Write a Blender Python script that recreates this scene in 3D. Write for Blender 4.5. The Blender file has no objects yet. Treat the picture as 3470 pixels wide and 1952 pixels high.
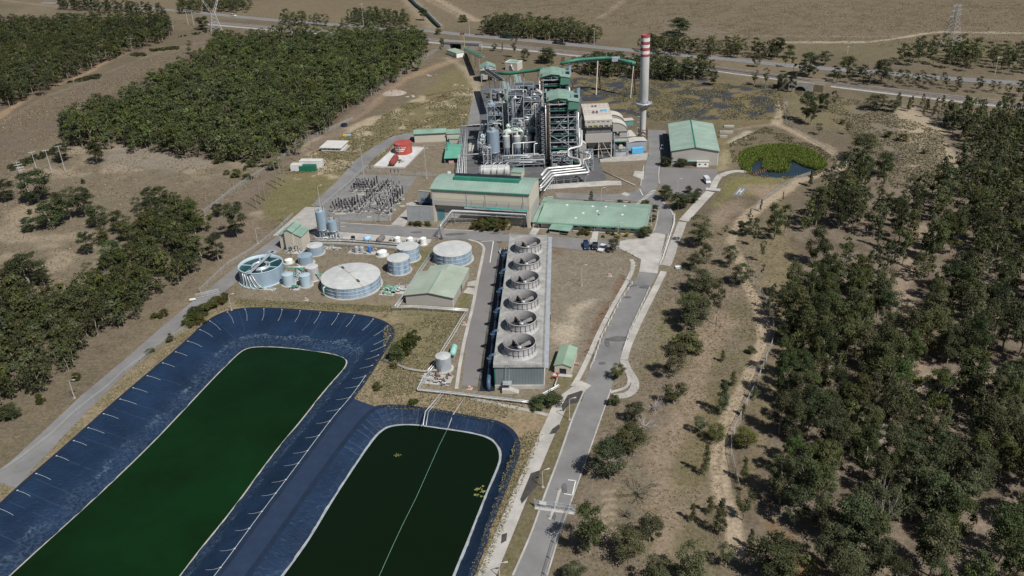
import bpy, math, random
import numpy as np
from mathutils import Vector, Matrix
S = bpy.context.scene
C = S.collection
# ------------------------------------------------------------------ camera, sky, sun, exposure
H = 150.0                     # height of the drone above the ground
FPX, TH, RO = 2950.0, 0.485471, -0.0451915      # focal length in px of a 3470 px wide picture, pitch below horizon, roll
Fv = np.array([0, math.cos(TH), -math.sin(TH)]); U0 = np.array([0, math.sin(TH), math.cos(TH)]); R0 = np.array([1., 0, 0])
Rv = math.cos(RO)*R0 + math.sin(RO)*U0; Uv = -math.sin(RO)*R0 + math.cos(RO)*U0
cd = bpy.data.cameras.new('camera'); cam = bpy.data.objects.new('camera', cd); C.objects.link(cam)
cd.sensor_width = 36; cd.lens = 36*FPX/3470; cd.clip_start = 1; cd.clip_end = 20000
m = Matrix(((Rv[0], Uv[0], -Fv[0], 0), (Rv[1], Uv[1], -Fv[1], 0), (Rv[2], Uv[2], -Fv[2], H), (0, 0, 0, 1)))
cam.matrix_world = m; S.camera = cam
w = bpy.data.worlds.new('World'); S.world = w; w.use_nodes = True
nt = w.node_tree; sk = nt.nodes.new('ShaderNodeTexSky'); sk.sky_type = 'NISHITA'; sk.sun_disc = False
SUN_EL, SUN_AZ = math.radians(52), math.radians(140)
sk.sun_elevation = SUN_EL; sk.sun_rotation = SUN_AZ
bg = nt.nodes['Background']; bg.inputs[1].default_value = 0.05; nt.links.new(sk.outputs[0], bg.inputs[0])
tosun = Vector((math.sin(SUN_AZ)*math.cos(SUN_EL), math.cos(SUN_AZ)*math.cos(SUN_EL), math.sin(SUN_EL)))
ld = bpy.data.lights.new('sun', 'SUN'); ld.energy = 4.7; ld.angle = math.radians(0.5); ld.color = (1, .98, .94)
lo = bpy.data.objects.new('sun', ld); C.objects.link(lo); lo.rotation_euler = (-tosun).to_track_quat('-Z', 'Y').to_euler()
S.view_settings.view_transform = 'Standard'; S.view_settings.look = 'None'; S.view_settings.exposure = .10; S.view_settings.gamma = 1
S.cycles.max_bounces = 5; S.cycles.diffuse_bounces = 2; S.cycles.glossy_bounces = 2; S.cycles.transparent_max_bounces = 12
S.cycles.use_denoising = True
rnd = random.Random(7); rng = np.random.default_rng(7)
# ------------------------------------------------------------------ surveying: read a ground point off a crop of the photograph
VW = dict(a=(1500,100,2.635), b=(1350,500,2.8622), c=(800,680,3.0306), d=(1300,750,2.2295), e=(2100,350,2.6344), f=(700,400,2.8622),
          h=(0,0,2.1467), i=(1150,0,2.1467), j=(2250,0,2.1115), k=(0,550,1.811), l=(0,1000,1.5221), m=(1000,1200,1.9267),
          n=(1900,900,1.3778), o=(2500,600,1.0722), D=(0,0,.74236), p=(1620,190,7.1556), q=(1620,380,6.039), r=(1920,280,5.173),
          s=(1100,590,8.523), t=(1640,950,3.6227))
def px(v, x, y): a = VW[v]; return (a[0]+x/a[2], a[1]+y/a[2])
def g(v, x, y, z=0.0):
    sx, sy = px(v, x, y); r = Fv*FPX + Rv*(sx-1735) - Uv*(sy-976)
    t = (z-H)/r[2]; return np.array([r[0]*t, r[1]*t])
def gs(v, pts, z=0.0): return [tuple(g(v, x, y, z)) for x, y in pts]
def pr(x, y, z):
    d = np.array([x, y, z-H]); q = d@Fv; return (1735+FPX*(d@Rv)/q, 976-FPX*(d@Uv)/q)
def ht(v, bx, by, ty, z0=0.0):          # height of a vertical thing from its foot and top
    b = g(v, bx, by, z0); t = px(v, bx, ty)[1]; lo_, hi = z0, 149.0
    for _ in range(40):
        mi = (lo_+hi)/2
        if pr(b[0], b[1], mi)[1] > t: lo_ = mi
        else: hi = mi
    return (lo_+hi)/2
def mpp(p): return math.sqrt(p[0]**2+p[1]**2+H*H)/FPX      # metres per photo pixel there
# ------------------------------------------------------------------ materials
MATS = {}
def M(name, col, rough=.7, var=.18, scale=.25, metal=0, bump=0, spec=.3, stretch=(1,1,1), col2=None, coord='Object', detail=6):
    if name in MATS: return MATS[name]
    mt = bpy.data.materials.new(name); mt.use_nodes = True; n = mt.node_tree; b = n.nodes['Principled BSDF']
    b.inputs['Roughness'].default_value = rough; b.inputs['Metallic'].default_value = metal; b.inputs['Specular IOR Level'].default_value = spec
    tc = n.nodes.new('ShaderNodeTexCoord'); mp = n.nodes.new('ShaderNodeMapping'); mp.inputs['Scale'].default_value = stretch
    ns = n.nodes.new('ShaderNodeTexNoise'); ns.inputs['Scale'].default_value = scale; ns.inputs['Detail'].default_value = detail; ns.inputs['Roughness'].default_value = .65
    n.links.new(tc.outputs[coord], mp.inputs[0]); n.links.new(mp.outputs[0], ns.inputs[0])
    rp = n.nodes.new('ShaderNodeValToRGB'); rp.color_ramp.elements[0].position = .3; rp.color_ramp.elements[1].position = .72
    c1 = [c*(1-var) for c in col]; c2 = col2 or [min(1, c*(1+var)) for c in col]
    rp.color_ramp.elements[0].color = (*c1, 1); rp.color_ramp.elements[1].color = (*c2, 1)
    n.links.new(ns.outputs[0], rp.inputs[0]); n.links.new(rp.outputs[0], b.inputs['Base Color'])
    if bump:
        bp = n.nodes.new('ShaderNodeBump'); bp.inputs['Strength'].default_value = bump; bp.inputs['Distance'].default_value = .3
        n2 = n.nodes.new('ShaderNodeTexNoise'); n2.inputs['Scale'].default_value = scale*6; n2.inputs['Detail'].default_value = 5
        n.links.new(mp.outputs[0], n2.inputs[0]); n.links.new(n2.outputs[0], bp.inputs['Height']); n.links.new(bp.outputs[0], b.inputs['Normal'])
    MATS[name] = mt; return mt
def sheet_mat(name, axis, pitch, col, dark=.8, rough=.5, var=.17):     # profiled metal sheet: lines every `pitch` metres along one local axis
    if name in MATS: return MATS[name]
    mt = M(name, col, rough, var, .12, spec=.35); n = mt.node_tree; b = n.nodes['Principled BSDF']
    tc = n.nodes.new('ShaderNodeTexCoord'); wv = n.nodes.new('ShaderNodeTexWave'); wv.bands_direction = axis; wv.wave_profile = 'SIN'
    wv.inputs['Scale'].default_value = 2*math.pi/20/pitch; wv.inputs['Distortion'].default_value = 0
    n.links.new(tc.outputs['Object'], wv.inputs[0]); rp = n.nodes.new('ShaderNodeValToRGB'); rp.color_ramp.elements[0].position = 0; rp.color_ramp.elements[1].position = .35
    rp.color_ramp.elements[0].color = (dark, dark, dark, 1); rp.color_ramp.elements[1].color = (1, 1, 1, 1); n.links.new(wv.outputs[1], rp.inputs[0])
    mx = n.nodes.new('ShaderNodeMix'); mx.data_type = 'RGBA'; mx.blend_type = 'MULTIPLY'; mx.inputs[0].default_value = 1
    src = b.inputs['Base Color'].links[0].from_socket; n.links.new(src, mx.inputs[6]); n.links.new(rp.outputs[0], mx.inputs[7]); n.links.new(mx.outputs[2], b.inputs['Base Color'])
    return mt
GREEN = M('green_roof_sheet', (.20,.298,.24), .6, .22, .15, detail=9); GREEN2 = M('green_wall_sheet', (.085,.205,.155), .5, .1, .1); PALEG = M('pale_green_roof', (.29,.36,.275), .6, .12, .06)
CREAM = M('cream_wall', (.47,.43,.36), .75, .07, .1); GREYW = M('grey_wall', (.36,.34,.31), .75, .07, .1); PALE = M('pale_panel', (.46,.43,.38), .7, .1, .2)
CONC = M('concrete', (.34,.32,.29), .85, .22, .35); CONCP = M('pale_concrete', (.385,.365,.33), .85, .28, .16, detail=10); CONCB = M('block_concrete', (.30,.31,.32), .9, .16, .5)
STEEL = M('galvanised_steel', (.44,.47,.50), .45, .2, .4, .35); DSTEEL = M('dark_steel', (.055,.065,.075), .6, .3, .5); PIPEW = M('pipe_cladding', (.57,.57,.55), .35, .15, .5, .3)
BLUES = M('blue_steel', (.30,.39,.47), .4, .18, .3, .25, stretch=(1,1,.25)); WHITE = M('white_paint', (.72,.72,.70), .5, .08, .5); TANKW = M('tank_panels', (.17,.27,.41), .45, .35, .7, .1, stretch=(1,1,.14), col2=(.42,.52,.60))
TANKR = M('tank_roof', (.46,.465,.45), .6, .16, .3, detail=9); BLUEP = M('blue_pipe_paint', (.06,.105,.165), .45, .2, .4); TEAL = M('teal_pipe_paint', (.05,.33,.28), .5, .15, .4)
RED = M('red_paint', (.36,.075,.06), .7, .2, .25); RUST = M('rusty_steel', (.12,.06,.04), .8, .4, .5); BLACK = M('black_plate', (.018,.02,.026), .5, .3, .4); GREENP = M('green_paint', (.03,.16,.11), .5, .2, .3)
ASPH = M('asphalt', (.185,.18,.176), .9, .24, .09, detail=10); ASPH2 = M('asphalt_purple', (.175,.163,.158), .9, .12, .06, detail=8); GRAV = M('gravel_grey', (.185,.178,.168), .95, .2, .15, detail=9)
LINE = M('road_paint', (.62,.60,.56), .7, .15, 1); DIRT = M('dirt_track', (.36,.29,.22), .95, .2, .2, detail=8); WOOD = M('timber_pole', (.23,.195,.16), .9, .25, .4); BALL = M('ballast', (.20,.18,.16), .95, .25, .3)
GLASS = M('window_glass', (.03,.04,.05), .15, .2, .5, spec=.6); SKYB = M('sky_blue_panel', (.12,.42,.68), .5, .1, .5); RUBBER = M('rubber', (.02,.02,.02), .8, .2, 1)
MINT = M('mint_cladding', (.52,.60,.54), .4, .1, .4, .1); STKC = M('chimney_concrete', (.45,.445,.43), .8, .25, .25, stretch=(1,1,.2)); REDC = M('chimney_red', (.31,.075,.075), .7, .4, .8); WHTC = M('chimney_white', (.60,.60,.60), .7, .3, .8)
GREYP = M('fan_stack_fibreglass', (.375,.36,.355), .65, .22, .5, stretch=(1,1,.4)); TIN = M('tin_roof', (.55,.53,.49), .5, .1, .3); TURQ = M('turquoise_frame', (.07,.28,.26), .5, .2, .5)
# ------------------------------------------------------------------ mesh builder
class MB:
    def __init__(s): s.v = []; s.f = []; s.m = []; s.sm = []; s.mats = []
    def mi(s, mat):
        if mat not in s.mats: s.mats.append(mat)
        return s.mats.index(mat)
    def add(s, vs, fs, mat, smooth=False):
        o = len(s.v); s.v += [tuple(map(float, p)) for p in vs]; k = s.mi(mat)
        for f in fs: s.f.append(tuple(i+o for i in f)); s.m.append(k); s.sm.append(smooth)
        return s
    def box(s, x0, y0, z0, x1, y1, z1, mat):
        return s.add([(x0,y0,z0),(x1,y0,z0),(x1,y1,z0),(x0,y1,z0),(x0,y0,z1),(x1,y0,z1),(x1,y1,z1),(x0,y1,z1)],
                     [(3,2,1,0),(4,5,6,7),(0,1,5,4),(1,2,6,5),(2,3,7,6),(3,0,4,7)], mat)
    def cyl(s, p0, p1, r0, r1=None, n=12, mat=None, caps=True, smooth=True):
        r1 = r0 if r1 is None else r1; a = Vector(p0); b = Vector(p1); d = (b-a)
        if d.length < 1e-6: return s
        d.normalize(); u = d.orthogonal().normalized() if abs(d.z) < .999 else Vector((1,0,0)); w_ = d.cross(u)
        ring = lambda c, r: [c + u*(r*math.cos(2*math.pi*i/n)) + w_*(r*math.sin(2*math.pi*i/n)) for i in range(n)]
        A, B = ring(a, r0), ring(b, r1)
        s.add(A+B, [(i, (i+1) % n, n+(i+1) % n, n+i) for i in range(n)], mat, smooth and n > 5)
        if caps: s.add(B, [tuple(range(n))], mat); s.add(A, [tuple(range(n-1, -1, -1))], mat)
        return s
    def tube(s, pts, r, mat, n=8):
        P = [Vector(p) for p in pts]; Q = [P[0]]           # rounded bends
        for i in range(1, len(P)-1):
            a, b, c = P[i-1], P[i], P[i+1]; k = min(r*2.2, (a-b).length*.45, (c-b).length*.45)
            p0 = b+(a-b).normalized()*k; p1 = b+(c-b).normalized()*k
            Q += [p0, (p0+p1)*.25+b*.5, p1]
        Q.append(P[-1]); vs = []; up = None
        for i, q in enumerate(Q):
            d = (Q[min(i+1, len(Q)-1)]-Q[max(i-1, 0)])
            if d.length < 1e-6: d = Vector((0,0,1))
            d.normalize()
            if up is None: u = d.orthogonal().normalized()
            else:
                u = up - d*up.dot(d); u = u.normalized() if u.length > 1e-4 else d.orthogonal().normalized()
            up = u; w_ = d.cross(u)
            vs += [q+u*(r*math.cos(2*math.pi*j/n))+w_*(r*math.sin(2*math.pi*j/n)) for j in range(n)]
        fs = [(i*n+j, i*n+(j+1) % n, (i+1)*n+(j+1) % n, (i+1)*n+j) for i in range(len(Q)-1) for j in range(n)]
        fs += [tuple(range(n-1, -1, -1)), tuple((len(Q)-1)*n+j for j in range(n))]
        return s.add(vs, fs, mat, n > 5)
    def bar(s, p0, p1, t, mat): return s.cyl(p0, p1, t*.7, None, 4, mat, smooth=False)
    def lathe(s, prof, mat, n=32, c=(0,0), smooth=True):
        vs = [(c[0]+r*math.cos(2*math.pi*i/n), c[1]+r*math.sin(2*math.pi*i/n), z) for r, z in prof for i in range(n)]
        return s.add(vs, [(k*n+i, k*n+(i+1) % n, (k+1)*n+(i+1) % n, (k+1)*n+i) for k in range(len(prof)-1) for i in range(n)], mat, smooth)
    def disc(s, r, z, mat, n=32, c=(0,0), zc=None):
        vs = [(c[0]+r*math.cos(2*math.pi*i/n), c[1]+r*math.sin(2*math.pi*i/n), z) for i in range(n)]
        if zc is None: return s.add(vs, [tuple(range(n))], mat)
        return s.add(vs+[(c[0], c[1], zc)], [(i, (i+1) % n, n) for i in range(n)], mat)
    def prism(s, poly, z0, z1, mat):
        n = len(poly); vs = [(x, y, z0) for x, y in poly]+[(x, y, z1) for x, y in poly]
        a = sum(poly[i][0]*poly[(i+1) % n][1]-poly[(i+1) % n][0]*poly[i][1] for i in range(n))
        fs = [tuple(range(n, 2*n)), tuple(range(n-1, -1, -1))]+[(i, (i+1) % n, n+(i+1) % n, n+i) for i in range(n)]
        if a < 0: fs = [f[::-1] for f in fs]
        return s.add(vs, fs, mat)
    def ext(s, prof, a0, a1, mat, axis='x'):        # closed profile (u,z) swept along one local axis
        n = len(prof); f = (lambda u, z, t: (t, u, z)) if axis == 'x' else (lambda u, z, t: (u, t, z))
        vs = [f(u, z, a0) for u, z in prof]+[f(u, z, a1) for u, z in prof]
        return s.add(vs, [tuple(range(n-1, -1, -1)), tuple(range(n, 2*n))]+[(i, (i+1) % n, n+(i+1) % n, n+i) for i in range(n)], mat)
    def slab(s, prof, t, a0, a1, mat, axis='x'):    # open profile (u,z) thickened by t upwards
        return s.ext(list(prof)+[(u, z+t) for u, z in reversed(prof)], a0, a1, mat, axis)
    def build(s, name, parent=None, loc=None, rz=0, rx=0):
        me = bpy.data.meshes.new(name); me.from_pydata(s.v, [], s.f); me.polygons.foreach_set('material_index', s.m); me.polygons.foreach_set('use_smooth', s.sm)
        for mt in s.mats: me.materials.append(mt)
        me.validate(); me.update(); o = bpy.data.objects.new(name, me); C.objects.link(o)
        if parent: o.parent = parent
        if loc is not None: o.location = loc
        if rz or rx: o.rotation_euler = (rx, 0, rz)
        return o
def tag(o, label=None, cat=None, group=None, kind=None):
    if label: o['label'] = label
    if cat: o['category'] = cat
    if group: o['group'] = group
    if kind: o['kind'] = kind
    return o
def thing(name, label, cat, loc=(0,0,0), rz=0, group=None):
    o = bpy.data.objects.new(name, None); C.objects.link(o); o.empty_display_size = .5
    l = tuple(map(float, loc)); o.location = l if len(l) == 3 else (*l, 0); o.rotation_euler = (0, 0, rz); return tag(o, label, cat, group)
KIDS = {}
def dup(root, loc, rz=0, label=None, group=None, scale=None):
    r = root.copy(); C.objects.link(r); l = tuple(map(float, loc)); r.location = l if len(l) == 3 else (*l, 0); r.rotation_euler = (0, 0, rz)
    if label: r['label'] = label
    if group: r['group'] = group
    if scale is not None: r.scale = scale if hasattr(scale, '__len__') else (scale,)*3
    ks = KIDS.get(root.name)
    if ks is None: ks = KIDS[root.name] = [(c, list(c.children)) for c in root.children]
    for c, sub in ks:
        d = c.copy(); C.objects.link(d); d.parent = r
        for e in sub: q = e.copy(); C.objects.link(q); q.parent = d
    return r
def one(mb, name, label, cat, loc=None, rz=0, group=None): return tag(mb.build(name, None, loc, rz), label, cat, group)
def structure(name, mb): return tag(mb.build(name), kind='structure')
def frame(v, nl, nr, z=0.0, fr=None):       # near-left, near-right (and far-right) corners -> origin, width, depth, angle
    A, B = g(v, *nl, z), g(v, *nr, z); d = B-A; wd = float(np.hypot(*d)); an = math.atan2(d[1], d[0]); dp = None
    if fr is not None:
        F_ = g(v, *fr, z)-A; dp = float(-math.sin(an)*F_[0]+math.cos(an)*F_[1])
    return A, wd, dp, an
def strip(pts, wd, z, mat, mb=None, smooth=3):      # ribbon along a polyline
    mb = mb or MB(); P = [np.array(p, float) for p in pts]
    for _ in range(smooth if len(P) > 2 else 0):
        Q = [P[0]]
        for a, b in zip(P[:-1], P[1:]): Q += [a*.75+b*.25, a*.25+b*.75]
        P = Q+[P[-1]]
    vs = []
    for i, q in enumerate(P):
        d = P[min(i+1, len(P)-1)]-P[max(i-1, 0)]; d /= np.hypot(*d)+1e-9; nn = np.array([-d[1], d[0]])
        vs += [(*(q+nn*wd/2), z), (*(q-nn*wd/2), z)]
    return mb.add(vs, [(2*i, 2*i+1, 2*i+3, 2*i+2) for i in range(len(P)-1)], mat)
PAVED = []
def flat(poly, z, mat, mb=None):
    if 0 < z < .2: PAVED.append(poly)
    mb = mb or MB(); a = sum(poly[i][0]*poly[(i+1) % len(poly)][1]-poly[(i+1) % len(poly)][0]*poly[i][1] for i in range(len(poly)))
    return mb.add([(x, y, z) for x, y in (poly if a > 0 else poly[::-1])], [tuple(range(len(poly)))], mat)
def inside(P, poly):
    x, y = P[:, 0], P[:, 1]; r = np.zeros(len(P), bool); q = np.array(poly); n = len(q)
    for i in range(n):
        (x1, y1), (x2, y2) = q[i], q[(i+1) % n]
        c = (y1 > y) != (y2 > y)
        if c.any(): r ^= c & (x < (x2-x1)*(y-y1)/(y2-y1+1e-12)+x1)
    return r
def sdist(P, poly):                             # signed distance to a polygon, negative inside
    q = np.array(poly); d = np.full(len(P), 1e9)
    for i in range(len(q)):
        a, b = q[i], q[(i+1) % len(q)]; ab = b-a; t = np.clip(((P-a)@ab)/(ab@ab+1e-12), 0, 1); d = np.minimum(d, np.hypot(*(P-a-t[:, None]*ab).T))
    return np.where(inside(P, poly), -d, d)
def ldist(P, line):
    q = np.array(line); d = np.full(len(P), 1e9)
    for a, b in zip(q[:-1], q[1:]):
        ab = b-a; t = np.clip(((P-a)@ab)/(ab@ab+1e-12), 0, 1); d = np.minimum(d, np.hypot(*(P-a-t[:, None]*ab).T))
    return d
_tab = rng.random((256, 256))
def vnoise(P, s):
    q = P/s; i = np.floor(q).astype(int); f = q-i; f = f*f*(3-2*f); t = lambda a, b: _tab[(i[:, 0]+a) % 256, (i[:, 1]+b) % 256]
    return (t(0,0)*(1-f[:,0])+t(1,0)*f[:,0])*(1-f[:,1])+(t(0,1)*(1-f[:,0])+t(1,1)*f[:,0])*f[:,1]
def fbm(P, s, o=4): return sum(vnoise(P+17.3*k, s/2**k)*.5**k for k in range(o))/sum(.5**k for k in range(o))
# ------------------------------------------------------------------ outlines on the ground, surveyed from the photograph
WZ = -4.2                                                            # pond water level
P1_CREST = gs('l', [(-330,1400),(0,1100),(60,1040),(200,915),(350,785),(500,650),(610,550),(750,430),(900,305),(1000,215),(1060,155),(1120,110),(1200,82),(1300,72),(1450,78),(1700,95),(1850,110),(1940,130),(2000,160),(2020,190),(2010,230),(1960,300),(1900,400),(1810,530),(1740,605),(1640,735),(1540,872),(1420,1030),(1300,1190),(1170,1370),(1100,1460),(860,1780)])
P1_WATER = gs('l', [(-330,1790),(50,1449),(200,1310),(400,1130),(600,945),(800,750),(960,580),(1100,430),(1200,330),(1250,285),(1300,268),(1400,266),(1550,278),(1700,300),(1770,318),(1792,340),(1780,375),(1730,430),(1660,510),(1560,640),(1450,770),(1350,900),(1250,1040),(1150,1170),(1050,1290),(930,1449),(700,1750)], WZ)
WZ2 = -2.6
P2_WATER = gs('m', [(-230,1640),(0,1335),(100,1190),(230,970),(340,800),(440,650),(520,540),(570,495),(620,470),(720,458),(810,463),(1000,490),(1150,513),(1250,538),(1310,575),(1340,630),(1345,690),(1320,760),(1280,850),(1220,1000),(1150,1180),(1080,1350),(1040,1449),(960,1660)], WZ2)
P2_CREST = gs('m', [(-430,1640),(-180,1300),(100,900),(250,690),(380,520),(460,420),(540,350),(620,347),(740,355),(900,375),(1050,405),(1200,435),(1320,455),(1400,505),(1440,570),(1440,650),(1390,770),(1340,900),(1270,1070),(1232,1150),(1236,1185),(1200,1280),(1130,1449),(1050,1660)])
BERM = P1_CREST[23:]+P2_CREST[:7]
REED = gs('e', [(1065,510),(1075,450),(1140,410),(1250,385),(1450,368),(1600,385),(1720,430),(1800,490),(1850,550),(1800,590),(1700,625),(1500,660),(1350,655),(1250,645),(1150,610),(1090,590)])
# ------------------------------------------------------------------ ground: one sheet, finer towards the plant, its real colours mapped per vertex
def near_poly(P, poly, pad=0):
    q = np.array(poly); return (P[:,0] > q[:,0].min()-pad) & (P[:,0] < q[:,0].max()+pad) & (P[:,1] > q[:,1].min()-pad) & (P[:,1] < q[:,1].max()+pad)
ys = np.concatenate([np.linspace(10, 115, 24), np.exp(np.arange(math.log(118), math.log(1250), .0046)), np.geomspace(1300, 9000, 26)])
us = np.concatenate([np.linspace(-3, -.82, 24), np.arange(-.80, .8001, .0038), np.linspace(.82, 3, 24)])
XX = (ys[:, None]+60)*us[None, :]*.86; YY = np.repeat(ys[:, None], len(us), 1); GP = np.stack([XX.ravel(), YY.ravel()], 1); NV = len(GP)
big, mid, fin = fbm(GP, 60), fbm(GP+300, 14), fbm(GP+900, 3.5)
lerp = lambda a, b, t: a*(1-t[:, None])+b*t[:, None]
sst = lambda a, b, x: np.clip((x-a)/(b-a), 0, 1)**2*(3-2*np.clip((x-a)/(b-a), 0, 1))
A3 = lambda *c: np.array(c)[None, :]
COL = lerp(A3(.150,.124,.092), A3(.195,.162,.115), sst(.3,.7,big)); COL = lerp(COL, A3(.14,.128,.075), sst(.55,.75,mid)*.45)
def zone(v, pts, col, soft=3, amt=1.0, noise=None, thr=(.4,.6), jag=1.0):
    global COL
    poly = gs(v, pts) if v else pts; k = np.where(near_poly(GP, poly, soft*2+6))[0]
    if not len(k): return
    d = sdist(GP[k], poly)+(mid[k]-.5)*soft*3*jag+(fin[k]-.5)*soft*1.6*jag; t = 1-sst(-soft, soft, d)
    if noise is not None: t = t*sst(thr[0], thr[1], noise[k])
    COL[k] = lerp(COL[k], A3(*col), t*amt)
def track(v, pts, wd, col, soft=1.2, amt=.9, noise=None, thr=(.3,.5)):
    global COL
    ln = gs(v, pts) if v else pts; k = np.where(near_poly(GP, ln, wd+soft*2+4))[0]
    if not len(k): return
    d = ldist(GP[k], ln)-wd/2+(mid[k]-.5)*soft*2+(fin[k]-.5)*soft; t = 1-sst(-soft, soft, d)
    if noise is not None: t = t*sst(thr[0], thr[1], noise[k])
    COL[k] = lerp(COL[k], A3(*col), t*amt)
mix2 = fbm(GP+500, 7); mix3 = fbm(GP+1500, 22); m4 = fbm(GP+2500, 1.8, 3)
TAN=(.25,.205,.14); SAND=(.42,.35,.265); PINK=(.30,.235,.185); BROWN=(.185,.148,.115); GRASS=(.165,.158,.07); DRYG=(.19,.165,.095); LITTER=(.135,.105,.08)
# far paddocks and corridors
zone('D', [(0,0),(1040,0),(1060,70),(500,45),(440,40),(0,10)], (.19,.155,.105), 6, .8)
zone('D', [(1060,-10),(2600,-10),(2600,140),(2200,150),(1700,90),(1100,70)], (.185,.150,.108), 6, .8); zone('D', [(1060,-10),(2600,-10),(2600,140),(1700,90)], (.125,.105,.075), 3, .6, mix2, (.5,.7))
zone('D', [(1950,120),(2300,90),(2576,110),(2576,150),(2200,160)], (.155,.142,.085), 5, .6)
zone('D', [(0,300),(180,215),(450,130),(530,85),(535,110),(430,150),(330,200),(150,330),(0,430)], (.165,.135,.108), 4, .9)
zone('D', [(0,430),(150,330),(400,385),(640,400),(690,420),(560,520),(600,560),(470,480),(330,560),(300,740),(0,780)], (.190,.160,.122), 5, .9)
zone('D', [(0,430),(150,330),(400,385),(640,400),(690,420),(560,520),(300,740),(0,780)], SAND, 3, .45, mix3, (.56,.72)); zone('D', [(260,370),(400,370),(560,400),(480,430),(280,420)], (.27,.24,.21), 4, .7)
track('h', [(-40,880),(60,800),(260,680),(470,595),(640,530),(740,465),(900,390),(1000,340)], 5, (.33,.235,.16), 2); track('h', [(0,900),(300,720),(700,560),(1100,400),(1500,300)], 3, (.23,.19,.145), 2, .6)
track('h', [(0,0),(430,50),(840,95),(1200,70)], 4, (.27,.22,.17), 2, .8)
track('j', [(760,312),(850,302),(1250,303),(1480,300),(1700,270),(1900,235),(2000,228),(2576,238),(2900,250)], 5, (.42,.36,.29), 1.5); track('j', [(450,262),(850,255),(1400,262),(1700,262)], 3, (.3,.25,.2), 1.5, .7)
track('i', [(720,0),(830,60),(920,110),(1000,150)], 8, (.36,.29,.22), 2); track('i', [(640,0),(800,80),(880,130)], 4, (.3,.25,.19), 2, .8); track('i', [(510,0),(600,100),(700,200)], 14, (.3,.25,.19), 3, .7)
track('i', [(2050,10),(1960,90),(1890,130)], 5, (.29,.24,.18), 3, .7); zone('j', [(0,130),(250,180),(460,235),(300,250),(0,240)], (.21,.18,.15), 4, .6)
# woods
zone('D', [(150,345),(200,280),(350,195),(540,110),(640,80),(1080,110),(1000,200),(830,330),(720,390),(560,405),(400,370)], LITTER, 4, .9)
zone('D', [(0,40),(440,50),(430,90),(300,140),(100,235),(0,275)], LITTER, 4, .9); zone('D', [(0,740),(330,740),(350,520),(470,480),(620,520),(600,620),(400,790),(200,920),(0,1050)], (.165,.135,.105), 4, .8)
zone('D', [(2020,500),(2200,380),(2300,260),(2600,300),(2600,1449),(1850,1449),(1830,1150),(1930,900),(1900,650)], (.195,.162,.130), 6, .9)
zone('D', [(2020,500),(2200,380),(2300,260),(2600,300),(2600,1449),(1850,1449),(1830,1150),(1930,900),(1900,650)], (.13,.105,.08), 3, .8, mix2, (.45,.6))
zone('D', [(1880,650),(1960,500),(2010,640),(1960,1000),(1900,1280),(1850,1300),(1900,1000),(1950,880)], (.215,.18,.11), 4, .8)
track('o', [(760,180),(690,190),(640,260),(600,350),(590,420),(610,500),(600,610),(700,760),(680,840)], 7, PINK, 3, .95); zone('o', [(660,700),(790,720),(960,690),(1040,780),(760,800),(680,860),(640,830)], (.29,.235,.19), 3, .9)
zone('o', [(470,890),(560,890),(580,960),(500,960)], (.3,.26,.23), 3); zone('o', [(800,1250),(1040,1190),(1100,1260),(900,1290)], (.29,.23,.185), 3, .9); zone('o', [(560,1300),(640,1290),(660,1460),(560,1460)], (.27,.215,.17), 3)
zone('n', [(940,1180),(1000,1160),(1100,1330),(1240,1449),(1090,1449),(1060,1330)], (.25,.145,.06), 3, .7); 
# clearing on the right, coal yard, reed pond rim
zone('j', [(1150,720),(1650,700),(1950,900),(2120,1080),(2100,1300),(1900,1400),(1630,1380),(1560,1000),(1300,930)], (.21,.178,.145), 5, .9)
zone('j', [(1680,770),(1780,760),(1950,900),(2090,960),(1960,980),(1830,960),(1850,1060),(1740,1000),(1700,900)], SAND, 3, .8); zone('j', [(1990,1000),(2120,1150),(2080,1200),(1970,1180)], SAND, 2, .7); zone('j', [(1700,1200),(1800,1160),(1830,1240),(1760,1250)], SAND, 3, .5)
zone('j', [(900,640),(1400,720),(1300,930),(1050,900),(880,820)], (.19,.165,.10), 4, .7)
zone('D', [(1430,195),(1700,190),(1960,215),(1990,300),(1850,320),(1640,305),(1440,260)], (.185,.155,.088), 4, .9)
zone('D', [(1430,195),(1700,190),(1960,215),(1960,290),(1850,300),(1640,300),(1440,260)], (.05,.058,.078), 2, .95, mix2, (.46,.56)); zone('e', [(430,150),(520,20),(640,60),(560,150)], (.10,.10,.105), 4, .8)
zone('p', [(2200,950),(2300,800),(2576,850),(2576,1000)], (.06,.065,.08), 3)
zone('e', [(980,360),(1300,210),(1800,400),(1950,520),(1750,650),(1300,690),(1020,620)], (.165,.135,.10), 4, .85)
zone('e', [(960,650),(1250,640),(1550,690),(1350,730),(1300,790),(1000,840),(880,900)], (.205,.19,.08), 4, .85); zone('e', [(1150,740),(1420,730),(1330,820),(1260,860)], PINK, 3, .8); zone('e', [(890,330),(960,330),(980,520),(900,560)], (.22,.195,.09), 3, .8); zone('e', [(910,430),(990,400),(960,580),(880,600)], (.36,.31,.22), 3, .7)
track('e', [(1450,-10),(1430,100),(1400,190),(1560,250),(1750,350),(1900,430),(2010,520),(1960,590)], 4.5, (.34,.28,.205), 1.5); track('e', [(1390,190),(1200,205),(1000,240)], 2.5, (.3,.25,.19), 1.5, .8); track('e', [(1150,265),(1020,350)], 5, (.45,.41,.35), 2, .9)
track('e', [(1960,590),(1780,640),(1600,690),(1500,770),(1300,890),(1180,980),(1080,1060),(1010,1180),(990,1250)], 5, (.37,.29,.215), 1.6)
track('n', [(800,-80),(870,60),(905,160),(940,240),(950,350),(920,440),(860,560),(800,680),(760,800),(735,930),(750,1060),(800,1200),(820,1340)], 4.5, (.46,.375,.29), 1.0)
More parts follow.
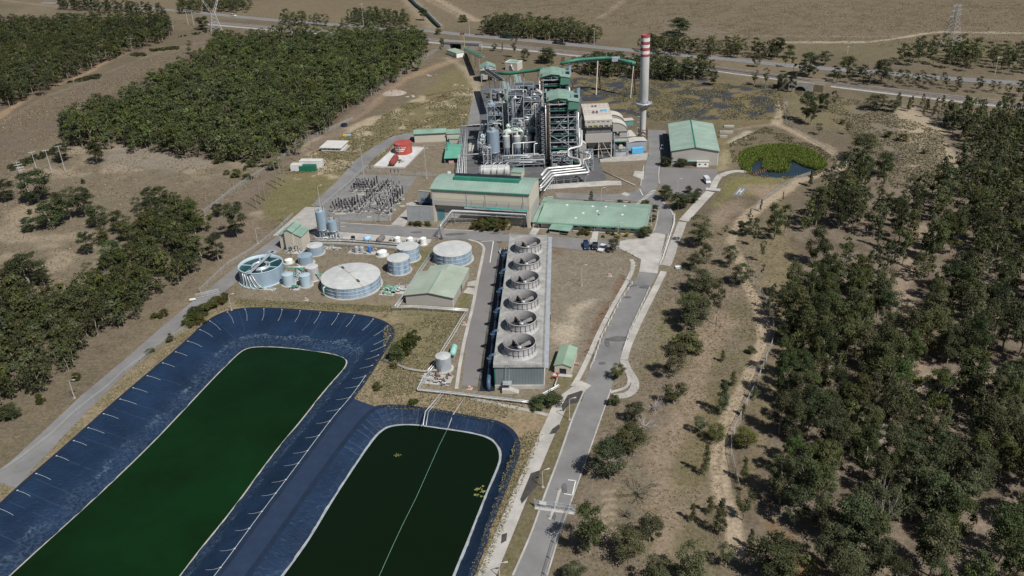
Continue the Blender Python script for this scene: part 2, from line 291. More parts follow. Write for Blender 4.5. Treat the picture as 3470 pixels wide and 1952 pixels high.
zone('e', [(760,1000),(900,980),(1000,1080),(960,1280),(860,1440),(800,1300),(820,1100)], (.25,.2,.15), 4, .8); zone('e', [(820,1000),(960,890),(1080,850),(1120,880),(900,1080)], PINK, 3, .6)
# slope right of the entry road
SL = [(1700,620),(1850,560),(1900,700),(1920,900),(1830,1100),(1810,1449),(1390,1449),(1490,1060),(1590,900)]
zone('D', SL, (.195,.162,.128), 4, .9); zone('D', SL, (.155,.14,.075), 3, .6, mix3, (.46,.6)); zone('D', SL, (.25,.20,.155), 3, .45, fbm(GP+3300, 11), (.60,.68)); zone('n', [(380,200),(480,160),(560,260),(470,440),(380,620),(330,560),(330,450)], (.19,.17,.10), 3, .8)
zone('n', [(430,285),(475,280),(470,305),(425,300)], (.12,.15,.04), 1.5); zone('n', [(540,760),(640,620),(760,520),(780,640),(700,900),(640,1050),(530,1100)], (.17,.145,.082), 4, .8)
zone('n', [(640,320),(760,260),(880,220),(820,290),(720,320),(700,430),(640,440)], (.31,.25,.19), 3, .7); zone('n', [(440,1180),(500,1160),(530,1330),(450,1360)], (.32,.25,.19), 3, .7); zone('n', [(190,1050),(260,1040),(250,1260),(190,1280)], (.29,.23,.18), 2, .6, m4, (.4,.55))
track('n', [(760,230),(680,420),(600,640),(540,760),(480,860),(465,1000),(490,1180),(470,1330)], 6, (.29,.225,.165), 3, .85)
# compound
zone('D', [(1140,330),(1640,330),(1720,600),(1600,1000),(1310,1050),(900,1000),(560,790),(760,540),(920,430),(1050,350)], (.215,.185,.145), 3, .95)
zone('D', [(650,560),(690,420),(860,345),(1060,240),(1150,160),(1210,230),(1190,330),(1040,335),(905,430),(750,570)], (.195,.17,.095), 4, .95)
zone('D', [(700,420),(860,345),(1060,240),(1190,220),(1190,330),(1040,335),(905,430),(780,470)], SAND, 2.5, .85, mix2, (.52,.64)); zone('D', [(640,540),(690,470),(830,450),(780,520),(740,570)], (.165,.155,.075), 3, .8)
track('f', [(1640,0),(1420,90),(1230,160),(1100,210),(1000,270),(960,320),(1030,400),(1100,420)], 8, SAND, 2.5, .85); track('D', [(1150,150),(1090,170),(1010,200),(930,265),(880,300)], 9, (.33,.235,.165), 3, .8)
track('D', [(1080,135),(960,225),(830,345),(720,410),(640,480),(560,540)], 9, (.195,.158,.13), 3, .9); track('i', [(780,420),(900,490),(960,560),(1000,620)], 5, (.36,.30,.235), 2, .8); zone('a', [(190,540),(300,510),(340,570),(320,615),(240,610)], (.38,.33,.27), 3, .8)
zone('f', [(420,920),(520,900),(620,980),(480,1000)], (.36,.29,.24), 3, .8); zone('D', [(560,560),(660,540),(700,600),(600,680),(520,700)], (.22,.175,.14), 3, .7)
zone('d', [(1250,200),(1450,190),(1780,250),(1870,380),(1700,640),(1480,1160),(1240,1150)], (.225,.196,.162), 2, .95); zone('d', [(1420,640),(1590,590),(1560,640),(1480,700),(1500,880),(1430,960),(1290,960),(1270,760),(1380,780)], (.47,.41,.335), 3, .8)
zone('d', [(1860,400),(1780,420),(1680,600),(1580,740),(1520,880),(1490,1010),(1560,1000),(1640,820),(1760,580)], (.18,.115,.08), 2, .85); zone('d', [(1255,190),(1420,195),(1480,220),(1260,260)], (.17,.12,.085), 2, .7); zone('d', [(1240,1120),(1480,1170),(1430,1260),(1330,1310),(1230,1290)], (.165,.15,.08), 2, .8)
zone('d', [(0,690),(640,690),(690,560),(560,620),(0,640)], (.17,.155,.085), 2, .7); zone('d', [(0,680),(600,690),(380,1060),(230,1300),(0,1330)], (.205,.182,.105), 3, .9); zone('d', [(0,1050),(230,1080),(300,1260),(100,1400),(0,1400)], (.30,.245,.175), 3, .8)
zone('m', [(380,280),(540,30),(800,100),(800,240),(1530,310),(1660,420),(1440,560),(1320,455),(1000,390),(540,345)], (.285,.23,.155), 3, .85); zone('m', [(1320,450),(1660,420),(1560,700),(1420,950),(1230,1449),(1100,1460),(1240,1170),(1440,640)], (.285,.225,.15), 2, .95)
zone('l', [(0,1090),(600,550),(1060,150),(1200,80),(1900,110),(2100,180),(2000,40),(1200,30),(960,150),(0,970)], (.265,.218,.145), 2.5, .9); zone('c', [(0,1000),(1600,1090),(1600,1150),(0,1090)], (.15,.145,.07), 2, .7, mix2, (.4,.55))
zone('m', [(1870,290),(1640,860),(1400,1449),(1340,1449),(1560,900),(1780,300)], (.165,.148,.08), 1.5, .85); zone('b', [(1400,420),(1960,170),(2390,130),(2350,360),(2190,470),(1990,490),(1500,470)], (.20,.165,.13), 2, .9)
zone('c', [(1080,180),(1700,190),(1580,250),(1090,225)], (.2,.16,.12), 1.5, .8); zone('c', [(1890,530),(2020,500),(1900,700),(1820,640)], (.15,.155,.06), 2, .7); zone('d', [(560,560),(680,540),(660,650),(550,640)], (.15,.15,.065), 1.5, .8)
track('n', [(800,-80),(870,60),(905,160),(940,240),(950,350),(920,440),(860,560),(800,680),(760,800),(735,930),(750,1060),(800,1200),(820,1340)], 4.2, (.40,.325,.25), .9); track('n', [(870,60),(905,160),(940,240),(950,350),(920,440),(860,560),(800,680),(760,800),(740,930),(755,1060),(800,1200)], .6, (.25,.21,.15), .5, .7); track('n', [(760,230),(680,420),(600,640),(540,760),(480,860),(465,1000),(490,1180),(470,1330)], 5, (.255,.205,.16), 2, .7); track('e', [(1450,-10),(1430,100),(1400,190),(1560,250),(1750,350),(1900,430),(2010,520),(1960,590),(1780,640),(1600,690),(1500,770),(1300,890),(1180,980),(1080,1060),(1010,1180),(990,1250)], 4.2, (.38,.31,.235), 1)
for dy_ in (0, 26, 52, 78, 104, 130, 156): track('n', [(195+dy_*.1,1060+dy_*1.35),(225,1056+dy_*1.35),(255-dy_*.1,1052+dy_*1.35)], .5, (.36,.30,.235), .5, .8)
COL *= (.85+.16*fin)[:, None]; COL = COL*.95+COL.mean(1, keepdims=True)*.05
GZ = np.zeros(NV)
for poly, dz in ((P1_CREST, -9), (P2_CREST, -7), (REED, -1.6)):
    k = np.where(near_poly(GP, poly, 1))[0]; d = sdist(GP[k], poly); GZ[k] = np.where(d < -.05, dz if dz < -3 else np.maximum(dz, d*1.2), GZ[k])
k = np.where(near_poly(GP, BERM, 1))[0]; GZ[k] = np.where(sdist(GP[k], BERM) < 0, np.minimum(GZ[k], -.6), GZ[k])
def grid_mesh(name, P, Z, rows, cols, col=None):
    me = bpy.data.meshes.new(name); i = np.arange((rows-1)*(cols-1)); r, c = i//(cols-1), i % (cols-1); a = r*cols+c
    F_ = np.stack([a, a+1, a+cols+1, a+cols], 1).astype(np.int32); fast_mesh(me, np.column_stack([P, Z]), F_, col); return me
def fast_mesh(me, V_, F_, col=None, mi=None, smooth=False):
    n, k = F_.shape; me.vertices.add(len(V_)); me.vertices.foreach_set('co', np.ascontiguousarray(V_, np.float32).ravel()); me.loops.add(n*k); me.loops.foreach_set('vertex_index', np.ascontiguousarray(F_, np.int32).ravel())
    me.polygons.add(n); me.polygons.foreach_set('loop_start', np.arange(0, n*k, k, dtype=np.int32))
    if mi is not None: me.polygons.foreach_set('material_index', mi.astype(np.int32))
    if smooth: me.polygons.foreach_set('use_smooth', np.ones(n, bool))
    me.update(calc_edges=True)
    if col is not None:
        at = me.color_attributes.new('Col', 'FLOAT_COLOR', 'POINT'); at.data.foreach_set('color', np.column_stack([col, np.ones(len(col))]).astype(np.float32).ravel())
gm = bpy.data.materials.new('dry_ground'); gm.use_nodes = True; n = gm.node_tree; b = n.nodes['Principled BSDF']; b.inputs['Roughness'].default_value = .95; b.inputs['Specular IOR Level'].default_value = .1
at = n.nodes.new('ShaderNodeAttribute'); at.attribute_name = 'Col'; tc = n.nodes.new('ShaderNodeTexCoord')
def nz(sc, lo_, hi, c0, c1, det=6):
    x = n.nodes.new('ShaderNodeTexNoise'); x.inputs['Scale'].default_value = sc; x.inputs['Detail'].default_value = det; x.inputs['Roughness'].default_value = .7; n.links.new(tc.outputs['Object'], x.inputs[0])
    r = n.nodes.new('ShaderNodeValToRGB'); r.color_ramp.elements[0].position = lo_; r.color_ramp.elements[1].position = hi; r.color_ramp.elements[0].color = (*c0, 1); r.color_ramp.elements[1].color = (*c1, 1); n.links.new(x.outputs[0], r.inputs[0]); return x, r
def mul(a, b_):
    x = n.nodes.new('ShaderNodeMix'); x.data_type = 'RGBA'; x.blend_type = 'MULTIPLY'; x.inputs[0].default_value = 1; n.links.new(a, x.inputs[6]); n.links.new(b_, x.inputs[7]); return x.outputs[2]
x1, r1 = nz(.9, .33, .68, (.66,.64,.60), (1.22,1.2,1.16)); x2, r2 = nz(.16, .3, .7, (.86,.85,.80), (1.12,1.1,1.08)); x3, r3 = nz(.35, .52, .66, (1,1,1), (.72,.74,.62), 8)
n.links.new(mul(mul(mul(at.outputs[0], r1.outputs[0]), r2.outputs[0]), r3.outputs[0]), b.inputs['Base Color'])
bp = n.nodes.new('ShaderNodeBump'); bp.inputs['Strength'].default_value = .55; bp.inputs['Distance'].default_value = .5; n.links.new(x1.outputs[0], bp.inputs['Height']); n.links.new(bp.outputs[0], b.inputs['Normal'])
me = grid_mesh('ground', GP, GZ, len(ys), len(us), COL); me.materials.append(gm); gr = bpy.data.objects.new('ground', me); C.objects.link(gr); tag(gr, kind='structure')
# ------------------------------------------------------------------ roads and paved areas
Z1, Z2, Z3, Z4 = .05, .09, .13, .17
rd = MB()
flat(gs('k', [(0,1990),(330,1600),(490,1449),(560,1390),(800,1185),(1000,1010),(1150,880),(1290,775),(1500,605),(1700,455),(1760,400)])[:0] or gs('k', [(-60,1950),(280,1640),(490,1440),(800,1180),(1000,1005),(1150,880),(1290,770),(1500,600),(1700,455),(1790,395),(1850,450),(1700,560),(1500,700),(1370,800),(1250,885),(1140,975),(1080,1030),(900,1175),(720,1345),(600,1465),(390,1680),(100,2000)]), Z1, ASPH, rd)
structure('perimeter_road', rd)
rd = MB(); flat(gs('f', [(1010,850),(1250,625),(1450,405),(1600,290),(1800,180),(1990,138),(2020,200),(1900,215),(1790,262),(1640,375),(1500,525),(1300,715),(1130,865)]), Z1, ASPH, rd)
structure('service_road', rd)
rd = MB(); flat(gs('c', [(1060,228),(1270,240),(1500,253),(2000,288),(2576,318),(2900,340),(3600,395),(3600,520),(2900,430),(2400,405),(1900,380),(1600,360),(1300,335),(1075,320)]), Z2, ASPH, rd)
structure('cross_road', rd)
rd = MB(); flat(gs('d', [(725,140),(860,160),(880,285),(800,700),(745,1000),(710,1245),(590,1240),(620,950),(660,720),(700,500),(735,330),(760,200)]), Z1, ASPH2, rd); structure('tower_road', rd)
rd = MB(); flat(gs('d', [(1060,96),(1450,130),(1800,155),(1800,215),(1740,212),(1520,197),(1250,187),(1060,172)]), Z1, ASPH, rd); structure('parking_road', rd)
rd = MB(); flat(gs('d', [(1785,150),(1900,135),(2000,115),(2050,88),(2130,100),(2100,240),(2068,396),(1930,384),(1945,290),(1780,206)]), Z3, CONCP, rd); structure('concrete_apron', rd)
ER = gs('d', [(1932,380),(2068,392)])+gs('d', [(2010,505),(1920,690),(1830,880),(1790,1040)])+gs('m', [(2060,230),(1960,520),(1880,740),(1800,960),(1740,1120),(1640,1449),(1560,1680)])+gs('m', [(1310,1680),(1410,1449),(1530,1180),(1620,920),(1720,660),(1800,420),(1880,230)])+gs('d', [(1550,1130),(1610,980),(1700,790),(1790,610),(1880,480)])
rd = MB(); flat(ER, Z1, ASPH, rd); structure('entry_road', rd)
rd = MB(); flat(gs('e', [(240,236),(415,245),(405,330),(385,480),(362,575),(352,720),(310,800),(380,880),(450,950),(490,1020),(485,1080),(445,1172),(305,1162),(335,1050),(345,925),(285,900),(30,862),(-180,870),(-560,850),(-580,800),(-250,810),(-50,812),(70,800),(130,790),(185,750),(215,640),(240,520),(265,400)]), Z2, ASPH, rd); structure('north_road', rd)
rd = MB(); flat(gs('e', [(365,572),(880,590),(850,680),(800,745),(740,810),(700,825),(480,822),(355,722)]), Z1, ASPH2, rd); structure('car_park', rd)
rd = MB(); flat(gs('a', [(265,612),(335,615),(330,870),(215,870)]), Z1, ASPH, rd); flat(gs('r', [(560,1330),(1440,1255),(1400,1360),(580,1400)]), Z1, CONC, rd); structure('boiler_lane', rd)
pv = MB(); flat(gs('f', [(960,865),(1140,870),(1160,1010),(900,1145),(640,1145)]), Z3, CONC, pv); flat(gs('c', [(1080,325),(1600,364),(1900,384),(2010,400),(1990,440),(1040,400),(850,420),(760,330),(870,300)]), Z3+.03, CONCP, pv); structure('concrete_yard', pv)
pv = MB(); DASPH = M('shaded_pavement', (.105,.105,.108), .9, .3, .12, detail=9); flat(gs('a', [(340,500),(1130,480),(1250,640),(1520,750),(1640,980),(1830,1100),(1520,1140),(1400,1160),(1480,1390),(950,1430),(150,1290),(160,860),(330,850)]), Z1, DASPH, pv); flat(gs('a', [(1400,1160),(1520,1140),(1830,1100),(1840,1130),(1700,1150),(1420,1180)]), Z2, CONC, pv); flat(gs('a', [(235,985),(330,990),(350,1080),(230,1090)]), Z2, CONCP, pv); flat(gs('a', [(930,1430),(950,1385),(1480,1350),(1480,1395)]), Z2, CONCP, pv); structure('boiler_pavement', pv)  # asphalt darkened, the shade around the boiler house put into its colour
pv = MB(); flat(gs('f', [(1500,545),(2040,570),(1830,880),(1780,1000),(1270,1010),(1110,880)]), Z1, GRAV, pv); structure('switchyard_gravel', pv)
pv = MB(); flat(gs('c', [(1590,250),(1760,80),(1745,30),(1860,0),(1760,215),(1735,265)]), Z4, CONC, pv)
for q in ([('b',(1265,845)),('b',(1310,775)),('b',(1380,780)),('b',(1330,855))], [('b',(1870,880)),('b',(1890,800)),('b',(1945,805)),('b',(1930,885))], [('a',(1700,1310)),('a',(1715,1265)),('a',(1800,1270)),('a',(1790,1345))], [('a',(1470,1395)),('a',(1475,1352)),('a',(1590,1355)),('a',(1600,1395))], [('b',(2160,455)),('b',(2195,435)),('b',(2250,455)),('b',(2220,478))], [('c',(2380,840)),('c',(2470,820)),('c',(2465,880)),('c',(2370,880))], [('c',(2330,950)),('c',(2380,895)),('c',(2475,910)),('c',(2470,975))]):
    flat([tuple(g(v, *p)) for v, p in q], Z4, CONCP, pv)
structure('concrete_slabs', pv)
# kerbs, drains and footpaths
kb = MB()
def kerb(v, pts, wd, h, mat):
    P = gs(v, pts) if v else pts; Q = [np.array(p) for p in P]
    for _ in range(2):
        R = [Q[0]]
        for a, b_ in zip(Q[:-1], Q[1:]): R += [a*.75+b_*.25, a*.25+b_*.75]
        Q = R+[Q[-1]]
    nn = []
    for i in range(len(Q)):
        d = Q[min(i+1, len(Q)-1)]-Q[max(i-1, 0)]; d = d/(np.hypot(*d)+1e-9); nn.append(np.array([-d[1], d[0]])*wd/2)
    vs = []
    for q, k_ in zip(Q, nn): vs += [(*(q+k_), -.05), (*(q+k_), h), (*(q-k_), h), (*(q-k_), -.05)]
    kb.add(vs, [(4*i+j, 4*i+j+1, 4*i+j+5, 4*i+j+4) for i in range(len(Q)-1) for j in range(3)], mat)
kerb('d', [(1870,290),(1888,330),(1870,400),(1780,560),(1700,700),(1620,860),(1560,1000),(1480,1170),(1430,1250)], 1.6, .2, CONCP)
kerb('d', [(2116,380),(2045,525),(1960,690),(1900,815),(1840,950),(1815,1050)], 2.4, .12, CONCP); kerb('d', [(1815,1050),(1845,1130),(1893,1195),(1903,1255),(1850,1315),(1720,1328)], 2.6, .12, CONC); kerb('d', [(1812,1080),(1850,1170),(1855,1230),(1820,1265),(1710,1295)], .9, .2, CONCP)
kerb('d', [(640,140),(720,160),(760,195),(755,240),(710,440),(680,620),(640,780),(600,950),(570,1120),(550,1270)], 1.1, .2, CONCP); kerb('c', [(1075,229),(1270,242),(1500,254),(1730,268)], .5, .2, CONCP); kerb('c', [(1870,283),(2250,302),(2576,320)], .5, .2, CONCP)
kerb('e', [(445,1170),(420,1260),(390,1340),(350,1449)], 1.2, .2, CONCP); kerb('e', [(385,885),(440,930),(488,1010),(485,1085),(440,1190),(400,1300)], .8, .25, CONCP); kerb('e', [(50,1215),(160,1222),(240,1205),(300,1160),(335,1050),(345,930)], .5, .2, CONC)
kerb('m', [(1895,225),(1810,420),(1730,660),(1630,920),(1540,1180),(1420,1449)], .45, .18, CONCP); kerb('m', [(2062,230),(1965,510),(1885,735),(1805,955),(1745,1115),(1645,1449)], .35, .15, CONCP)
kerb('l', [(1200,30),(1300,72),(1600,90)][:0] or [(2,2),(3,2)], .01, -.04, CONC); kerb('e', [(355,570),(345,640),(355,720)], .5, .2, CONCP); kerb('e', [(215,560),(185,740)], .5, .2, CONCP)
structure('kerbs', kb)
dr = MB(); strip(gs('m', [(1900,190),(1820,250),(1740,310),(1690,430),(1610,600),(1540,770),(1460,940),(1400,1090),(1330,1255),(1250,1449),(1180,1620)]), 4.2, Z2, CONCP, dr); strip(gs('e', [(900,640),(860,690),(830,760)]), 3, Z2, CONCP, dr); strip(gs('e', [(810,790),(750,850),(660,950),(570,1050)]), 4.2, Z2, CONCP, dr)
strip(gs('e', [(560,1060),(530,1150),(480,1260),(440,1400),(410,1449)]), 3.6, Z2, CONC, dr); strip(gs('e', [(905,650),(960,620),(1050,605),(1130,615)]), 3.2, Z3, CONCP, dr); strip(gs('m', [(1150,290),(1300,320),(1430,350),(1560,375),(1650,400)]), 1.4, Z2, CONC, dr); structure('drain_channel', dr)
# road markings
ln = MB()
def line(v, a, b_, wd=.35): strip([g(v, *a), g(v, *b_)], wd, .21, LINE, ln)
for k_ in range(11): t = k_/10; line('b', (2310+t*150-4, 545-t*125), (2350+t*150, 545-t*125+4), .6)
for k_ in range(5): line('b', (1862-2*k_, 885+9*k_), (1932-2*k_, 888+9*k_), .5); line('b', (1450, 480+11*k_), (1498, 478+11*k_), .5)
line('d', (735,155), (830,152)); line('d', (830,152), (803,315)); line('b', (2340,405), (2372,470)); line('b', (2005,520), (2230,528)); line('m', (1780,825), (1832,830)); line('m', (1832,830), (1810,925)); line('m', (1755,915), (1810,925)); line('c', (1075,270), (1130,272), .3)
structure('road_markings', ln); pt = MB(); DP_ = M('patched_asphalt', (.115,.112,.11), .9, .3, .5)
for v, x, y, w_, h_ in (('d',1975,497,2.6,1.2),('d',1870,487,2.2,1),('d',1775,890,3.6,1.6),('d',1650,1075,1.2,.8),('d',1845,575,1.4,.8),('c',1855,327,2.6,1.0),('c',2250,346,5.5,1.4),('d',880,157,1.2,.7),('b',945,832,2.4,.8),('b',1040,838,1.6,.6),('d',1690,920,.8,3),('m',1760,880,.7,2.4),('m',1690,1060,.6,1.4)):
    c_ = g(v, x, y); flat([(c_[0]+w_*math.cos(t)*rnd.uniform(.8,1.1), c_[1]+h_*math.sin(t)*rnd.uniform(.8,1.1)) for t in np.linspace(0, 6.28, 11)[:-1]], .19, DP_, pt)
for pts in ([(1780,270),(1870,240),(1890,255),(1870,310),(1790,330),(1750,380),(1740,340)], [(1680,490),(1720,460),(1730,480),(1700,520),(1660,525)], [(1540,780),(1600,760),(1580,860),(1480,980),(1470,950)], [(1350,1180),(1385,1170),(1380,1220),(1345,1240)]): flat(gs('m', pts), .15, M('drain_mud', (.055,.05,.046), .8, .4, .8), pt)
structure('surface_stains', pt)
# highway, railway
hw = MB(); HWL = gs('h', [(300,20),(900,45),(1480,95),(1900,140),(2250,170),(2576,190)])+gs('i', [(400,208),(640,222),(930,258),(1400,297),(1800,337)])+gs('j', [(150,398),(400,418),(700,450),(1000,482),(1500,515),(2000,562),(2576,598),(3000,630)])
strip(HWL, 9.5, Z2, M('highway_asphalt', (.185,.18,.178), .9, .1, .05), hw); structure('highway', hw)
mk = MB(); P_ = [np.array(p) for p in HWL]
for off in (-5, 5): strip([p+np.array([0, off]) for p in P_], .22, Z3+.05, M('worn_paint', (.42,.41,.39), .8, .2, 1), mk)
structure('highway_markings', mk)
RLL = gs('h', [(1500,160),(1900,195),(2400,235)])+gs('i', [(400,262),(650,290),(950,312),(1400,350),(1800,395)])+gs('j', [(150,455),(400,492),(700,530),(1000,572),(1500,632),(2000,690),(2576,752),(3000,800)])
rl = MB(); P_ = [np.array(p) for p in RLL]
for off, wd, mt in ((-3.2, 6, BALL), (5.5, 6, BALL), (13, 4, CONC)): strip([p+np.array([off*.35, -off]) for p in P_], wd, Z2, mt, rl)
structure('railway_ballast', rl); rl = MB()
for off in (-4.2, -2.4, 4.6, 6.4): strip([p+np.array([off*.35, -off]) for p in P_], .3, .28, RUST, rl)
structure('rails', rl)
# ------------------------------------------------------------------ lined ponds
def lin_mat():
    mt = M('pond_liner', (.0085,.021,.048), .5, .25, .09, spec=.3, col2=(.012,.030,.068)); n = mt.node_tree; b = n.nodes['Principled BSDF']; tc = n.nodes.new('ShaderNodeTexCoord')
    x = n.nodes.new('ShaderNodeTexNoise'); x.inputs['Scale'].default_value = .5; x.inputs['Detail'].default_value = 6; x.inputs['Distortion'].default_value = 1.5; n.links.new(tc.outputs['Object'], x.inputs[0])
    bp = n.nodes.new('ShaderNodeBump'); bp.inputs['Strength'].default_value = .5; bp.inputs['Distance'].default_value = .6; n.links.new(x.outputs[0], bp.inputs['Height']); n.links.new(bp.outputs[0], b.inputs['Normal'])
    at = n.nodes.new('ShaderNodeAttribute'); at.attribute_name = 'Col'; y = n.nodes.new('ShaderNodeTexNoise'); y.inputs['Scale'].default_value = 1.1; y.inputs['Detail'].default_value = 8; y.inputs['Roughness'].default_value = .75; n.links.new(tc.outputs['Object'], y.inputs[0])
    r = n.nodes.new('ShaderNodeValToRGB'); r.color_ramp.elements[0].position = .45; r.color_ramp.elements[1].position = .66; n.links.new(y.outputs[0], r.inputs[0])
    mm = n.nodes.new('ShaderNodeMath'); mm.operation = 'MULTIPLY'; n.links.new(at.outputs[2], mm.inputs[0]); n.links.new(r.outputs[0], mm.inputs[1])
    mx = n.nodes.new('ShaderNodeMix'); mx.data_type = 'RGBA'; n.links.new(mm.outputs[0], mx.inputs[0]); n.links.new(b.inputs['Base Color'].links[0].from_socket, mx.inputs[6]); mx.inputs[7].default_value = (.24,.32,.40,1); n.links.new(mx.outputs[2], b.inputs['Base Color'])
    return mt
LINER = lin_mat(); LINERW = M('liner_residue', (.30,.32,.33), .8, .3, .6); LINERB = M('liner_waterline', (.36,.34,.29), .8, .25, .6); ROPE = M('ballast_rope', (.42,.45,.46), .7, .2, .8)
def resample(L, n_, closed=False):
    q = np.array(L); d = np.concatenate([[0], np.cumsum(np.hypot(*np.diff(q, axis=0).T))]); t = np.linspace(0, d[-1], n_); return np.column_stack([np.interp(t, d, q[:, 0]), np.interp(t, d, q[:, 1])])
def chaikin(L, k=2):
    q = [np.array(p) for p in L]
    for _ in range(k):
        r = [q[0]]
        for a, b_ in zip(q[:-1], q[1:]): r += [a*.75+b_*.25, a*.25+b_*.75]
        q = r+[q[-1]]
    return np.array(q)
def smooth1(x, k=9): return np.convolve(np.pad(x, k//2, mode='edge'), np.ones(k)/k, 'valid')
def pond(name, crest, water, wz, scuff, n_=420, m_=22, zc=.16):
    cr = resample(chaikin(crest), n_); wt = resample(chaikin(water), 3*n_)
    d2 = ((cr[:, None, :]-wt[None, :, :])**2).sum(2); idx = np.maximum.accumulate(d2.argmin(1)); idx = smooth1(idx.astype(float), 25); wi = np.column_stack([np.interp(idx, np.arange(len(wt)), wt[:, i]) for i in (0, 1)])
    V_, K_ = [], []; tt = np.concatenate([np.linspace(0, 1, m_), [1.12, 1.3]])
    for j, t in enumerate(tt):
        P = cr*(1-t)+wi*t; z = zc+(wz-zc)*t; z = z+(fbm(P+50, 3.0, 3)-.5)*.30*(0 if j in (0,) else 1)*min(1, t*3)
        V_.append(np.column_stack([P, np.full(n_, z) if np.isscalar(z) else z])); tn = t+(fbm(P, 8, 2)-.5)*.25
        band = np.exp(-((tn-.70)/.03)**2)*.5*(fbm(P+200, 4, 2) > .5)+np.exp(-((tn-.85)/.18)**2)*.16; K_.append(np.clip(band*scuff*(.5+1.0*fbm(P+300, 6, 3)), 0, 1))
    V_ = np.concatenate(V_); K_ = np.concatenate(K_); me = grid_mesh(name, V_[:, :2], V_[:, 2], len(tt), n_, np.repeat(K_[:, None], 3, 1)); me.flip_normals(); me.polygons.foreach_set('use_smooth', np.ones(len(me.polygons), bool)); me.materials.append(LINER); o = bpy.data.objects.new(name, me); C.objects.link(o); tag(o, kind='structure'); return cr, wi, wt
def water_mat(name, col, edge):
    mt = M(name, col, .18, .3, .02, spec=.12, col2=edge); n = mt.node_tree; b = n.nodes['Principled BSDF']; tc = n.nodes.new('ShaderNodeTexCoord'); x = n.nodes.new('ShaderNodeTexNoise'); x.inputs['Scale'].default_value = .8; x.inputs['Detail'].default_value = 4; n.links.new(tc.outputs['Object'], x.inputs[0])
    bp = n.nodes.new('ShaderNodeBump'); bp.inputs['Strength'].default_value = .12; bp.inputs['Distance'].default_value = .2; n.links.new(x.outputs[0], bp.inputs['Height']); n.links.new(bp.outputs[0], b.inputs['Normal']); return mt
cr1, wi1, wt1 = pond('pond_liner', P1_CREST, P1_WATER, WZ, 1.0); cr2, wi2, wt2 = pond('pond_liner', P2_CREST, P2_WATER, WZ2, .25)
o = structure('pond_water', flat([tuple(p) for p in wt1[::6]], WZ, water_mat('pond_water_green', (.0055,.015,.0035), (.005,.027,.007)))); o = structure('pond_water', flat([tuple(p) for p in wt2[::6]], WZ2, water_mat('pond_water_dark', (.006,.013,.004), (.004,.010,.0045))))
bm_ = MB(); flat([tuple(p) for p in BERM], .10, M('berm_liner', (.020,.034,.066), .6, .15, .3, bump=.25, spec=.3), bm_); structure('pond_berm', bm_)
wl = MB(); strip([tuple(p) for p in wt1[::4]], .45, WZ+.05, LINERB, wl, 0); strip([tuple(p) for p in wi2[::3]], .9, WZ2+.12, LINERW, wl, 0); structure('pond_waterline', wl)
cap = MB()
for c_, w_ in ((cr1, wi1), (cr2, wi2)):
    c_ = c_+.62*(c_-w_)/np.hypot(*(c_-w_).T)[:, None]; strip([tuple(p) for p in c_[::3]], 1.5, .165, M('liner_edge', (.012,.022,.045), .6, .2, .3), cap, 0)
structure('pond_rim', cap)
# ropes that hold the liner down: every one a thing of its own
def rope(a, b_, za, zb, sag):
    P = []
    for t in np.linspace(0, 1, 6): q = a*(1-t)+b_*t; s_ = math.sin(math.pi*t)*sag; d = (b_-a)/(np.hypot(*(b_-a))+1e-6); P.append((q[0]-d[1]*s_, q[1]+d[0]*s_, za*(1-t)+zb*t+.16))
    return P
def rope_obj(P, lab, grp, r=.042):
    c0 = Vector(P[0]); mb = MB(); mb.tube([Vector(p)-c0 for p in P], r, ROPE, 5); mb.add([(v[0]*2.2, v[1]*2.2, v[2]) for v in [(-.1,-.1,.02),(.1,-.1,.02),(.1,.1,.02),(-.1,.1,.02)]], [(0,1,2,3)], ROPE); return one(mb, 'liner_rope', lab, 'rope', c0, 0, grp)
cum = np.concatenate([[0], np.cumsum(np.hypot(*np.diff(cr1, axis=0).T))]); kk = 0
side = np.array([p[0] for p in cr1]); top_i = int(np.argmax(cr1[:, 1])); s_ = 20.0
while s_ < cum[-1]-20:
    i = int(np.searchsorted(cum, s_)); right = i > 250; a = cr1[i]; L_ = rnd.uniform(.20, .30); b_ = a*(1-L_)+wi1[i]*L_
    if right: rope_obj(rope(a, a*.62+wi1[i]*.38, .16, .16+(WZ-.16)*.38, .3), 'pale rope holding the dark liner along the strip between the two ponds' if i > 290 else 'pale rope holding the dark liner at the far right corner of the larger pond', 'ropes along the strip between the ponds' if i > 290 else 'ropes at the far right corner of the larger pond')
    elif i < 130: rope_obj(rope(a, b_, .16, .16+(WZ-.16)*L_, .15), 'short pale rope over the liner edge beside the left gravel road', 'ropes along the left edge of the larger pond')
    else: rope_obj(rope(a, a*.68+wi1[i]*.32, .16, .16+(WZ-.16)*.32, .3), 'pale rope running down the far end of the larger pond liner', 'ropes at the far end of the larger pond')
    s_ += rnd.uniform(6.2, 7.6) if not right else rnd.uniform(5.5, 7)
cl = MB(); strip([tuple(p) for p in (cr1*.995+wi1*.005)[285::4]], .16, .22, ROPE, cl, 0); structure('liner_seam', cl)
sm_, dm_ = MB(), MB(); SEAM = M('seam_line', (.035,.058,.095), .6, .25, .5); DASH = M('dust_line', (.20,.25,.30), .7, .4, .8)
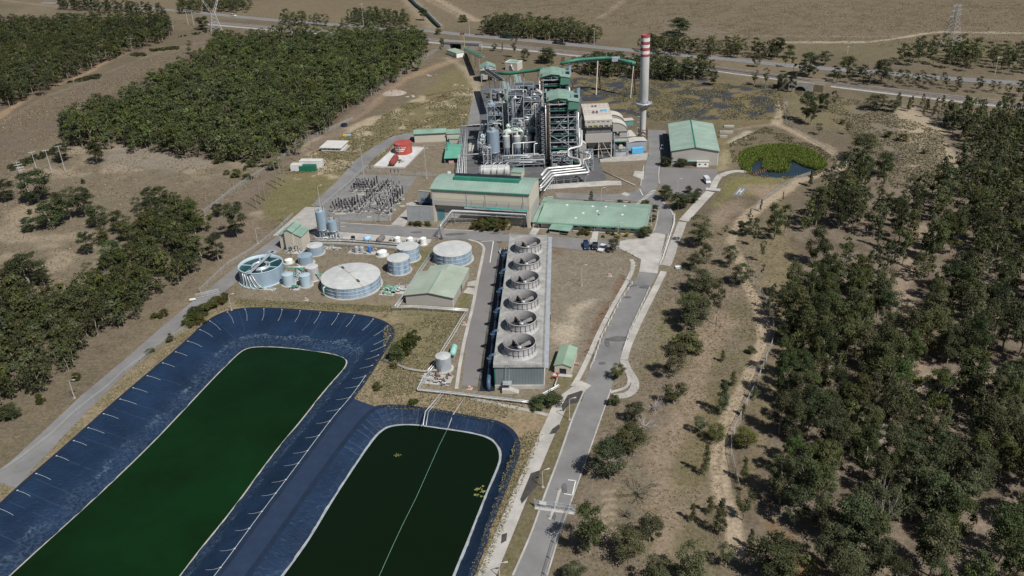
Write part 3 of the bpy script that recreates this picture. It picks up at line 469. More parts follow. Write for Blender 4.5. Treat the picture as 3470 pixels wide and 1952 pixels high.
for cr, wi, wz in ((cr1, wi1, WZ), (cr2, wi2, WZ2)):
    lq = lambda i, t: (*(cr[i]*(1-t)+wi[i]*t), .22+(wz-.16)*t)
    for i in range(12, len(cr)-12, 6):
        if rnd.random() < .35 or (cr is cr2 and i < 130): continue
        for t in np.linspace(.04, .92, 9)[:-1]: a, b_ = lq(i, t), lq(i, t+.11); sm_.add([(a[0]-.05,a[1],a[2]),(a[0]+.05,a[1]+.05,a[2]),(b_[0]+.05,b_[1]+.05,b_[2]),(b_[0]-.05,b_[1],b_[2])], [(0,1,2,3)], SEAM)
    if cr is cr1:
        for t in (.40, .72, .76):
            for i in range(8, 400, 2):
                if rnd.random() < (.75 if t > .5 else .5): a, b_ = lq(i, t), lq(i+1, t); k_ = rnd.uniform(.05, .12); dm_.add([(a[0],a[1]-k_,a[2]),(b_[0],b_[1]-k_,b_[2]),(b_[0]+k_*.5,b_[1]+k_,b_[2]),(a[0]+k_*.5,a[1]+k_,a[2])], [(0,1,2,3)], DASH if t > .5 else SEAM)
structure('liner_weld', sm_); structure('liner_dust', dm_)
bo = MB(); P = [(*g('m', x, y, WZ2), WZ2+.1) for x, y in [(995,490),(940,600),(870,760),(790,940),(700,1120),(630,1270),(550,1449),(480,1620)]]; c0 = Vector(P[0]); bo.tube([Vector(p)-c0 for p in P], .05, M('boom_rope', (.16,.32,.25), .6, .3, 1), 5); bo.tube([Vector((0,0,0)), Vector((*g('m',1035,395), .3))-c0, Vector((*g('m',1110,285), .3))-c0], .13, PIPEW, 6)
one(bo, 'boom_line', 'long thin pale green line stretched down the middle of the smaller pond', 'line', c0)
for v, x, y, r_, lab in (('m', 672, 660, .9, 'small pale floating weed patch in the far left of the smaller pond'), ('m', 1228, 898, 2.2, 'larger olive weed raft against the right bank of the smaller pond')):
    mb = MB(); cc = g(v, x, y, WZ2)
    for _ in range(26): a_, q_ = rnd.uniform(0, 6.3), rnd.uniform(0, r_); mb.disc(rnd.uniform(.15, .4)*r_*.5, rnd.uniform(.02, .07), M('floating_weed', (.19,.19,.06), .8, .3, 1), 7, (math.cos(a_)*q_*1.2, math.sin(a_)*q_))
    one(mb, 'floating_weed', lab, 'weed', (*cc, WZ2+.03))['kind'] = 'stuff'
# reed pond
one_w = structure('reed_pond_water', flat(REED, -.7, water_mat('reed_water', (.02,.035,.05), (.035,.055,.075))))
# ------------------------------------------------------------------ trees
def leaf_mat(name, hue_var=.03, val=(.72, 1.25)):
    mt = bpy.data.materials.new(name); mt.use_nodes = True; n = mt.node_tree; b = n.nodes['Principled BSDF']; b.inputs['Roughness'].default_value = .7; b.inputs['Specular IOR Level'].default_value = .12
    at = n.nodes.new('ShaderNodeAttribute'); at.attribute_name = 'Col'; oi = n.nodes.new('ShaderNodeObjectInfo'); hs = n.nodes.new('ShaderNodeHueSaturation'); mr = n.nodes.new('ShaderNodeMapRange'); mr.inputs[3].default_value = val[0]; mr.inputs[4].default_value = val[1]
    n.links.new(oi.outputs['Random'], mr.inputs[0]); n.links.new(mr.outputs[0], hs.inputs['Value']); m2 = n.nodes.new('ShaderNodeMapRange'); m2.inputs[3].default_value = .475; m2.inputs[4].default_value = .525; ml = n.nodes.new('ShaderNodeMath'); ml.operation = 'FRACT'; m3 = n.nodes.new('ShaderNodeMath'); m3.operation = 'MULTIPLY'; m3.inputs[1].default_value = 7.31; n.links.new(oi.outputs['Random'], m3.inputs[0]); n.links.new(m3.outputs[0], ml.inputs[0]); n.links.new(ml.outputs[0], m2.inputs[0]); n.links.new(m2.outputs[0], hs.inputs['Hue']); n.links.new(at.outputs[0], hs.inputs['Color']); n.links.new(hs.outputs[0], b.inputs['Base Color'])
    tr = n.nodes.new('ShaderNodeBsdfTranslucent'); n.links.new(hs.outputs[0], tr.inputs[0]); mx = n.nodes.new('ShaderNodeMixShader'); mx.inputs[0].default_value = .22; n.links.new(b.outputs[0], mx.inputs[1]); n.links.new(tr.outputs[0], mx.inputs[2]); n.links.new(mx.outputs[0], n.nodes['Material Output'].inputs[0]); return mt
LEAF = leaf_mat('foliage'); BARK = M('pale_bark', (.27,.235,.19), .9, .35, .8, stretch=(1,1,.3)); DBARK = M('dead_wood', (.16,.145,.13), .9, .3, 1)
OLIVE = np.array([.072,.083,.028]); GREYG = np.array([.078,.088,.037]); DARKG = np.array([.048,.057,.024]); YELG = np.array([.095,.098,.026]); HEATH = np.array([.068,.074,.024])
def quads(c, nrm, size, r):
    n_ = len(c); t = r.normal(size=(n_, 3)); u = np.cross(nrm, t); u /= np.linalg.norm(u, axis=1)[:, None]+1e-9; v = np.cross(nrm, u); s1 = size*r.uniform(.6, 1.25, (n_, 1)); s2 = size*r.uniform(.45, .95, (n_, 1))
    return np.stack([c-u*s1-v*s2*.4, c+u*s1*.3-v*s2, c+u*s1+v*s2*.4, c-u*s1*.3+v*s2], 1).reshape(-1, 3)
def clumps(kind, seed, nc):
    r = np.random.default_rng(seed); out = []                      # unit tree: height 1, crown radius about .3
    for i in range(nc):
        a = r.uniform(0, 2*math.pi)
        if kind == 'gum': zz = r.uniform(.22, .92); R_ = .27*math.sqrt(max(0.02, 1-((zz-.55)/.40)**2)); q = R_*math.sqrt(r.uniform(.1, 1)); rr = r.uniform(.07, .125)
        elif kind == 'open': zz = r.uniform(.36, .95); R_ = .22*math.sqrt(max(.05, 1-((zz-.72)/.3)**2)); q = R_*math.sqrt(r.uniform(.2, 1)); rr = r.uniform(.06, .1)
        elif kind == 'cone': zz = .16+.8*(i+.5)/nc; R_ = .19*(1-zz)**.7+.015; q = R_*math.sqrt(r.uniform(.1, 1)); rr = r.uniform(.06, .1)*(1.25-.5*zz)
        else: zz = r.uniform(.15, .8); R_ = .5*math.sqrt(max(.05, 1-(zz/.95)**2)); q = R_*math.sqrt(r.uniform(0, 1)); rr = r.uniform(.14, .24)
        out.append((q*math.cos(a), q*math.sin(a), zz, rr))
    return out, r
def crown(kind, seed, nc, nl, size, flat_=.8):
    cl, r = clumps(kind, seed, nc); c, nn, k = [], [], []
    for x, y, z, rr in cl:
        d = r.normal(size=(nl, 3)); d /= np.linalg.norm(d, axis=1)[:, None]; d[:, 2] = np.where(d[:, 2] < -.35, -d[:, 2], d[:, 2]); rad = rr*r.uniform(.35, 1.08, (nl, 1))
        c.append(np.array([x, y, z])+d*rad*np.array([1.15, 1.15, flat_])); w_ = d*1.0+r.normal(size=(nl, 3))*.55+np.array([0, 0, .45]); nn.append(w_/np.linalg.norm(w_, axis=1)[:, None]); k.append(r.uniform(.72, 1.3)*r.uniform(.75, 1.25, nl))
    c = np.concatenate(c); return quads(c, np.concatenate(nn), size, r), np.repeat(np.concatenate(k), 4), cl
def trunk_mb(cl, seed, mat, n_=6, base=.020, limbs=6, ground=True):
    r = random.Random(seed); mb = MB(); top = max(c[2] for c in cl)*.75; pts = [(0,0,-.03)]+[(r.uniform(-.02,.02)*k, r.uniform(-.02,.02)*k, top*k/4) for k in range(1, 5)]
    for i in range(4): mb.cyl(pts[i], pts[i+1], base*(1-.2*i), base*(.8-.2*i)+.002, n_, mat, caps=False)
    for x, y, z, rr in sorted(cl, key=lambda c: -c[3])[:limbs]:
        s0 = pts[min(3, max(1, int(z/top*3)))]; md = (s0[0]*.5+x*.5, s0[1]*.5+y*.5, s0[2]*.45+z*.55-.03); mb.cyl(s0, md, base*.5, base*.35, 4, mat, False); mb.cyl(md, (x, y, z), base*.35, base*.12, 4, mat, False)
    return mb
def col_mesh(name, V_, k, base, sc=1):
    me = bpy.data.meshes.new(name); tint = np.clip(base[None, :]*k[:, None], 0, 1); fast_mesh(me, V_*sc, np.arange(len(V_)).reshape(-1, 4), tint); me.materials.append(LEAF); return me
PROTO = {}
def protos(kind, base, n_, nc, nl, size, trunk=True, flat_=.8, limbs=6, tb=.020):
    key = (kind, tuple(base)); L = []
    for i in range(n_):
        V_, k, cl = crown(kind, 100+i*7+len(PROTO)*31, nc, nl, size, flat_); hue = np.array([1+rnd.uniform(-.12,.15), 1, 1+rnd.uniform(-.15,.25)]); cm = col_mesh('crown', V_, k, base*hue)
        tm = None
        if trunk:
            to = trunk_mb(cl, i, BARK, limbs=limbs, base=tb).build('trunk'); tm = to.data; bpy.data.objects.remove(to)
        L.append((cm, tm))
    PROTO[key] = L; return L
gumA = protos('gum', OLIVE, 6, 34, 130, .0155); gumB = protos('gum', GREYG, 7, 32, 125, .0155); gumO = protos('open', GREYG, 4, 22, 100, .0145); oak = protos('cone', GREYG*.95, 5, 26, 100, .015, flat_=1); dark = protos('gum', DARKG, 4, 34, 130, .0155); yel = protos('gum', YELG, 3, 32, 120, .0155)
bush = protos('bush', HEATH, 5, 16, 150, .035, tb=.03, limbs=5); bushg = protos('bush', GREYG, 3, 16, 150, .035, tb=.03, limbs=5)
bushy = protos('bush', np.array([.30,.26,.02]), 2, 9, 60, .065, tb=.03, limbs=4)
def tree(p, h, wd, pro, name, label, cat='tree', group=None):      # Empty > trunk, crown
    cm, tm = rnd.choice(pro); r = thing(name, label, cat, (p[0], p[1], 0), rnd.uniform(0, 6.28), group); sx = wd/(.62 if pro not in (bush, bushg, bushy) else 1.1)
    for nm, me in (('crown', cm), ('trunk', tm)):
        if me is None: continue
        o = bpy.data.objects.new(nm, me); C.objects.link(o); o.parent = r; o.scale = (sx, sx*rnd.uniform(.9, 1.1), h)
    return r
# lone trees and bushes: view, foot x, foot y, top y, crown width in px of that view, kind, label
def lone(v, bx, by, ty, wpx, pro, label, name='gum_tree', cat='tree', group=None):
    p = g(v, bx, by); h = max(ht(v, bx, by, ty)*.97, .6); wd = max(wpx, 8)*1.15/VW[v][2]*mpp(p); return tree(p, h, wd, pro, name, label, cat, group)
KLIST = [
 ('k',235,245,40,165,dark,'large dark round gum tree beside the timber power poles at far left'),('k',35,240,100,110,dark,'broad dark gum tree cut by the left frame edge near the power poles'),('k',325,395,230,140,gumA,'gum tree in front of the tall pair left of the paddock'),
 ('k',435,350,150,125,gumA,'gum tree with rounded top in the left paddock group, behind the stout one'),('k',530,335,140,110,dark,'tallest gum tree of the small paddock group on the left'),('k',608,392,265,110,gumA,'gum tree standing apart on the right of the paddock group'),
 ('k',185,425,335,75,dark,'small dark gum tree casting a round shadow on the left paddock'),('k',180,760,550,175,dark,'very large dark gum tree alone at the left edge above the wood'),('k',275,760,650,85,dark,'smaller gum tree leaning against the right of the very large dark one'),
 ('k',545,565,420,80,dark,'narrow dark gum tree in the middle of the bare left paddock'),('k',632,500,400,85,gumA,'gum tree with sparse top behind the narrow dark one in the paddock'),('k',700,650,465,130,gumA,'wide gum tree at the paddock edge beside the mid left wood'),
 ('k',570,755,610,90,gumO,'thin pale open gum tree on bleached grass above the left wood'),('k',620,740,655,60,gumB,'short gum tree next to the thin pale open one on bleached grass'),('k',735,435,290,90,dark,'dark upright gum tree left of the mid left wood'),('k',800,480,335,95,gumA,'gum tree touching the dark upright one left of the mid left wood'),
 ('k',850,310,210,60,gumO,'slim gum tree at the far left corner of the mid left wood'),('k',930,270,148,80,dark,'gum tree on the far edge of the mid left wood, left of a taller one'),('k',1000,262,142,95,gumA,'tallest gum tree on the far edge of the mid left wood'),('k',1200,440,215,110,gumA,'gum tree at the right end of the mid left wood, nearest the fence'),
 ('k',1345,335,250,65,dark,'small round gum tree by the corner of the wire fence and grass yard'),('k',1460,455,225,135,dark,'big dark gum tree beside the wire fence below the row of timber poles'),('k',1345,605,410,95,dark,'dark gum tree casting a round shadow beside the concrete yard fence'),('k',1222,560,495,60,gumB,'short gum tree left of the one casting a round shadow by the yard fence'),
 ('h',710,1185,1025,115,dark,'solitary dark gum tree in front of the large left wood'),('h',462,1175,1040,115,dark,'dark gum tree behind the tall pole at the left tip of the large wood'),('h',1480,215,110,90,dark,'dark round gum tree left of the lattice pylon near the highway'),('h',1600,1190,1100,70,gumA,'low gum tree in front of the near edge of the large left wood'),
 ('n',625,290,150,135,gumB,'gum tree nearest the camera in the row on the grassy bank right of the road'),('n',640,130,10,110,gumB,'gum tree at the back of the row on the grassy bank'),('n',600,255,120,100,gumB,'gum tree at the left of the grassy bank row, behind the nearest'),('n',690,190,40,100,gumB,'gum tree in the middle of the grassy bank row'),('n',728,275,60,75,gumO,'open gum tree with bare pale trunk at the right of the bank row'),('n',582,405,290,120,bushg,'rounded blue grey gum on the bank below the row of three'),
 ('n',530,520,360,95,gumB,'upright olive gum tree with long shadow below the rounded blue grey one'),('n',755,450,392,36,oak,'tiny conical tree alone on the right bank'),('n',750,695,530,90,oak,'tall dark she oak beside the dirt track bend'),('n',802,560,490,52,oak,'slender she oak behind the tall dark one by the dirt track'),
 ('n',530,645,550,110,gumO,'spreading thin gum tree beside bleached dead branches on the bank'),('n',348,728,630,80,gumB,'small gum tree below the looped concrete path'),('n',325,885,742,135,gumB,'broad gum tree right of the entry road, behind its darker twin'),('n',228,992,800,150,gumB,'large gum tree throwing its shadow across the entry road'),
 ('d',1770,1190,1075,110,gumB,'small gum tree inside the loop of the concrete path'),('d',1735,1390,1300,90,bushg,'round bush at the end of the looped concrete path'),('n',725,822,740,75,gumA,'yellow green gum tree on the right bank halfway to the track'),('n',650,785,710,70,gumO,'faint thin gum tree left of the yellow green one on the bank'),
 ('n',675,982,830,62,oak,'slim she oak with slanting shadow left of the lower dirt track'),('n',135,1340,1092,135,gumB,'large gum tree beside the steel entrance gate'),('n',415,1290,1165,110,gumB,'gum tree at lower centre behind a darker one, right of the gate'),('n',310,1370,1235,135,gumB,'dark gum tree at lower centre with patchy crown, right of the gate'),
 ('n',590,1490,1285,140,gumB,'large gum tree at the bottom edge under the dirt patch'),('n',450,1500,1350,110,gumB,'gum tree cut by the bottom edge beside the large one under the dirt patch'),('n',740,1255,1085,90,oak,'tall she oak pair leader beside the lower dirt track'),('n',695,1160,1075,55,oak,'shorter she oak behind the pair leader by the lower dirt track'),
 ('n',615,1195,1105,52,oak,'slim small she oak standing alone on the lower right bank'),('n',770,1410,1300,85,gumO,'thin gum tree at the lower end of the dirt track'),('n',990,1475,1265,175,dark,'massive dark gum tree at the bottom beside the rusty brown gully'),('n',60,1480,1395,95,gumB,'low gum tree at the bottom edge beside the entry road'),
 ('n',860,850,755,95,yel,'yellow green gum tree growing through the wire fence line'),('n',853,1010,890,52,oak,'thin she oak in front of the yellow green tree on the fence line'),('n',850,1190,1050,85,gumO,'pale open gum tree on the lower fence line'),('n',885,1320,1225,50,oak,'narrow pale she oak at the lower end of the fence'),('n',852,700,645,42,oak,'small dark she oak shading the track by the fence'),('n',905,625,560,42,oak,'small she oak close outside the fence bend'),('n',1040,370,262,72,dark,'round dark gum tree just outside the widest fence bend'),('n',840,90,-10,85,gumB,'dark gum tree beside the upper bend of the dirt track'),('n',890,410,375,40,bushg,'low dark bush on the inner edge of the dirt track'),
 ('e',710,1275,980,190,gumB,'tall gum tree nearest the helipad on the grass bank by the drain'),('e',770,1435,1240,110,gumB,'tall narrow gum tree with a bare trunk below the one nearest the helipad'),('e',665,1480,1330,140,gumB,'gum tree leaning over the concrete drain on the bank'),('e',980,1460,1265,130,gumB,'gum tree in front of the fence on the upper right bank'),('e',1110,1180,1035,110,dark,'blue green gum tree where the dirt track meets the fence'),('e',940,1185,1085,50,gumO,'thin sapling on the bare bank left of the dirt track'),('e',1260,965,850,42,oak,'thin young tree beside the pale dirt track past the helipad'),('e',1165,1005,935,28,oak,'very thin sapling right on the dirt track bend'),('e',1455,875,785,24,oak,'tiny thin sapling between helipad and wood'),('e',1700,745,598,55,oak,'narrow cypress shaped tree by the dirt track near the reed pond'),
 ('e',415,560,470,105,dark,'rounded dark tree at the left corner of the green roofed warehouse'),('e',550,565,492,90,dark,'bushy dark tree in front of the warehouse windows'),('e',405,865,728,128,dark,'rounded tree at the left of the car park hedge'),('e',520,950,795,130,dark,'largest tree of the car park corner clump'),('e',590,930,800,120,gumA,'front right tree of the car park corner clump'),('e',660,885,785,110,dark,'dense tree on the right of the car park corner clump'),('e',700,835,757,62,dark,'round small tree at the far right of the car park corner clump'),('e',615,800,735,62,dark,'slim tree at the back of the car park corner clump'),
 ('e',225,910,865,70,bush,'bright palm like shrub behind the long green office roof','shrub','shrub'),('e',318,970,900,52,dark,'dark round tree at the far right end of the office roof'),('e',300,1060,990,50,dark,'dark tree along the right end wall of the office'),('e',225,1195,1095,112,gumA,'leafy green tree at the near right corner of the office'),
 ('j',110,250,118,150,dark,'big round gum tree alone on the far side of the highway'),('j',1015,870,640,95,dark,'tall dark pine in the group of three beyond the reed pond'),('j',1050,895,720,70,dark,'dark pine nearest the camera in the group beyond the reed pond'),('j',1130,805,650,80,dark,'dark pine at the right of the group beyond the reed pond'),('j',1210,790,640,52,gumO,'thin open tree standing right of the three pines'),('j',1105,965,880,62,gumO,'small gum tree below the three pines'),('j',1310,965,875,42,gumO,'small lone gum tree in the right clearing'),
 ('j',840,635,515,72,dark,'dark round tree left of the arched railway culvert'),('j',915,660,515,55,dark,'dark narrow tree right beside the arched railway culvert'),('j',725,630,480,55,gumO,'slim tree near the corner of the coal yard'),('j',645,610,500,65,gumO,'spindly tree between the coal yard and the railway'),('j',355,610,500,60,dark,'dark tree at the right end of the wood behind the chimney'),('j',1515,785,670,140,gumB,'broad tree clump leader below the railway on the right'),('j',1640,800,710,80,gumB,'dark tree right of the broad one below the railway'),
 ('j',1420,1150,950,205,gumB,'very broad gum tree beside the track end past the reed pond'),('j',1570,1260,1085,120,dark,'dark gum tree with bare branches right of the very broad one'),('j',1430,1260,1120,120,dark,'dark gum tree in front of the very broad one'),('j',810,410,255,90,dark,'tall dark tree left of the far dirt track end by the highway'),('j',898,415,312,75,gumA,'round gum tree right of the tall dark one by the highway'),('j',1030,545,360,115,dark,'tall tree in front of the highway, mid right'),('j',1150,465,360,80,gumB,'pale green tree behind the highway, mid right'),('j',1305,555,390,100,gumB,'tree in front of the highway, right of the power pole'),('j',1390,550,472,62,dark,'lower tree beside the one right of the power pole'),('j',1550,600,410,105,dark,'dense tree covering the highway on the right'),('j',865,480,380,50,gumO,'thin tall tree in the highway verge'),('j',665,480,380,60,gumB,'dark tree standing in the highway verge'),
 ('i',1130,370,310,40,gumB,'small tree behind the cream transfer building'),('i',1187,380,308,22,oak,'thin sapling behind the cream transfer building'),('i',1350,445,350,65,gumB,'dark tree right of the small square building with pale parapet'),('i',1275,420,270,60,gumO,'tall thin tree between the highway and the boiler house'),('i',905,160,98,60,bushg,'pale grey bush by the far dirt track'),('i',612,150,50,55,dark,'dark tree beside the far conveyor belt'),('i',1515,455,345,135,dark,'wide dark tree behind the arched green conveyor'),('i',720,250,205,45,bushg,'low tree in front of the railway bridge'),('i',750,360,270,30,gumB,'narrow tree beside the railway bridge portal'),('i',960,355,315,40,gumB,'small tree right of the yellow steel tower'),('i',1025,395,330,28,gumO,'thin tree behind the coal transfer house'),
 ('b',1870,535,415,70,oak,'small dark conifer on the lawn behind the office'),
]
for t_ in KLIST: lone(*t_)
SH = [('h',1720,1290,1230,85,bush,'wide olive shrub on the paddock beside the wire fence'),('h',1800,1305,1258,75,bush,'dark shrub touching the wire fence below the large wood'),('h',1652,1272,1232,42,bush,'small olive shrub left of the wide one near the fence'),('h',1785,1240,1203,32,bushg,'tiny shrub up the fence near the wood corner'),('h',607,1335,1298,36,bushg,'lone little shrub in the middle of the left paddock'),('h',1835,1215,1155,70,bushg,'grey shrub at the wood corner next to the fence'),
 ('k',185,318,285,30,bushg,'tiny shrub left of the paddock tree group'),('k',962,958,922,60,bush,'rounded shrub on the verge of the left gravel road'),('k',1012,948,895,45,bush,'taller yellowish shrub on the verge of the left gravel road'),('k',480,1335,1285,52,bush,'lone shrub beside the white lamp post at left'),('k',1045,1105,1050,42,bushg,'thin grey shrub between the left road and pond corner'),('k',925,1170,1140,50,bushg,'low grey shrub above the pond edge on the left bank'),
 ('l',70,645,560,72,dark,'dark shrub at the left picture edge beside the road'),('l',207,558,505,42,bush,'small shrub at the foot of the left wood'),('l',15,650,580,60,dark,'dark shrub at the very left edge of the road verge'),('m',772,328,292,60,bush,'dark little shrub on the bank above the smaller pond'),('m',535,228,180,60,bush,'low shrub on the sandy bank between the ponds'),
 ('d',1180,1400,1310,120,bush,'left half of the olive shrub at the end of the pipe run'),('d',1275,1385,1290,130,bush,'right half of the olive shrub at the end of the pipe run'),('d',1160,1430,1370,90,bushg,'grey green low shrub in front of the olive one at the pipe end'),
 ('j',1600,985,930,65,bush,'olive shrub in the clearing above the sand scrape'),('j',1705,1010,950,62,bush,'dark shrub beside the sand scrape'),('j',1045,1330,1218,45,oak,'dark bushy sapling by the path end near the reed pond'),('j',1865,1100,1060,45,bushg,'brown shrub in the right clearing'),('j',1275,890,855,40,bushg,'grey shrub in the upper part of the right clearing'),
 ('b',1800,850,780,95,bush,'dark round garden shrub beside the carport'),('b',1850,800,745,80,bush,'upright garden shrub against the office wall'),('b',1985,870,845,40,bush,'small garden shrub right of the office path'),('b',2035,835,805,40,bush,'little shrub under the office eaves'),('b',2080,850,820,50,bush,'garden shrub next to the yellow hedge'),('b',2150,540,500,60,bush,'round shrub behind the office roof'),('b',2240,545,522,28,bush,'tiny ball shrub behind the office roof'),('b',2395,555,508,85,bush,'broad palm like shrub behind the office roof corner'),('b',125,750,715,50,bush,'low shrub in front of the left blast wall'),('b',190,755,700,90,bush,'taller shrub in front of the left blast wall'),('b',285,755,710,75,bush,'shrub at the right end of the left blast wall'),
 ('d',1735,230,125,85,gumB,'small gum tree beside the parked pale car'),('a',420,610,560,45,bush,'green shrub beside the tall boiler silo'),
 ('d',150,1000,880,130,bush,'dark shrub at the right corner of the larger pond'),('d',215,985,815,140,bush,'tall shrub behind the dark one at the right corner of the larger pond'),('d',90,1050,930,110,bush,'front left shrub at the right corner of the larger pond'),('d',85,1105,1060,60,bush,'low shrub below the group at the right corner of the larger pond')]
for s_ in SH: lone(*s_[:6], s_[6], 'shrub' if s_[5] in (bush, bushg) else 'gum_tree', 'shrub' if s_[5] in (bush, bushg) else 'tree')
for v, x, y, ty, wp in [('k',1180,985,915,95),('k',1205,950,885,90),('k',1250,925,860,95),('k',1290,900,840,90),('k',1335,880,820,85),('k',1375,855,805,80),('k',1225,985,930,80),('k',1165,1005,950,70)]: lone(v, x, y, ty, wp, bush, 'olive hedge shrub between the gravel road and the far left corner of the larger pond', 'shrub', 'shrub', 'hedge at the far left pond corner')
for x, y, ty, wp in [(760,790,700,110),(830,800,680,120),(900,805,670,130),(970,800,665,120),(1040,790,680,110),(800,760,665,110),(900,770,660,110),(1000,765,670,110)]: lone('b', x, y, ty, wp, bush, 'dense dark hedge shrub in front of the turbine hall', 'shrub', 'shrub', 'hedge in front of the turbine hall')
for x, y, ty, wp, lab in [(2140,880,810,50,'bright yellow hedge shrub left of the office steps'),(2222,870,812,48,'bright yellow hedge shrub right of the office steps')]: lone('b', x, y, ty, wp, bushy, lab, 'shrub', 'shrub')
def dead(v, x, y, ty, lab, seed, mat=DBARK, spread=.4):
    p = g(v, x, y); h = ht(v, x, y, ty); r = random.Random(seed); t = thing('dead_tree', lab, 'dead tree', (*p, 0)); tk = MB(); br = MB(); tk.cyl((0,0,-.2), (0,0,h*.55), .13+h*.008, .08, 6, mat)
    for _ in range(16):
        a = r.uniform(0, 6.28); z0 = h*r.uniform(.15, .55); q = Vector((math.cos(a)*h*spread*r.uniform(.5,1), math.sin(a)*h*spread*r.uniform(.5,1), h*r.uniform(.55,1))); br.cyl((0,0,z0), q, .07, .025, 4, mat, False)
        for _ in range(3): br.cyl(Vector((0,0,z0)).lerp(q, r.uniform(.4,.8)), q+Vector((r.uniform(-1,1), r.uniform(-1,1), r.uniform(0,.8)))*h*.15, .035, .015, 4, mat, False)
    tk.build('trunk', t); br.build('branches', t)
dead('n', 385, 1092, 985, 'dead bare black tree on the slope right of the entry road', 1, spread=.7); dead('n', 440, 680, 630, 'bleached grey dead tree lying low beside the bank', 2, M('bleached_wood', (.33,.30,.28), .9, .2, 1), .8); dead('n', 390, 780, 715, 'pale bleached bush skeleton behind the broad gum tree', 3, MATS['bleached_wood'], .8); dead('n', 325, 1185, 1130, 'small dead sapling near the bottom gum trees', 5); dead('o', 505, 1320, 1130, 'tall white dead tree in the wood at lower right', 6, MATS['bleached_wood'], .25); dead('j', 1660, 1190, 1080, 'grey bare tree at the edge of the clearing', 8)
# woods: scattered feet; the nearest are trees of their own, the far rest of each wood is one object
WOODS = [  # name, view, outline of the feet, spacing, height range, crown width/height, prototypes, label, group
 ('left', 'D', [(150,372),(175,320),(230,290),(300,285),(350,245),(430,200),(520,150),(545,115),(600,105),(660,95),(760,95),(1000,98),(1075,110),(1078,140),(1000,205),(900,268),(810,340),(735,392),(680,415),(560,412),(470,400),(400,385),(330,378),(300,385),(240,372)], 6.4, (9.5,17), .62, (gumA, gumA, dark, gumB, gumA), 'olive gum tree in the big dense wood at upper left', 'gum trees of the big upper left wood'),
 ('far_left', 'D', [(-120,70),(0,60),(200,62),(440,66),(425,100),(300,150),(180,200),(90,245),(0,280),(-120,330)], 8, (12,16), .6, (gumA, gumB, dark), 'dark gum tree in the far top left wood', 'gum trees of the far top left wood'),
 ('mid_left', 'k', [(865,330),(900,260),(1050,250),(1200,300),(1280,350),(1300,430),(1180,460),(1120,520),(1230,560),(1250,620),(1150,770),(1050,820),(900,860),(880,960),(720,1030),(600,1100),(490,1190),(480,1270),(350,1340),(230,1430),(120,1500),(-100,1560),(-100,860),(0,800),(330,850),(500,830),(640,760),(740,670),(840,560)], 5.0, (8,12.5), .62, (gumA, gumA, dark, gumB, gumB), 'gum tree in the mixed wood along the left gravel road', 'gum trees of the wood by the left gravel road'),
 ('right', 'D', [(2085,480),(2150,420),(2200,470),(2240,520),(2330,500),(2390,470),(2420,400),(2400,330),(2300,275),(2330,262),(2420,285),(2600,310),(2900,340),(2900,1800),(2050,1700),(1980,1449),(1960,1340),(1935,1260),(1960,1140),(1955,1000),(1990,880),(1960,760),(1920,640),(1960,580),(2030,540)], 6.5, (10.5,18.5), .45, (gumB, gumA, oak, dark, gumB, gumA, gumB), 'grey green gum tree in the open wood on the right', 'gum trees of the right hand wood'),
 ('fence_row', 'D', [(1880,560),(1910,600),(1930,700),(1990,860),(1970,900),(1900,700)], 7, (6,10), .4, (oak, gumO), 'slim tree in the ragged row outside the right fence', 'slim trees outside the right fence'),
 ('road_north', 'D', [(1225,62),(1270,66),(1340,72),(1420,84),(1480,92),(1520,95),(1500,112),(1400,106),(1300,98),(1215,90)], 6, (10,15), .6, (dark, gumB), 'dark gum tree in the belt beyond the highway, top centre', 'gum trees of the belt beyond the highway'),
 ('road_north_east', 'D', [(1620,118),(1700,120),(1830,128),(1960,140),(1960,152),(1850,148),(1700,140),(1600,134)], 7, (9,14), .6, (dark, gumB), 'gum tree in the belt beyond the highway right of the chimney', 'gum trees right of the chimney beyond the highway'),
 ('chimney_wood', 'D', [(1440,178),(1500,170),(1580,176),(1640,180),(1700,185),(1790,190),(1800,205),(1700,206),(1600,200),(1540,196),(1480,192)], 5.5, (10,15), .6, (dark, dark, gumB), 'dark tree in the belt behind the chimney and arched conveyor', 'trees of the belt behind the chimney'),
 ('far_right', 'D', [(2390,130),(2576,140),(2700,150),(2700,195),(2500,190),(2390,175),(2250,170),(2240,150)], 10, (9,16), .6, (dark, gumB), 'dark tree in the far right belt below the pylon', 'trees of the far right belt'),
 ('verge_right', 'D', [(1990,180),(2100,200),(2250,205),(2400,215),(2576,235),(2576,248),(2400,232),(2200,222),(2000,195)], 9, (7,12), .55, (dark, gumB, gumO), 'tree in the highway verge at right', 'trees of the right highway verge'),
 ('scrub_right', 'j', [(1480,760),(1650,790),(1760,800),(1950,880),(2100,980),(2060,900),(2000,800),(1800,750)], 7, (6,10), .55, (gumB, oak), 'small tree in the scrub above the sand scrape', 'small trees above the sand scrape'),
 ('top_left_belt', 'D', [(150,16),(280,24),(400,36),(420,46),(300,36),(150,26)], 7, (9,13), .6, (dark, gumB), 'tree in the thin belt at the top left edge', 'trees of the thin top left belt'),
 ('top_mid', 'D', [(450,18),(600,14),(640,20),(620,34),(520,32),(450,36)], 7, (9,13), .6, (dark, gumB), 'tree in the clump behind the lattice pylon', 'trees behind the lattice pylon'),
 ('top_belt', 'D', [(705,64),(760,68),(850,68),(1025,76),(1030,52),(960,48),(880,46),(860,66),(780,60),(715,52)], 7, (8,13), .6, (dark, gumB), 'tree in the highway belt behind the big left wood', 'trees of the highway belt behind the left wood'),
 ('verge_mid', 'D', [(1215,150),(1300,152),(1430,165),(1430,175),(1300,168),(1220,162)], 13, (5,9), .5, (gumB, gumO), 'small tree between the highway and the coal plant', 'small trees between the highway and the plant'),
]
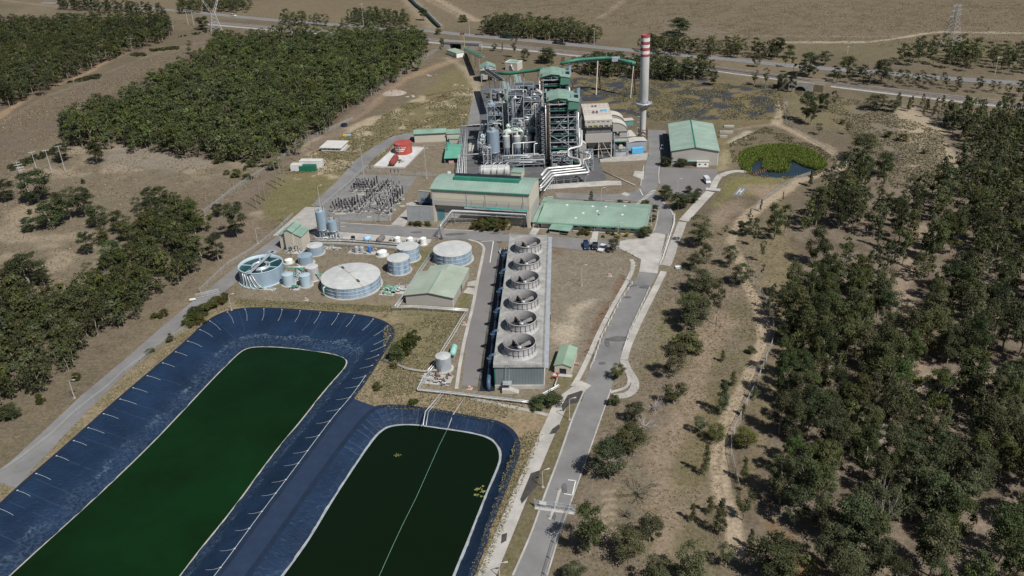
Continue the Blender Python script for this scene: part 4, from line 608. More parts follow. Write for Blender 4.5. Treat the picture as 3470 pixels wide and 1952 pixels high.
def low(pro_kind, base, seed):          # light prototype for the far rest
    V_, k, cl = crown(pro_kind, seed, 20, 27, .031); mb = trunk_mb(cl, seed, BARK, 4, .02, 3); return V_, base[None, :]*k[:, None], np.array(mb.v), [f for f in mb.f if len(f) == 4]
LOW = {id(gumA): [low('gum', OLIVE*f, 300+i) for i, f in enumerate((1, 1.12, .9, 1.05))], id(gumB): [low('gum', GREYG*f, 320+i) for i, f in enumerate((1, 1.15, .88))], id(dark): [low('gum', DARKG*f, 340+i) for i, f in enumerate((1, 1.2))], id(gumO): [low('open', GREYG, 360+i) for i in range(2)], id(oak): [low('cone', GREYG*.95, 380+i) for i in range(3)], id(yel): [low('gum', YELG, 395)]}
def poisson(poly, r_):
    q = np.array(poly); lo_, hi = q.min(0), q.max(0); nx, ny = (np.ceil((hi-lo_)/r_)+1).astype(int); gx, gy = np.meshgrid(np.arange(nx), np.arange(ny)); P = np.stack([gx.ravel()+.5*(gy.ravel() % 2), gy.ravel()*.9], 1)*r_+lo_; P = P+rng.uniform(-.42, .42, P.shape)*r_; return P[inside(P, poly)]
GAPS = [gs('o', [(770,170),(690,175),(630,240),(585,350),(575,430),(595,520),(590,620),(640,640),(640,540),(625,430),(640,350),(690,230),(770,210)]), gs('o', [(640,700),(790,720),(960,690),(1040,760),(760,790),(690,870),(640,850)]), gs('o', [(480,900),(560,900),(570,950),(500,950)]), gs('o', [(800,1250),(1040,1190),(1100,1250),(900,1290)]), gs('n', [(940,1180),(1000,1160),(1240,1449),(1090,1449)]), gs('o', [(560,1300),(640,1290),(650,1460),(570,1460)]), gs('o', [(0,1000),(110,1000),(120,1040),(0,1040)])]
ALL = []
for W in WOODS:
    nm, v, pts, sp, hr, wr, pros, lab, grp = W; poly = gs(v, pts); P = poisson(poly, sp)
    keep = np.ones(len(P), bool)
    if nm == 'right':
        for gp in GAPS: keep &= ~inside(P, gp)
        keep &= (fbm(P+77, 30, 3) > .36) & (fbm(P+517, 12, 2) > .24)
    if nm in ('left', 'far_left'): keep &= (fbm(P+177, 13) > .27); P = P+rng.normal(0, 1, P.shape)*np.where(rng.random((len(P), 1)) < .08, 9, .8)
    if nm in ('mid_left',): keep &= fbm(P+77, 12) > .30
    for p in P[keep]:
        s_ = pr(p[0], p[1], 6)
        if s_[0] < -80 or s_[0] > 3560 or s_[1] > 2130: continue
        h = rnd.uniform(*hr)*(1 if rnd.random() > .12 else .7); ALL.append((h/mpp(p), p, h, h*wr*rnd.uniform(.85, 1.2), pros[int(np.clip((fbm(np.array([p])+900, 26, 2)[0]-.5)*2.2+.5+rnd.uniform(-.3,.3), 0, .999)*len(pros))], W))
ALL.sort(key=lambda t: -t[0]); NEAR = 190
for s_, p, h, wd, pro, W in ALL[:NEAR]: tree(p, h, wd, pro, 'gum_tree', W[7], 'tree', W[8])
for W in WOODS:
    L = [a for a in ALL[NEAR:] if a[5] is W]
    if not L: continue
    VV, FF, CC, MI = [], [], [], []; off = 0
    for s_, p, h, wd, pro, _ in L:
        V_, k, TV, TF = rnd.choice(LOW[id(pro)]); a = rnd.uniform(0, 6.28); ca, sa = math.cos(a), math.sin(a); sx = wd/.62; f_ = rnd.uniform(.78, 1.22); tint = np.array([f_*rnd.uniform(.92,1.1), f_, f_*rnd.uniform(.85,1.2)])
        for X, kk_, fcs, mi in ((V_, k*tint, np.arange(len(V_)).reshape(-1, 4), 0), (TV, np.full((len(TV), 3), .2), np.array(TF), 1)):
            Y = np.column_stack([(X[:, 0]*ca-X[:, 1]*sa)*sx+p[0], (X[:, 0]*sa+X[:, 1]*ca)*sx+p[1], X[:, 2]*h]); VV.append(Y); FF.append(fcs+off); CC.append(kk_); MI.append(np.full(len(fcs), mi)); off += len(Y)
    me = bpy.data.meshes.new('woodland'); fast_mesh(me, np.concatenate(VV), np.concatenate(FF), np.concatenate(CC), np.concatenate(MI)); me.materials.append(LEAF); me.materials.append(BARK); o = bpy.data.objects.new('woodland', me); C.objects.link(o); tag(o, W[7].replace('gum tree in', 'mass of gum trees in').replace('tree in', 'mass of trees in') if 'mass' not in W[7] else W[7], 'woodland', None, 'stuff')
print('trees', len(ALL))
# ------------------------------------------------------------------ grass tufts, reeds (nobody could count them)
def tufts(name, P, h, wd, cols, lab, cat, nb=3):
    n_ = len(P); VV, CC = [], []
    for b_ in range(nb):
        a = rng.uniform(0, 6.28, n_); hh = h*rng.uniform(.5, 1.25, n_); ww = wd*rng.uniform(.6, 1.3, n_); dx, dy = np.cos(a)*ww/2, np.sin(a)*ww/2; lx, ly = rng.normal(0, .35, n_)*hh, rng.normal(0, .35, n_)*hh; ox, oy = rng.normal(0, .4, n_)*wd, rng.normal(0, .4, n_)*wd; x, y = P[:, 0]+ox, P[:, 1]+oy; z0 = P[:, 2] if P.shape[1] > 2 else np.zeros(n_)
        VV.append(np.stack([np.column_stack([x-dx, y-dy, z0-.02]), np.column_stack([x+dx, y+dy, z0-.02]), np.column_stack([x+dx*.7+lx, y+dy*.7+ly, z0+hh]), np.column_stack([x-dx*.7+lx, y-dy*.7+ly, z0+hh])], 1).reshape(-1, 3)); c = np.array(cols)[rng.integers(0, len(cols), n_)]*rng.uniform(.75, 1.25, (n_, 1)); CC.append(np.repeat(c, 4, 0))
    V_ = np.concatenate(VV); me = bpy.data.meshes.new(name); fast_mesh(me, V_, np.arange(len(V_)).reshape(-1, 4), np.concatenate(CC)); me.materials.append(LEAF); o = bpy.data.objects.new(name, me); C.objects.link(o); return tag(o, lab, cat, None, 'stuff')
def scatter(polys, n_, thr=.5, sc=9):
    out = []
    for poly, wgt in polys:
        q = np.array(poly); P = rng.uniform(q.min(0), q.max(0), (int(n_*wgt*3), 2)); P = P[inside(P, poly)]; P = P[fbm(P+33, sc) > thr]; P = P[:int(n_*wgt)]; bad = inside(P, REED) if len(REED) and n_ < 13000 else np.zeros(len(P), bool)
        for q_ in PAVED:
            if near_poly(P, q_).any(): bad |= inside(P, q_)
        out.append(P[~bad])
    return np.concatenate(out)
DRY = [(.33,.275,.18),(.28,.235,.145),(.24,.21,.12),(.36,.30,.20),(.20,.18,.10)]
tufts('grass_tufts', scatter([(gs('D', SL), 1), (gs('D', [(1880,650),(1960,500),(2010,640),(1960,1000),(1900,1280),(1850,1300)]), .4)], 5500, .38), .2, .34, DRY, 'dry brown grass tufts on the slope right of the entry road', 'grass')
tufts('grass_tufts', scatter([(gs('d', [(0,700),(600,700),(380,1060),(230,1300),(0,1330)]), .5), (gs('m', [(380,280),(540,30),(800,100),(800,240),(1530,310),(1320,455),(1000,390),(540,345)]), .35), (gs('m', [(1440,560),(1650,440),(1230,1449),(1140,1449)]), .4), (gs('l', [(0,1060),(600,530),(1060,140),(1200,70),(1130,60),(960,170),(0,990)]), .6), (gs('c', [(0,1010),(1600,1090),(1600,1150),(0,1080)]), .4)], 7000, .36), .26, .34, DRY, 'dry straw grass tufts around the two lined ponds', 'grass')
tufts('grass_tufts', scatter([(gs('D', [(1430,195),(1960,215),(1990,300),(1640,305)]), .7), (gs('D', [(680,440),(860,345),(1060,240),(1190,220),(1190,330),(1040,335),(905,430)]), .6), (gs('e', [(980,360),(1300,210),(1800,400),(1950,520),(1750,650),(1300,690),(1020,620)]), .6), (gs('j', [(900,640),(1400,720),(2000,950),(2050,1350),(1640,1350),(1300,930)]), .6)], 12000, .40), .36, .5, DRY+[(.10,.11,.04)], 'dry grass tussocks in the yards and clearings behind the plant', 'grass')
tufts('grass_tufts', scatter([(gs('D', [(0,430),(150,330),(690,420),(560,520),(300,740),(0,780)]), .5), (gs('D', [(0,300),(530,85),(430,150),(150,330),(0,430)]), .5), (gs('D', [(1060,5),(2576,5),(2576,140),(1700,90)]), 1.2)], 7000, .40, 14), .4, .5, DRY, 'dry grass tussocks scattered over the far paddocks', 'grass')
sc_ = scatter([(gs('h', [(500,600),(720,545),(740,570),(560,600)]), .3), (gs('h', [(1090,365),(1290,345),(1300,360),(1100,375)]), .2), (gs('h', [(950,400),(1060,385),(1050,410),(960,410)]), .12), (gs('h', [(60,1220),(380,1090),(400,1120),(100,1240)]), .3), (gs('h', [(1100,330),(1500,220),(1540,240),(1300,270)]), .12)], 300, .3)
tufts('low_scrub', sc_, 1.3, 1.8, [(.055,.06,.03),(.08,.075,.04)], 'low dark scrub along the track in the upper left paddock', 'scrub', 6)
rp = scatter([(REED, 1.0)], 24000, .0); isl = gs('e', [(1270,575),(1300,510),(1400,490),(1500,520),(1505,580),(1440,608),(1340,600)]); opn = gs('e', [(1195,530),(1230,500),(1290,500),(1290,570),(1340,605),(1440,612),(1510,590),(1500,515),(1560,510),(1660,560),(1800,600),(1600,680),(1300,680),(1150,630)])
rp = rp[inside(rp, isl) | ~inside(rp, opn)]; tufts('reeds', np.column_stack([rp, np.full(len(rp), -.75)]), 1.6, .3, [(.20,.25,.05),(.17,.235,.042),(.23,.255,.07),(.16,.21,.042)], 'green reeds ringing the round pond on the right', 'reeds', 2)
# ------------------------------------------------------------------ plant helpers
VW.update(u=(1300,450,12.077), v=(1040,780,7.247), x=(1700,1230,7.627), y=(1930,790,7.576))
AX = math.radians(-13.5)                       # the plant's own grid
def root(name, label, cat, p, rz=AX, group=None): return thing(name, label, cat, (p[0], p[1], 0), rz, group)
def rel(o, p):                                  # world xy -> local xy of a thing
    a = o.rotation_euler[2]; dx, dy = p[0]-o.location[0], p[1]-o.location[1]; return (math.cos(a)*dx+math.sin(a)*dy, -math.sin(a)*dx+math.cos(a)*dy)
def onwall(o, v, x, y, v0=0.0):                 # where a pixel's ray meets the vertical plane local-y = v0
    sx, sy = px(v, x, y); r = Fv*FPX+Rv*(sx-1735)-Uv*(sy-976); a = o.rotation_euler[2]; oy = -math.sin(a)*(-o.location[0])+math.cos(a)*(-o.location[1]); dy = -math.sin(a)*r[0]+math.cos(a)*r[1]; t = (v0-oy)/dy
    ox = math.cos(a)*(-o.location[0])+math.sin(a)*(-o.location[1]); return ox+t*(math.cos(a)*r[0]+math.sin(a)*r[1]), H+r[2]*t
def gable(o, W, D, ez, rz_, wall, roof, along='y', over=.5, rname='roof', wname='wall', t=.22, z0=0, ox=0, oy=0):
    if along == 'y':
        mid = ox+W/2; mb = MB(); mb.ext([(ox,z0),(ox+W,z0),(ox+W,ez),(mid,rz_),(ox,ez)], oy, oy+D, wall, 'y'); w_ = mb.build(wname, o)
        sl = (rz_-ez)/(W/2); rb = MB(); rb.slab([(ox-over,ez-sl*over+.02),(mid,rz_+.02),(ox+W+over,ez-sl*over+.02)], t, oy-over, oy+D+over, roof, 'y')
    else:
        mid = oy+D/2; mb = MB(); mb.ext([(oy,z0),(oy+D,z0),(oy+D,ez),(mid,rz_),(oy,ez)], ox, ox+W, wall, 'x'); w_ = mb.build(wname, o)
        sl = (rz_-ez)/(D/2); rb = MB(); rb.slab([(oy-over,ez-sl*over+.02),(mid,rz_+.02),(oy+D+over,ez-sl*over+.02)], t, ox-over, ox+W+over, roof, 'x')
    r_ = rb.build(rname, o); return w_, r_
def bx(o, name, x0, y0, z0, x1, y1, z1, mat): return MB().box(x0,y0,z0,x1,y1,z1,mat).build(name, o)
# ------------------------------------------------------------------ turbine hall
A, W, _, an = frame('b', (345,722), (1278,782)); o = root('turbine_hall', 'tall cream hall with curved green roof in front of the boiler house', 'building', A, an)
EZ = ht('b', 345, 722, 402); _, _, DP, _ = frame('b', (315,400), (1265,440), EZ, (1350,290)); DP = max(14, DP); RISE = 1.5
prof = [(DP*t, EZ+RISE*4*t*(1-t)) for t in np.linspace(0, 1, 13)]; LZ = 8.2
mb = MB(); mb.ext([(0,LZ),(0,EZ)]+prof[1:-1]+[(DP,EZ),(DP,LZ)], 0, W, CREAM, 'x'); mb.ext([(1.8,0),(1.8,LZ),(DP,LZ),(DP,0)], .01, W-.01, GREYW, 'x'); mb.build('wall', o); bx(o, 'end_column', 0, 0, 0, .9, 1.8, LZ-.01, CREAM); bx(o, 'end_column', W-1.2, 0, 0, W-.02, 1.8, LZ-.01, CREAM)
MB().slab([(u-.25 if i == 0 else (u+.25 if i == 12 else u), z+.03) for i, (u, z) in enumerate(prof)], .25, -.5, W+.25, sheet_mat('hall_roof_sheet', 'X', 1.6, (.25,.342,.285), .93), 'x').build('roof', o)
bx(o, 'gutter', -.3, -.5, EZ-.35, W+.2, -.02, EZ+.03, GREENP); bx(o, 'wall_band', .9, -.04, 11.3, W-1.4, -.004, 13.0, M('cream_band', (.53,.49,.38), .7, .05, .2)); bx(o, 'wall_base_band', .05, -.05, LZ-.05, W-.05, -.01, LZ+2.1, GREYW)
for x in (.2, onwall(o,'b',660,500)[0], onwall(o,'b',842,500)[0], onwall(o,'b',1208,500)[0]): bx(o, 'downpipe', x, -.2, LZ, x+.22, -.055, EZ-.36, STEEL)
bx(o, 'roller_door', 1.3, 1.7, 0, 4.6, 1.79, 5.6, M('door_teal', (.09,.20,.22), .6, .1, .5)); bx(o, 'low_wall', 8, .6, 0, W-9, 1.795, 2.2, CREAM)
mx0, mx1 = rel(o, g('b',525,330,EZ+1.6))[0], rel(o, g('b',1172,345,EZ+1.6))[0]; my = rel(o, g('b',850,335,EZ+1.6))[1]
mo = MB().slab([(my,EZ+1.2),(my+.3,EZ+2.6),(my+1.4,EZ+3.2)], .12, mx0, mx1, GREENP, 'x').build('roof_monitor', o); MB().slab([(my+1.4,EZ+3.22),(my+3.2,EZ+3.5),(my+5.2,EZ+3.0)], .12, mx0, mx1, BLACK, 'x').build('monitor_panel', mo); MB().box(mx0+.1,my+.4,EZ+.9,mx1-.1,my+5.1,EZ+2.95,GREENP).build('monitor_base', mo)
bxx = rel(o, g('b',1100,275,EZ+1)); vb = bx(o, 'roof_house', bxx[0], bxx[1]-1, EZ+.2, bxx[0]+4.6, bxx[1]+4.5, EZ+3.0, CREAM); MB().box(bxx[0]-.2,bxx[1]-1.2,EZ+3.02,bxx[0]+4.8,bxx[1]+4.7,EZ+3.2,GREEN).build('roof_house_roof', vb)
HALL = o
# turquoise walkway on the hall, pipe bridge over the road
x0, x1 = onwall(o,'b',640,570,-1)[0], onwall(o,'b',1250,595,-1)[0]
wk = thing('walkway', 'turquoise pipe walkway along the front of the turbine hall', 'walkway', (*A,0), an); bx(wk, 'deck', x0, -1.2, 7.7, x1, -.15, 7.9, STEEL); bx(wk, 'handrail', x0, -1.2, 8.75, x1, -1.1, 8.85, M('turquoise_paint', (.03,.42,.33), .5, .1, .5)); MB().tube([(x0+4,-.9,8.6),(x0+6,-.9,8.4),(x1,-.9,8.4)], .22, MATS['turquoise_paint']).build('pipe', wk)
for i in range(6): x = x0+(x1-x0)*i/5; bx(wk, 'post', x-.06, -1.2, 7.9, x+.06, -1.09, 8.75, STEEL)
for i in range(5): x = x0+(x1-x0)*(i+.5)/5; MB().cyl((x,-.2,8),(x+.5,-.2,11.2),.09,.05,6,STEEL).build('vent_pipe', wk)
ZB = 6.6; pA, pB, pC = g('b',1235,640,ZB), g('b',520,607,ZB), g('b',398,752,ZB); pD = g('b',420,905,0)
pb = thing('pipe_bridge', 'lattice pipe bridge running along the turbine hall and crossing the road', 'pipe bridge', (*pB,0), 0); f3 = lambda p, z: Vector((p[0]-pB[0], p[1]-pB[1], z))
for k_, (off, r_) in enumerate(((0,.16),(.45,.11),(.85,.16),(1.25,.1))): MB().tube([f3(pA+np.array([.3,-off]),2), f3(pA+np.array([0,-off]),ZB), f3(pB+np.array([0,-off]),ZB), f3(pC+np.array([-off*.3+.6,-off*.2]),ZB), f3(pC+np.array([off*.7,0]),.1)], r_, PIPEW).build('pipe', pb)
tr = MB()
for P0, P1 in ((pA, pB), (pB, pC)):
    d = P1-P0; L_ = np.hypot(*d); n_ = max(3, int(L_/2.2)); nrm = np.array([-d[1], d[0]])/L_*.8
    for s_ in (-1, 1):
        for z in (ZB-.5, ZB-1.6): tr.bar(f3(P0+nrm*s_, z), f3(P1+nrm*s_, z), .1, STEEL)
        for i in range(n_): tr.bar(f3(P0+d*i/n_+nrm*s_, ZB-1.6 if i % 2 else ZB-.5), f3(P0+d*(i+1)/n_+nrm*s_, ZB-.5 if i % 2 else ZB-1.6), .07, STEEL)
    for i in range(n_+1): tr.bar(f3(P0+d*i/n_-nrm, ZB-.5), f3(P0+d*i/n_+nrm, ZB-.5), .07, STEEL)
tr.build('truss', pb)
for P_ in (pA, (pA+pB)/2, pB, pC):
    for s_ in (-.8, .8): MB().bar(f3(P_+np.array([s_,0]), 0), f3(P_+np.array([s_,0]), ZB-.4), .14, STEEL).build('support', pb)
# transformer bay
for lab, nl, nr, ty, dp in (('grey block wall on the left of the turbine hall, nearest the road', (90,712), (340,725), 562, .4), ('grey block wall behind the transformer, left of the turbine hall', (205,560), (318,570), 420, .4)):
    A_, W_, _, an_ = frame('b', nl, nr); q = thing('blast_wall', lab, 'wall', (*A_,0), an_); h_ = ht('b', nl[0], nl[1], ty); bx(q, 'panel', 0, 0, 0, W_*.49, dp, h_, CONCB); bx(q, 'panel', W_*.49+.06, 0, 0, W_, dp, h_, CONCB); bx(q, 'coping', -.1, -.1, h_+.003, W_+.1, dp+.1, h_+.15, CONCP)
p = g('b', 265, 585); q = thing('transformer', 'dark blue transformer with fins between the block walls', 'transformer', (*p,0), an); bx(q, 'tank', -2.2,-1.2,.3,2.2,1.2,3.2,BLUEP); MB().cyl((-1.8,0,4.4),(1.4,0,4.4),.45,.45,10,BLUEP).build('conservator', q)
for i in range(8): bx(q, 'fin', -2+i*.55, -1.9, .6, -1.85+i*.55, -1.205, 2.9, BLUEP)
for i in range(3): MB().cyl((-1+i,.3,3.2),(-1.1+i,.3,4.6),.14,.08,8,RUST).build('bushing', q)
# ------------------------------------------------------------------ office
A, W, D, an = frame('b', (1352,722), (2412,783), 3.2, (2448,562)); o = root('office_building', 'long low office with wide pale green roof and skylights', 'building', A, an)
RF = sheet_mat('office_roof_sheet', 'X', 1.2, (.235,.325,.26), .94)
bx(o, 'wall', 1.0, 1.2, 0, W-1.0, D-1.2, 3.3, CREAM); MB().slab([(-.2,3.2),(D*.62,5.1),(D*.66,5.1),(D+.2,3.5)], .2, -.2, W*.985, RF, 'x').build('roof', o); bx(o, 'fascia', -.3, -.45, 2.75, W, -.21, 3.25, sheet_mat('fascia_green', 'X', 3, (.16,.35,.25), .95)); bx(o, 'verandah_deck', .5, -.1, .02, W-1, 1.195, .12, CONC)
ev = MB().ext([(-.1,3.15),(D*.62,5.15),(D*.66,5.15),(D+.1,3.4),(D+.1,3.0),(-.1,2.7)], W*.987, W*.987+.5, GREEN, 'x').build('barge_board', o)
for x, y in ((1637,572),(1885,585),(2012,590),(2195,575),(1793,635),(1930,622),(1720,670),(2173,652)):
    u, v_ = rel(o, g('b', x, y, 4.6)); zz = 3.2+1.9*min(v_, D*.62)/(D*.62) if v_ < D*.66 else 5.1-1.6*(v_-D*.66)/(D*.34); bx(o, 'skylight', u-.45, v_-.5, zz+.1, u+.45, v_+.5, zz+.36, WHITE)
u, v_ = rel(o, g('b',1950,655,4.4)); bb = MB(); bb.lathe([(.35,4.2),(.35,4.9),(.5,5.0),(.1,5.4)], STEEL, 10, (u, v_)); bb.build('roof_vent', o)
for x in range(9): u = 7+x*(W-10)/9; f_ = bx(o, 'window', u, 1.10, 1.1, u+1.9, 1.195, 2.3, WHITE); MB().box(u+.1,1.07,1.2,u+1.8,1.098,2.2,GLASS).build('pane', f_)
for u in (.3, 6, 12, 18, 24, W-1.5): bx(o, 'post', u, -.1, .1, u+.15, .05, 3.1, STEEL)
A2, W2, D2, an2 = frame('b', (1290,722), (1345,722), 2.6, (1395,575)); l_ = thing('link_roof', 'narrow green roofed link between the turbine hall and the office', 'covered way', (*A2,0), an); MB().slab([(0,2.5),(D*.85,3.0)], .18, 0, 3.0, GREEN, 'x').build('roof', l_); bx(l_, 'wall', .4, .5, 0, 2.6, D*.8, 2.45, CREAM)
MB().slab([(D*.86,3.4),(D*1.05,3.6)], .15, .2, 3.8, GREEN, 'x').build('roof', l_)
A3_, W3, D3, an3 = frame('b', (1462,835), (1668,860), 0); c_ = thing('carport', 'small green roofed carport of two bays in front of the office', 'carport', (*A3_,0), an3)
for i in range(2): MB().slab([(-.4,2.2),(4.4,2.75)], .14, i*W3/2-.1, (i+1)*W3/2-.12, GREEN, 'x').build('roof', c_)
for x in (.1, W3/2-.08, W3-.3):
    for y in (0, 4): bx(c_, 'post', x, y, 0, x+.13, y+.13, 2.2+y*.11, STEEL)
bx(c_, 'screen', .3, .02, .1, W3/2-.3, .1, 1.0, CREAM); bx(c_, 'rail', W3/2, .02, .8, W3-.35, .08, .9, STEEL); bx(c_, 'rear_wall', .3, 4.15, 0, W3-.4, 4.25, 2.2, GREYW)
# ------------------------------------------------------------------ warehouse
A, W, _, an = frame('e', (460,552), (868,540)); EZ = ht('e', 460, 552, 424); _, _, D, _ = frame('e', (460,420), (875,435), EZ, (892,195)); an = math.radians(-8.5); o = root('warehouse', 'large warehouse with ridged pale green roof beside the car park', 'building', A, an)
RZ = EZ+ (W/2)*.17; gable(o, W, D, EZ, RZ, GREYW, sheet_mat('warehouse_roof_sheet', 'Y', 1.5, (.26,.345,.285), .94), 'y', .6)
for i in range(6): y = 2+i*(D-4)/5.2; mb = MB(); [mb.slab([(a0, EZ+(RZ-EZ)*min(a0, W-a0)/(W/2)+.26), (a1, EZ+(RZ-EZ)*min(a1, W-a1)/(W/2)+.26)], .05, y, y+.35, M('translucent_sheet', (.38,.47,.37), .6, .1, .3), 'y') for a0, a1 in ((.8, W/2-.9), (W/2+.9, W-.8))]; mb.build('roof_strip', o)
bx(o, 'ridge_cap', W/2-.3, -.7, RZ+.23, W/2+.3, D+.7, RZ+.36, GREENP); bx(o, 'corner_trim', W-.2, -.06, 0, W+.05, -.003, EZ, WHITE)
for u in (.9, 3.0): f_ = bx(o, 'window', u, -.07, 1.5, u+1.3, -.005, 2.5, WHITE); MB().box(u+.1,-.09,1.6,u+1.2,-.072,2.4,GLASS).build('pane', f_)
bx(o, 'porch_roof', W*.33, -2, 2.6, W*.62, -.01, 2.75, GREEN)
n_ = thing('annex', 'white flat roofed annex against the front wall of the warehouse', 'building', (*(A+np.array([math.cos(an), math.sin(an)])*W*.55+np.array([-.5,-2.6])),0), an); bx(n_, 'wall', 0,0,0,5.6,2.4,2.7,WHITE); bx(n_, 'roof', -.2,-.2,2.703,5.8,2.3,2.85,CREAM)
for u in (.8, 3.6): f_ = bx(n_, 'window', u, -.06, 1.1, u+1, -.003, 1.9, PALE); MB().box(u+.08,-.08,1.18,u+.92,-.062,1.82,GLASS).build('pane', f_)
for lab, x, y, l_, wd_, h_ in (('long pale beam stack right of the warehouse, farthest back', 975, 212, 5.5, 2.0, .7), ('low concrete bunker with pale lid right of the warehouse', 950, 268, 7, 1.4, 1.2), ('short concrete block at the right wall of the warehouse', 925, 305, 4, 1.2, 1.0)):
    q = thing('concrete_block', lab, 'block', (*g('e', x, y),0), an); bx(q, 'body', -l_/2,-wd_/2,0,l_/2,wd_/2,h_,CONC); bx(q, 'lid', -l_/2+.1,-wd_/2+.1,h_+.003,l_/2-.1,wd_/2-.1,h_+.15,CONCP)
# black lean-to standing in for the shadow left of the warehouse
q = thing('shadow_lean_to', 'black lean-to standing in for shadow along the left wall of the warehouse', 'shelter', (*A,0), an); bx(q, 'roof', -3.4, 2, 2.7, -.65, D-2, 2.85, BLACK)
for y in (2.2, D/2, D-2.4): bx(q, 'post', -3.3, y, 0, -3.15, y+.15, 2.7, STEEL)
# ------------------------------------------------------------------ cooling tower
A, W, _, an = frame('d', (850,1262), (1222,1268)); DZ = ht('d', 850, 1262, 1090); c0, c5 = g('d', 1024, 955, DZ+1), g('d', 1089, 182, DZ+1); fd = c5-c0; an = math.atan2(fd[1], fd[0])-math.pi/2; L_ = np.hypot(*fd)/5*6+5
o = root('cooling_tower', 'long grey cooling tower block with six fans in a row on its deck', 'cooling tower', A, an); W = rel(o, g('d', 1205, 1082, DZ))[0]
bx(o, 'casing', 0, 0, 1.3, W, L_, DZ-.5, sheet_mat('tower_sheet', 'X', .9, (.155,.185,.19), .8)); bx(o, 'basin', -.3, -.35, 0, W+.3, L_+.3, 1.29, CONCP); bx(o, 'deck', -.5, -.4, DZ-.49, W+.45, L_+.4, DZ, M('weathered_deck', (.29,.285,.265), .9, .35, .35, detail=9)); bx(o, 'side_walkway', W+.46, -.2, DZ-.9, W+1.6, L_, DZ-.75, STEEL)
for s_, x in ((0, -.4), (1, W+.35)):
    rb = MB()
    for z in (.55, 1.05): rb.bar((x,-.3,DZ+z), (x,L_+.3,DZ+z), .06, STEEL)
    for i in range(int(L_/2.2)): rb.bar((x,i*2.2,DZ), (x,i*2.2,DZ+1.05), .06, STEEL)
    rb.build('handrail', o)
rb = MB(); [rb.bar((-.4,-.35,DZ+z), (W+.35,-.35,DZ+z), .06, STEEL) for z in (.55, 1.05)]; [rb.bar((x,-.35,DZ), (x,-.35,DZ+1.05), .06, STEEL) for x in np.linspace(-.4, W+.35, 8)]; rb.build('handrail', o)
for i in range(9): bx(o, 'side_column', -.32, i*L_/8.2, 1.3, -.02, i*L_/8.2+.3, DZ-.5, GREENP)
bx(o, 'stair_landing', W*.16, -2.6, 2.9, W*.16+2.6, -.4, 3.05, STEEL); lb = MB(); lb.bar((W*.2,-.6,3.1),(W*.24,-.6,DZ+1.2),.08,STEEL); lb.bar((W*.29,-.6,3.1),(W*.32,-.6,DZ+1.2),.08,STEEL); [lb.bar((W*.2+.01*i,-.6,3.4+i*.55),(W*.29+.008*i,-.6,3.4+i*.55),.05,STEEL) for i in range(11)]; lb.bar((W*.16,-2.5,2.9),(W*.05,-.8,1.0),.12,STEEL); lb.bar((W*.16,-2.5,3.05),(W*.16,-2.5,4.1),.06,STEEL); lb.bar((W*.16+2.5,-2.5,3.05),(W*.16+2.5,-2.5,4.1),.06,STEEL); lb.bar((W*.16,-2.5,4.1),(W*.16+2.5,-2.5,4.1),.06,STEEL); lb.build('ladder', o)
st = MB(); [st.box(W*.16+2.2-i*.5*0, -3.2+i*.0, 0, W*.16+5.2-i*.55, -1.2, .2+i*.21, CONCP) if False else st.box(W*.14, -2.9, i*.22, W*.14+5.0-i*.5, -.9, .22+i*.22, CONCP) for i in range(6)]; st.build('entry_steps', o)
Q = [rel(o, g('d', x, y, DZ+3)) for x, y in ((1024,920),(1041,742),(1055,580),(1067,430),(1079,291),(1089,165))]; xm = sum(q[0] for q in Q)/6; y0, dy = Q[0][1], (Q[5][1]-Q[0][1])/5
R_ = .5*246/VW['d'][2]*mpp(g('d',1024,920,DZ+3))*.985*math.sqrt((H-DZ-3)**2+np.hypot(*g('d',1024,920,DZ+3))**2)/math.sqrt(H**2+np.hypot(*g('d',1024,920,DZ+3))**2)
labs = ['nearest of the six fans on the cooling tower deck', 'second nearest fan on the cooling tower deck', 'third nearest fan on the cooling tower deck', 'fourth nearest fan on the cooling tower deck', 'second farthest fan on the cooling tower deck', 'farthest fan on the cooling tower deck next to the road']
HF = 3.6; proto = None
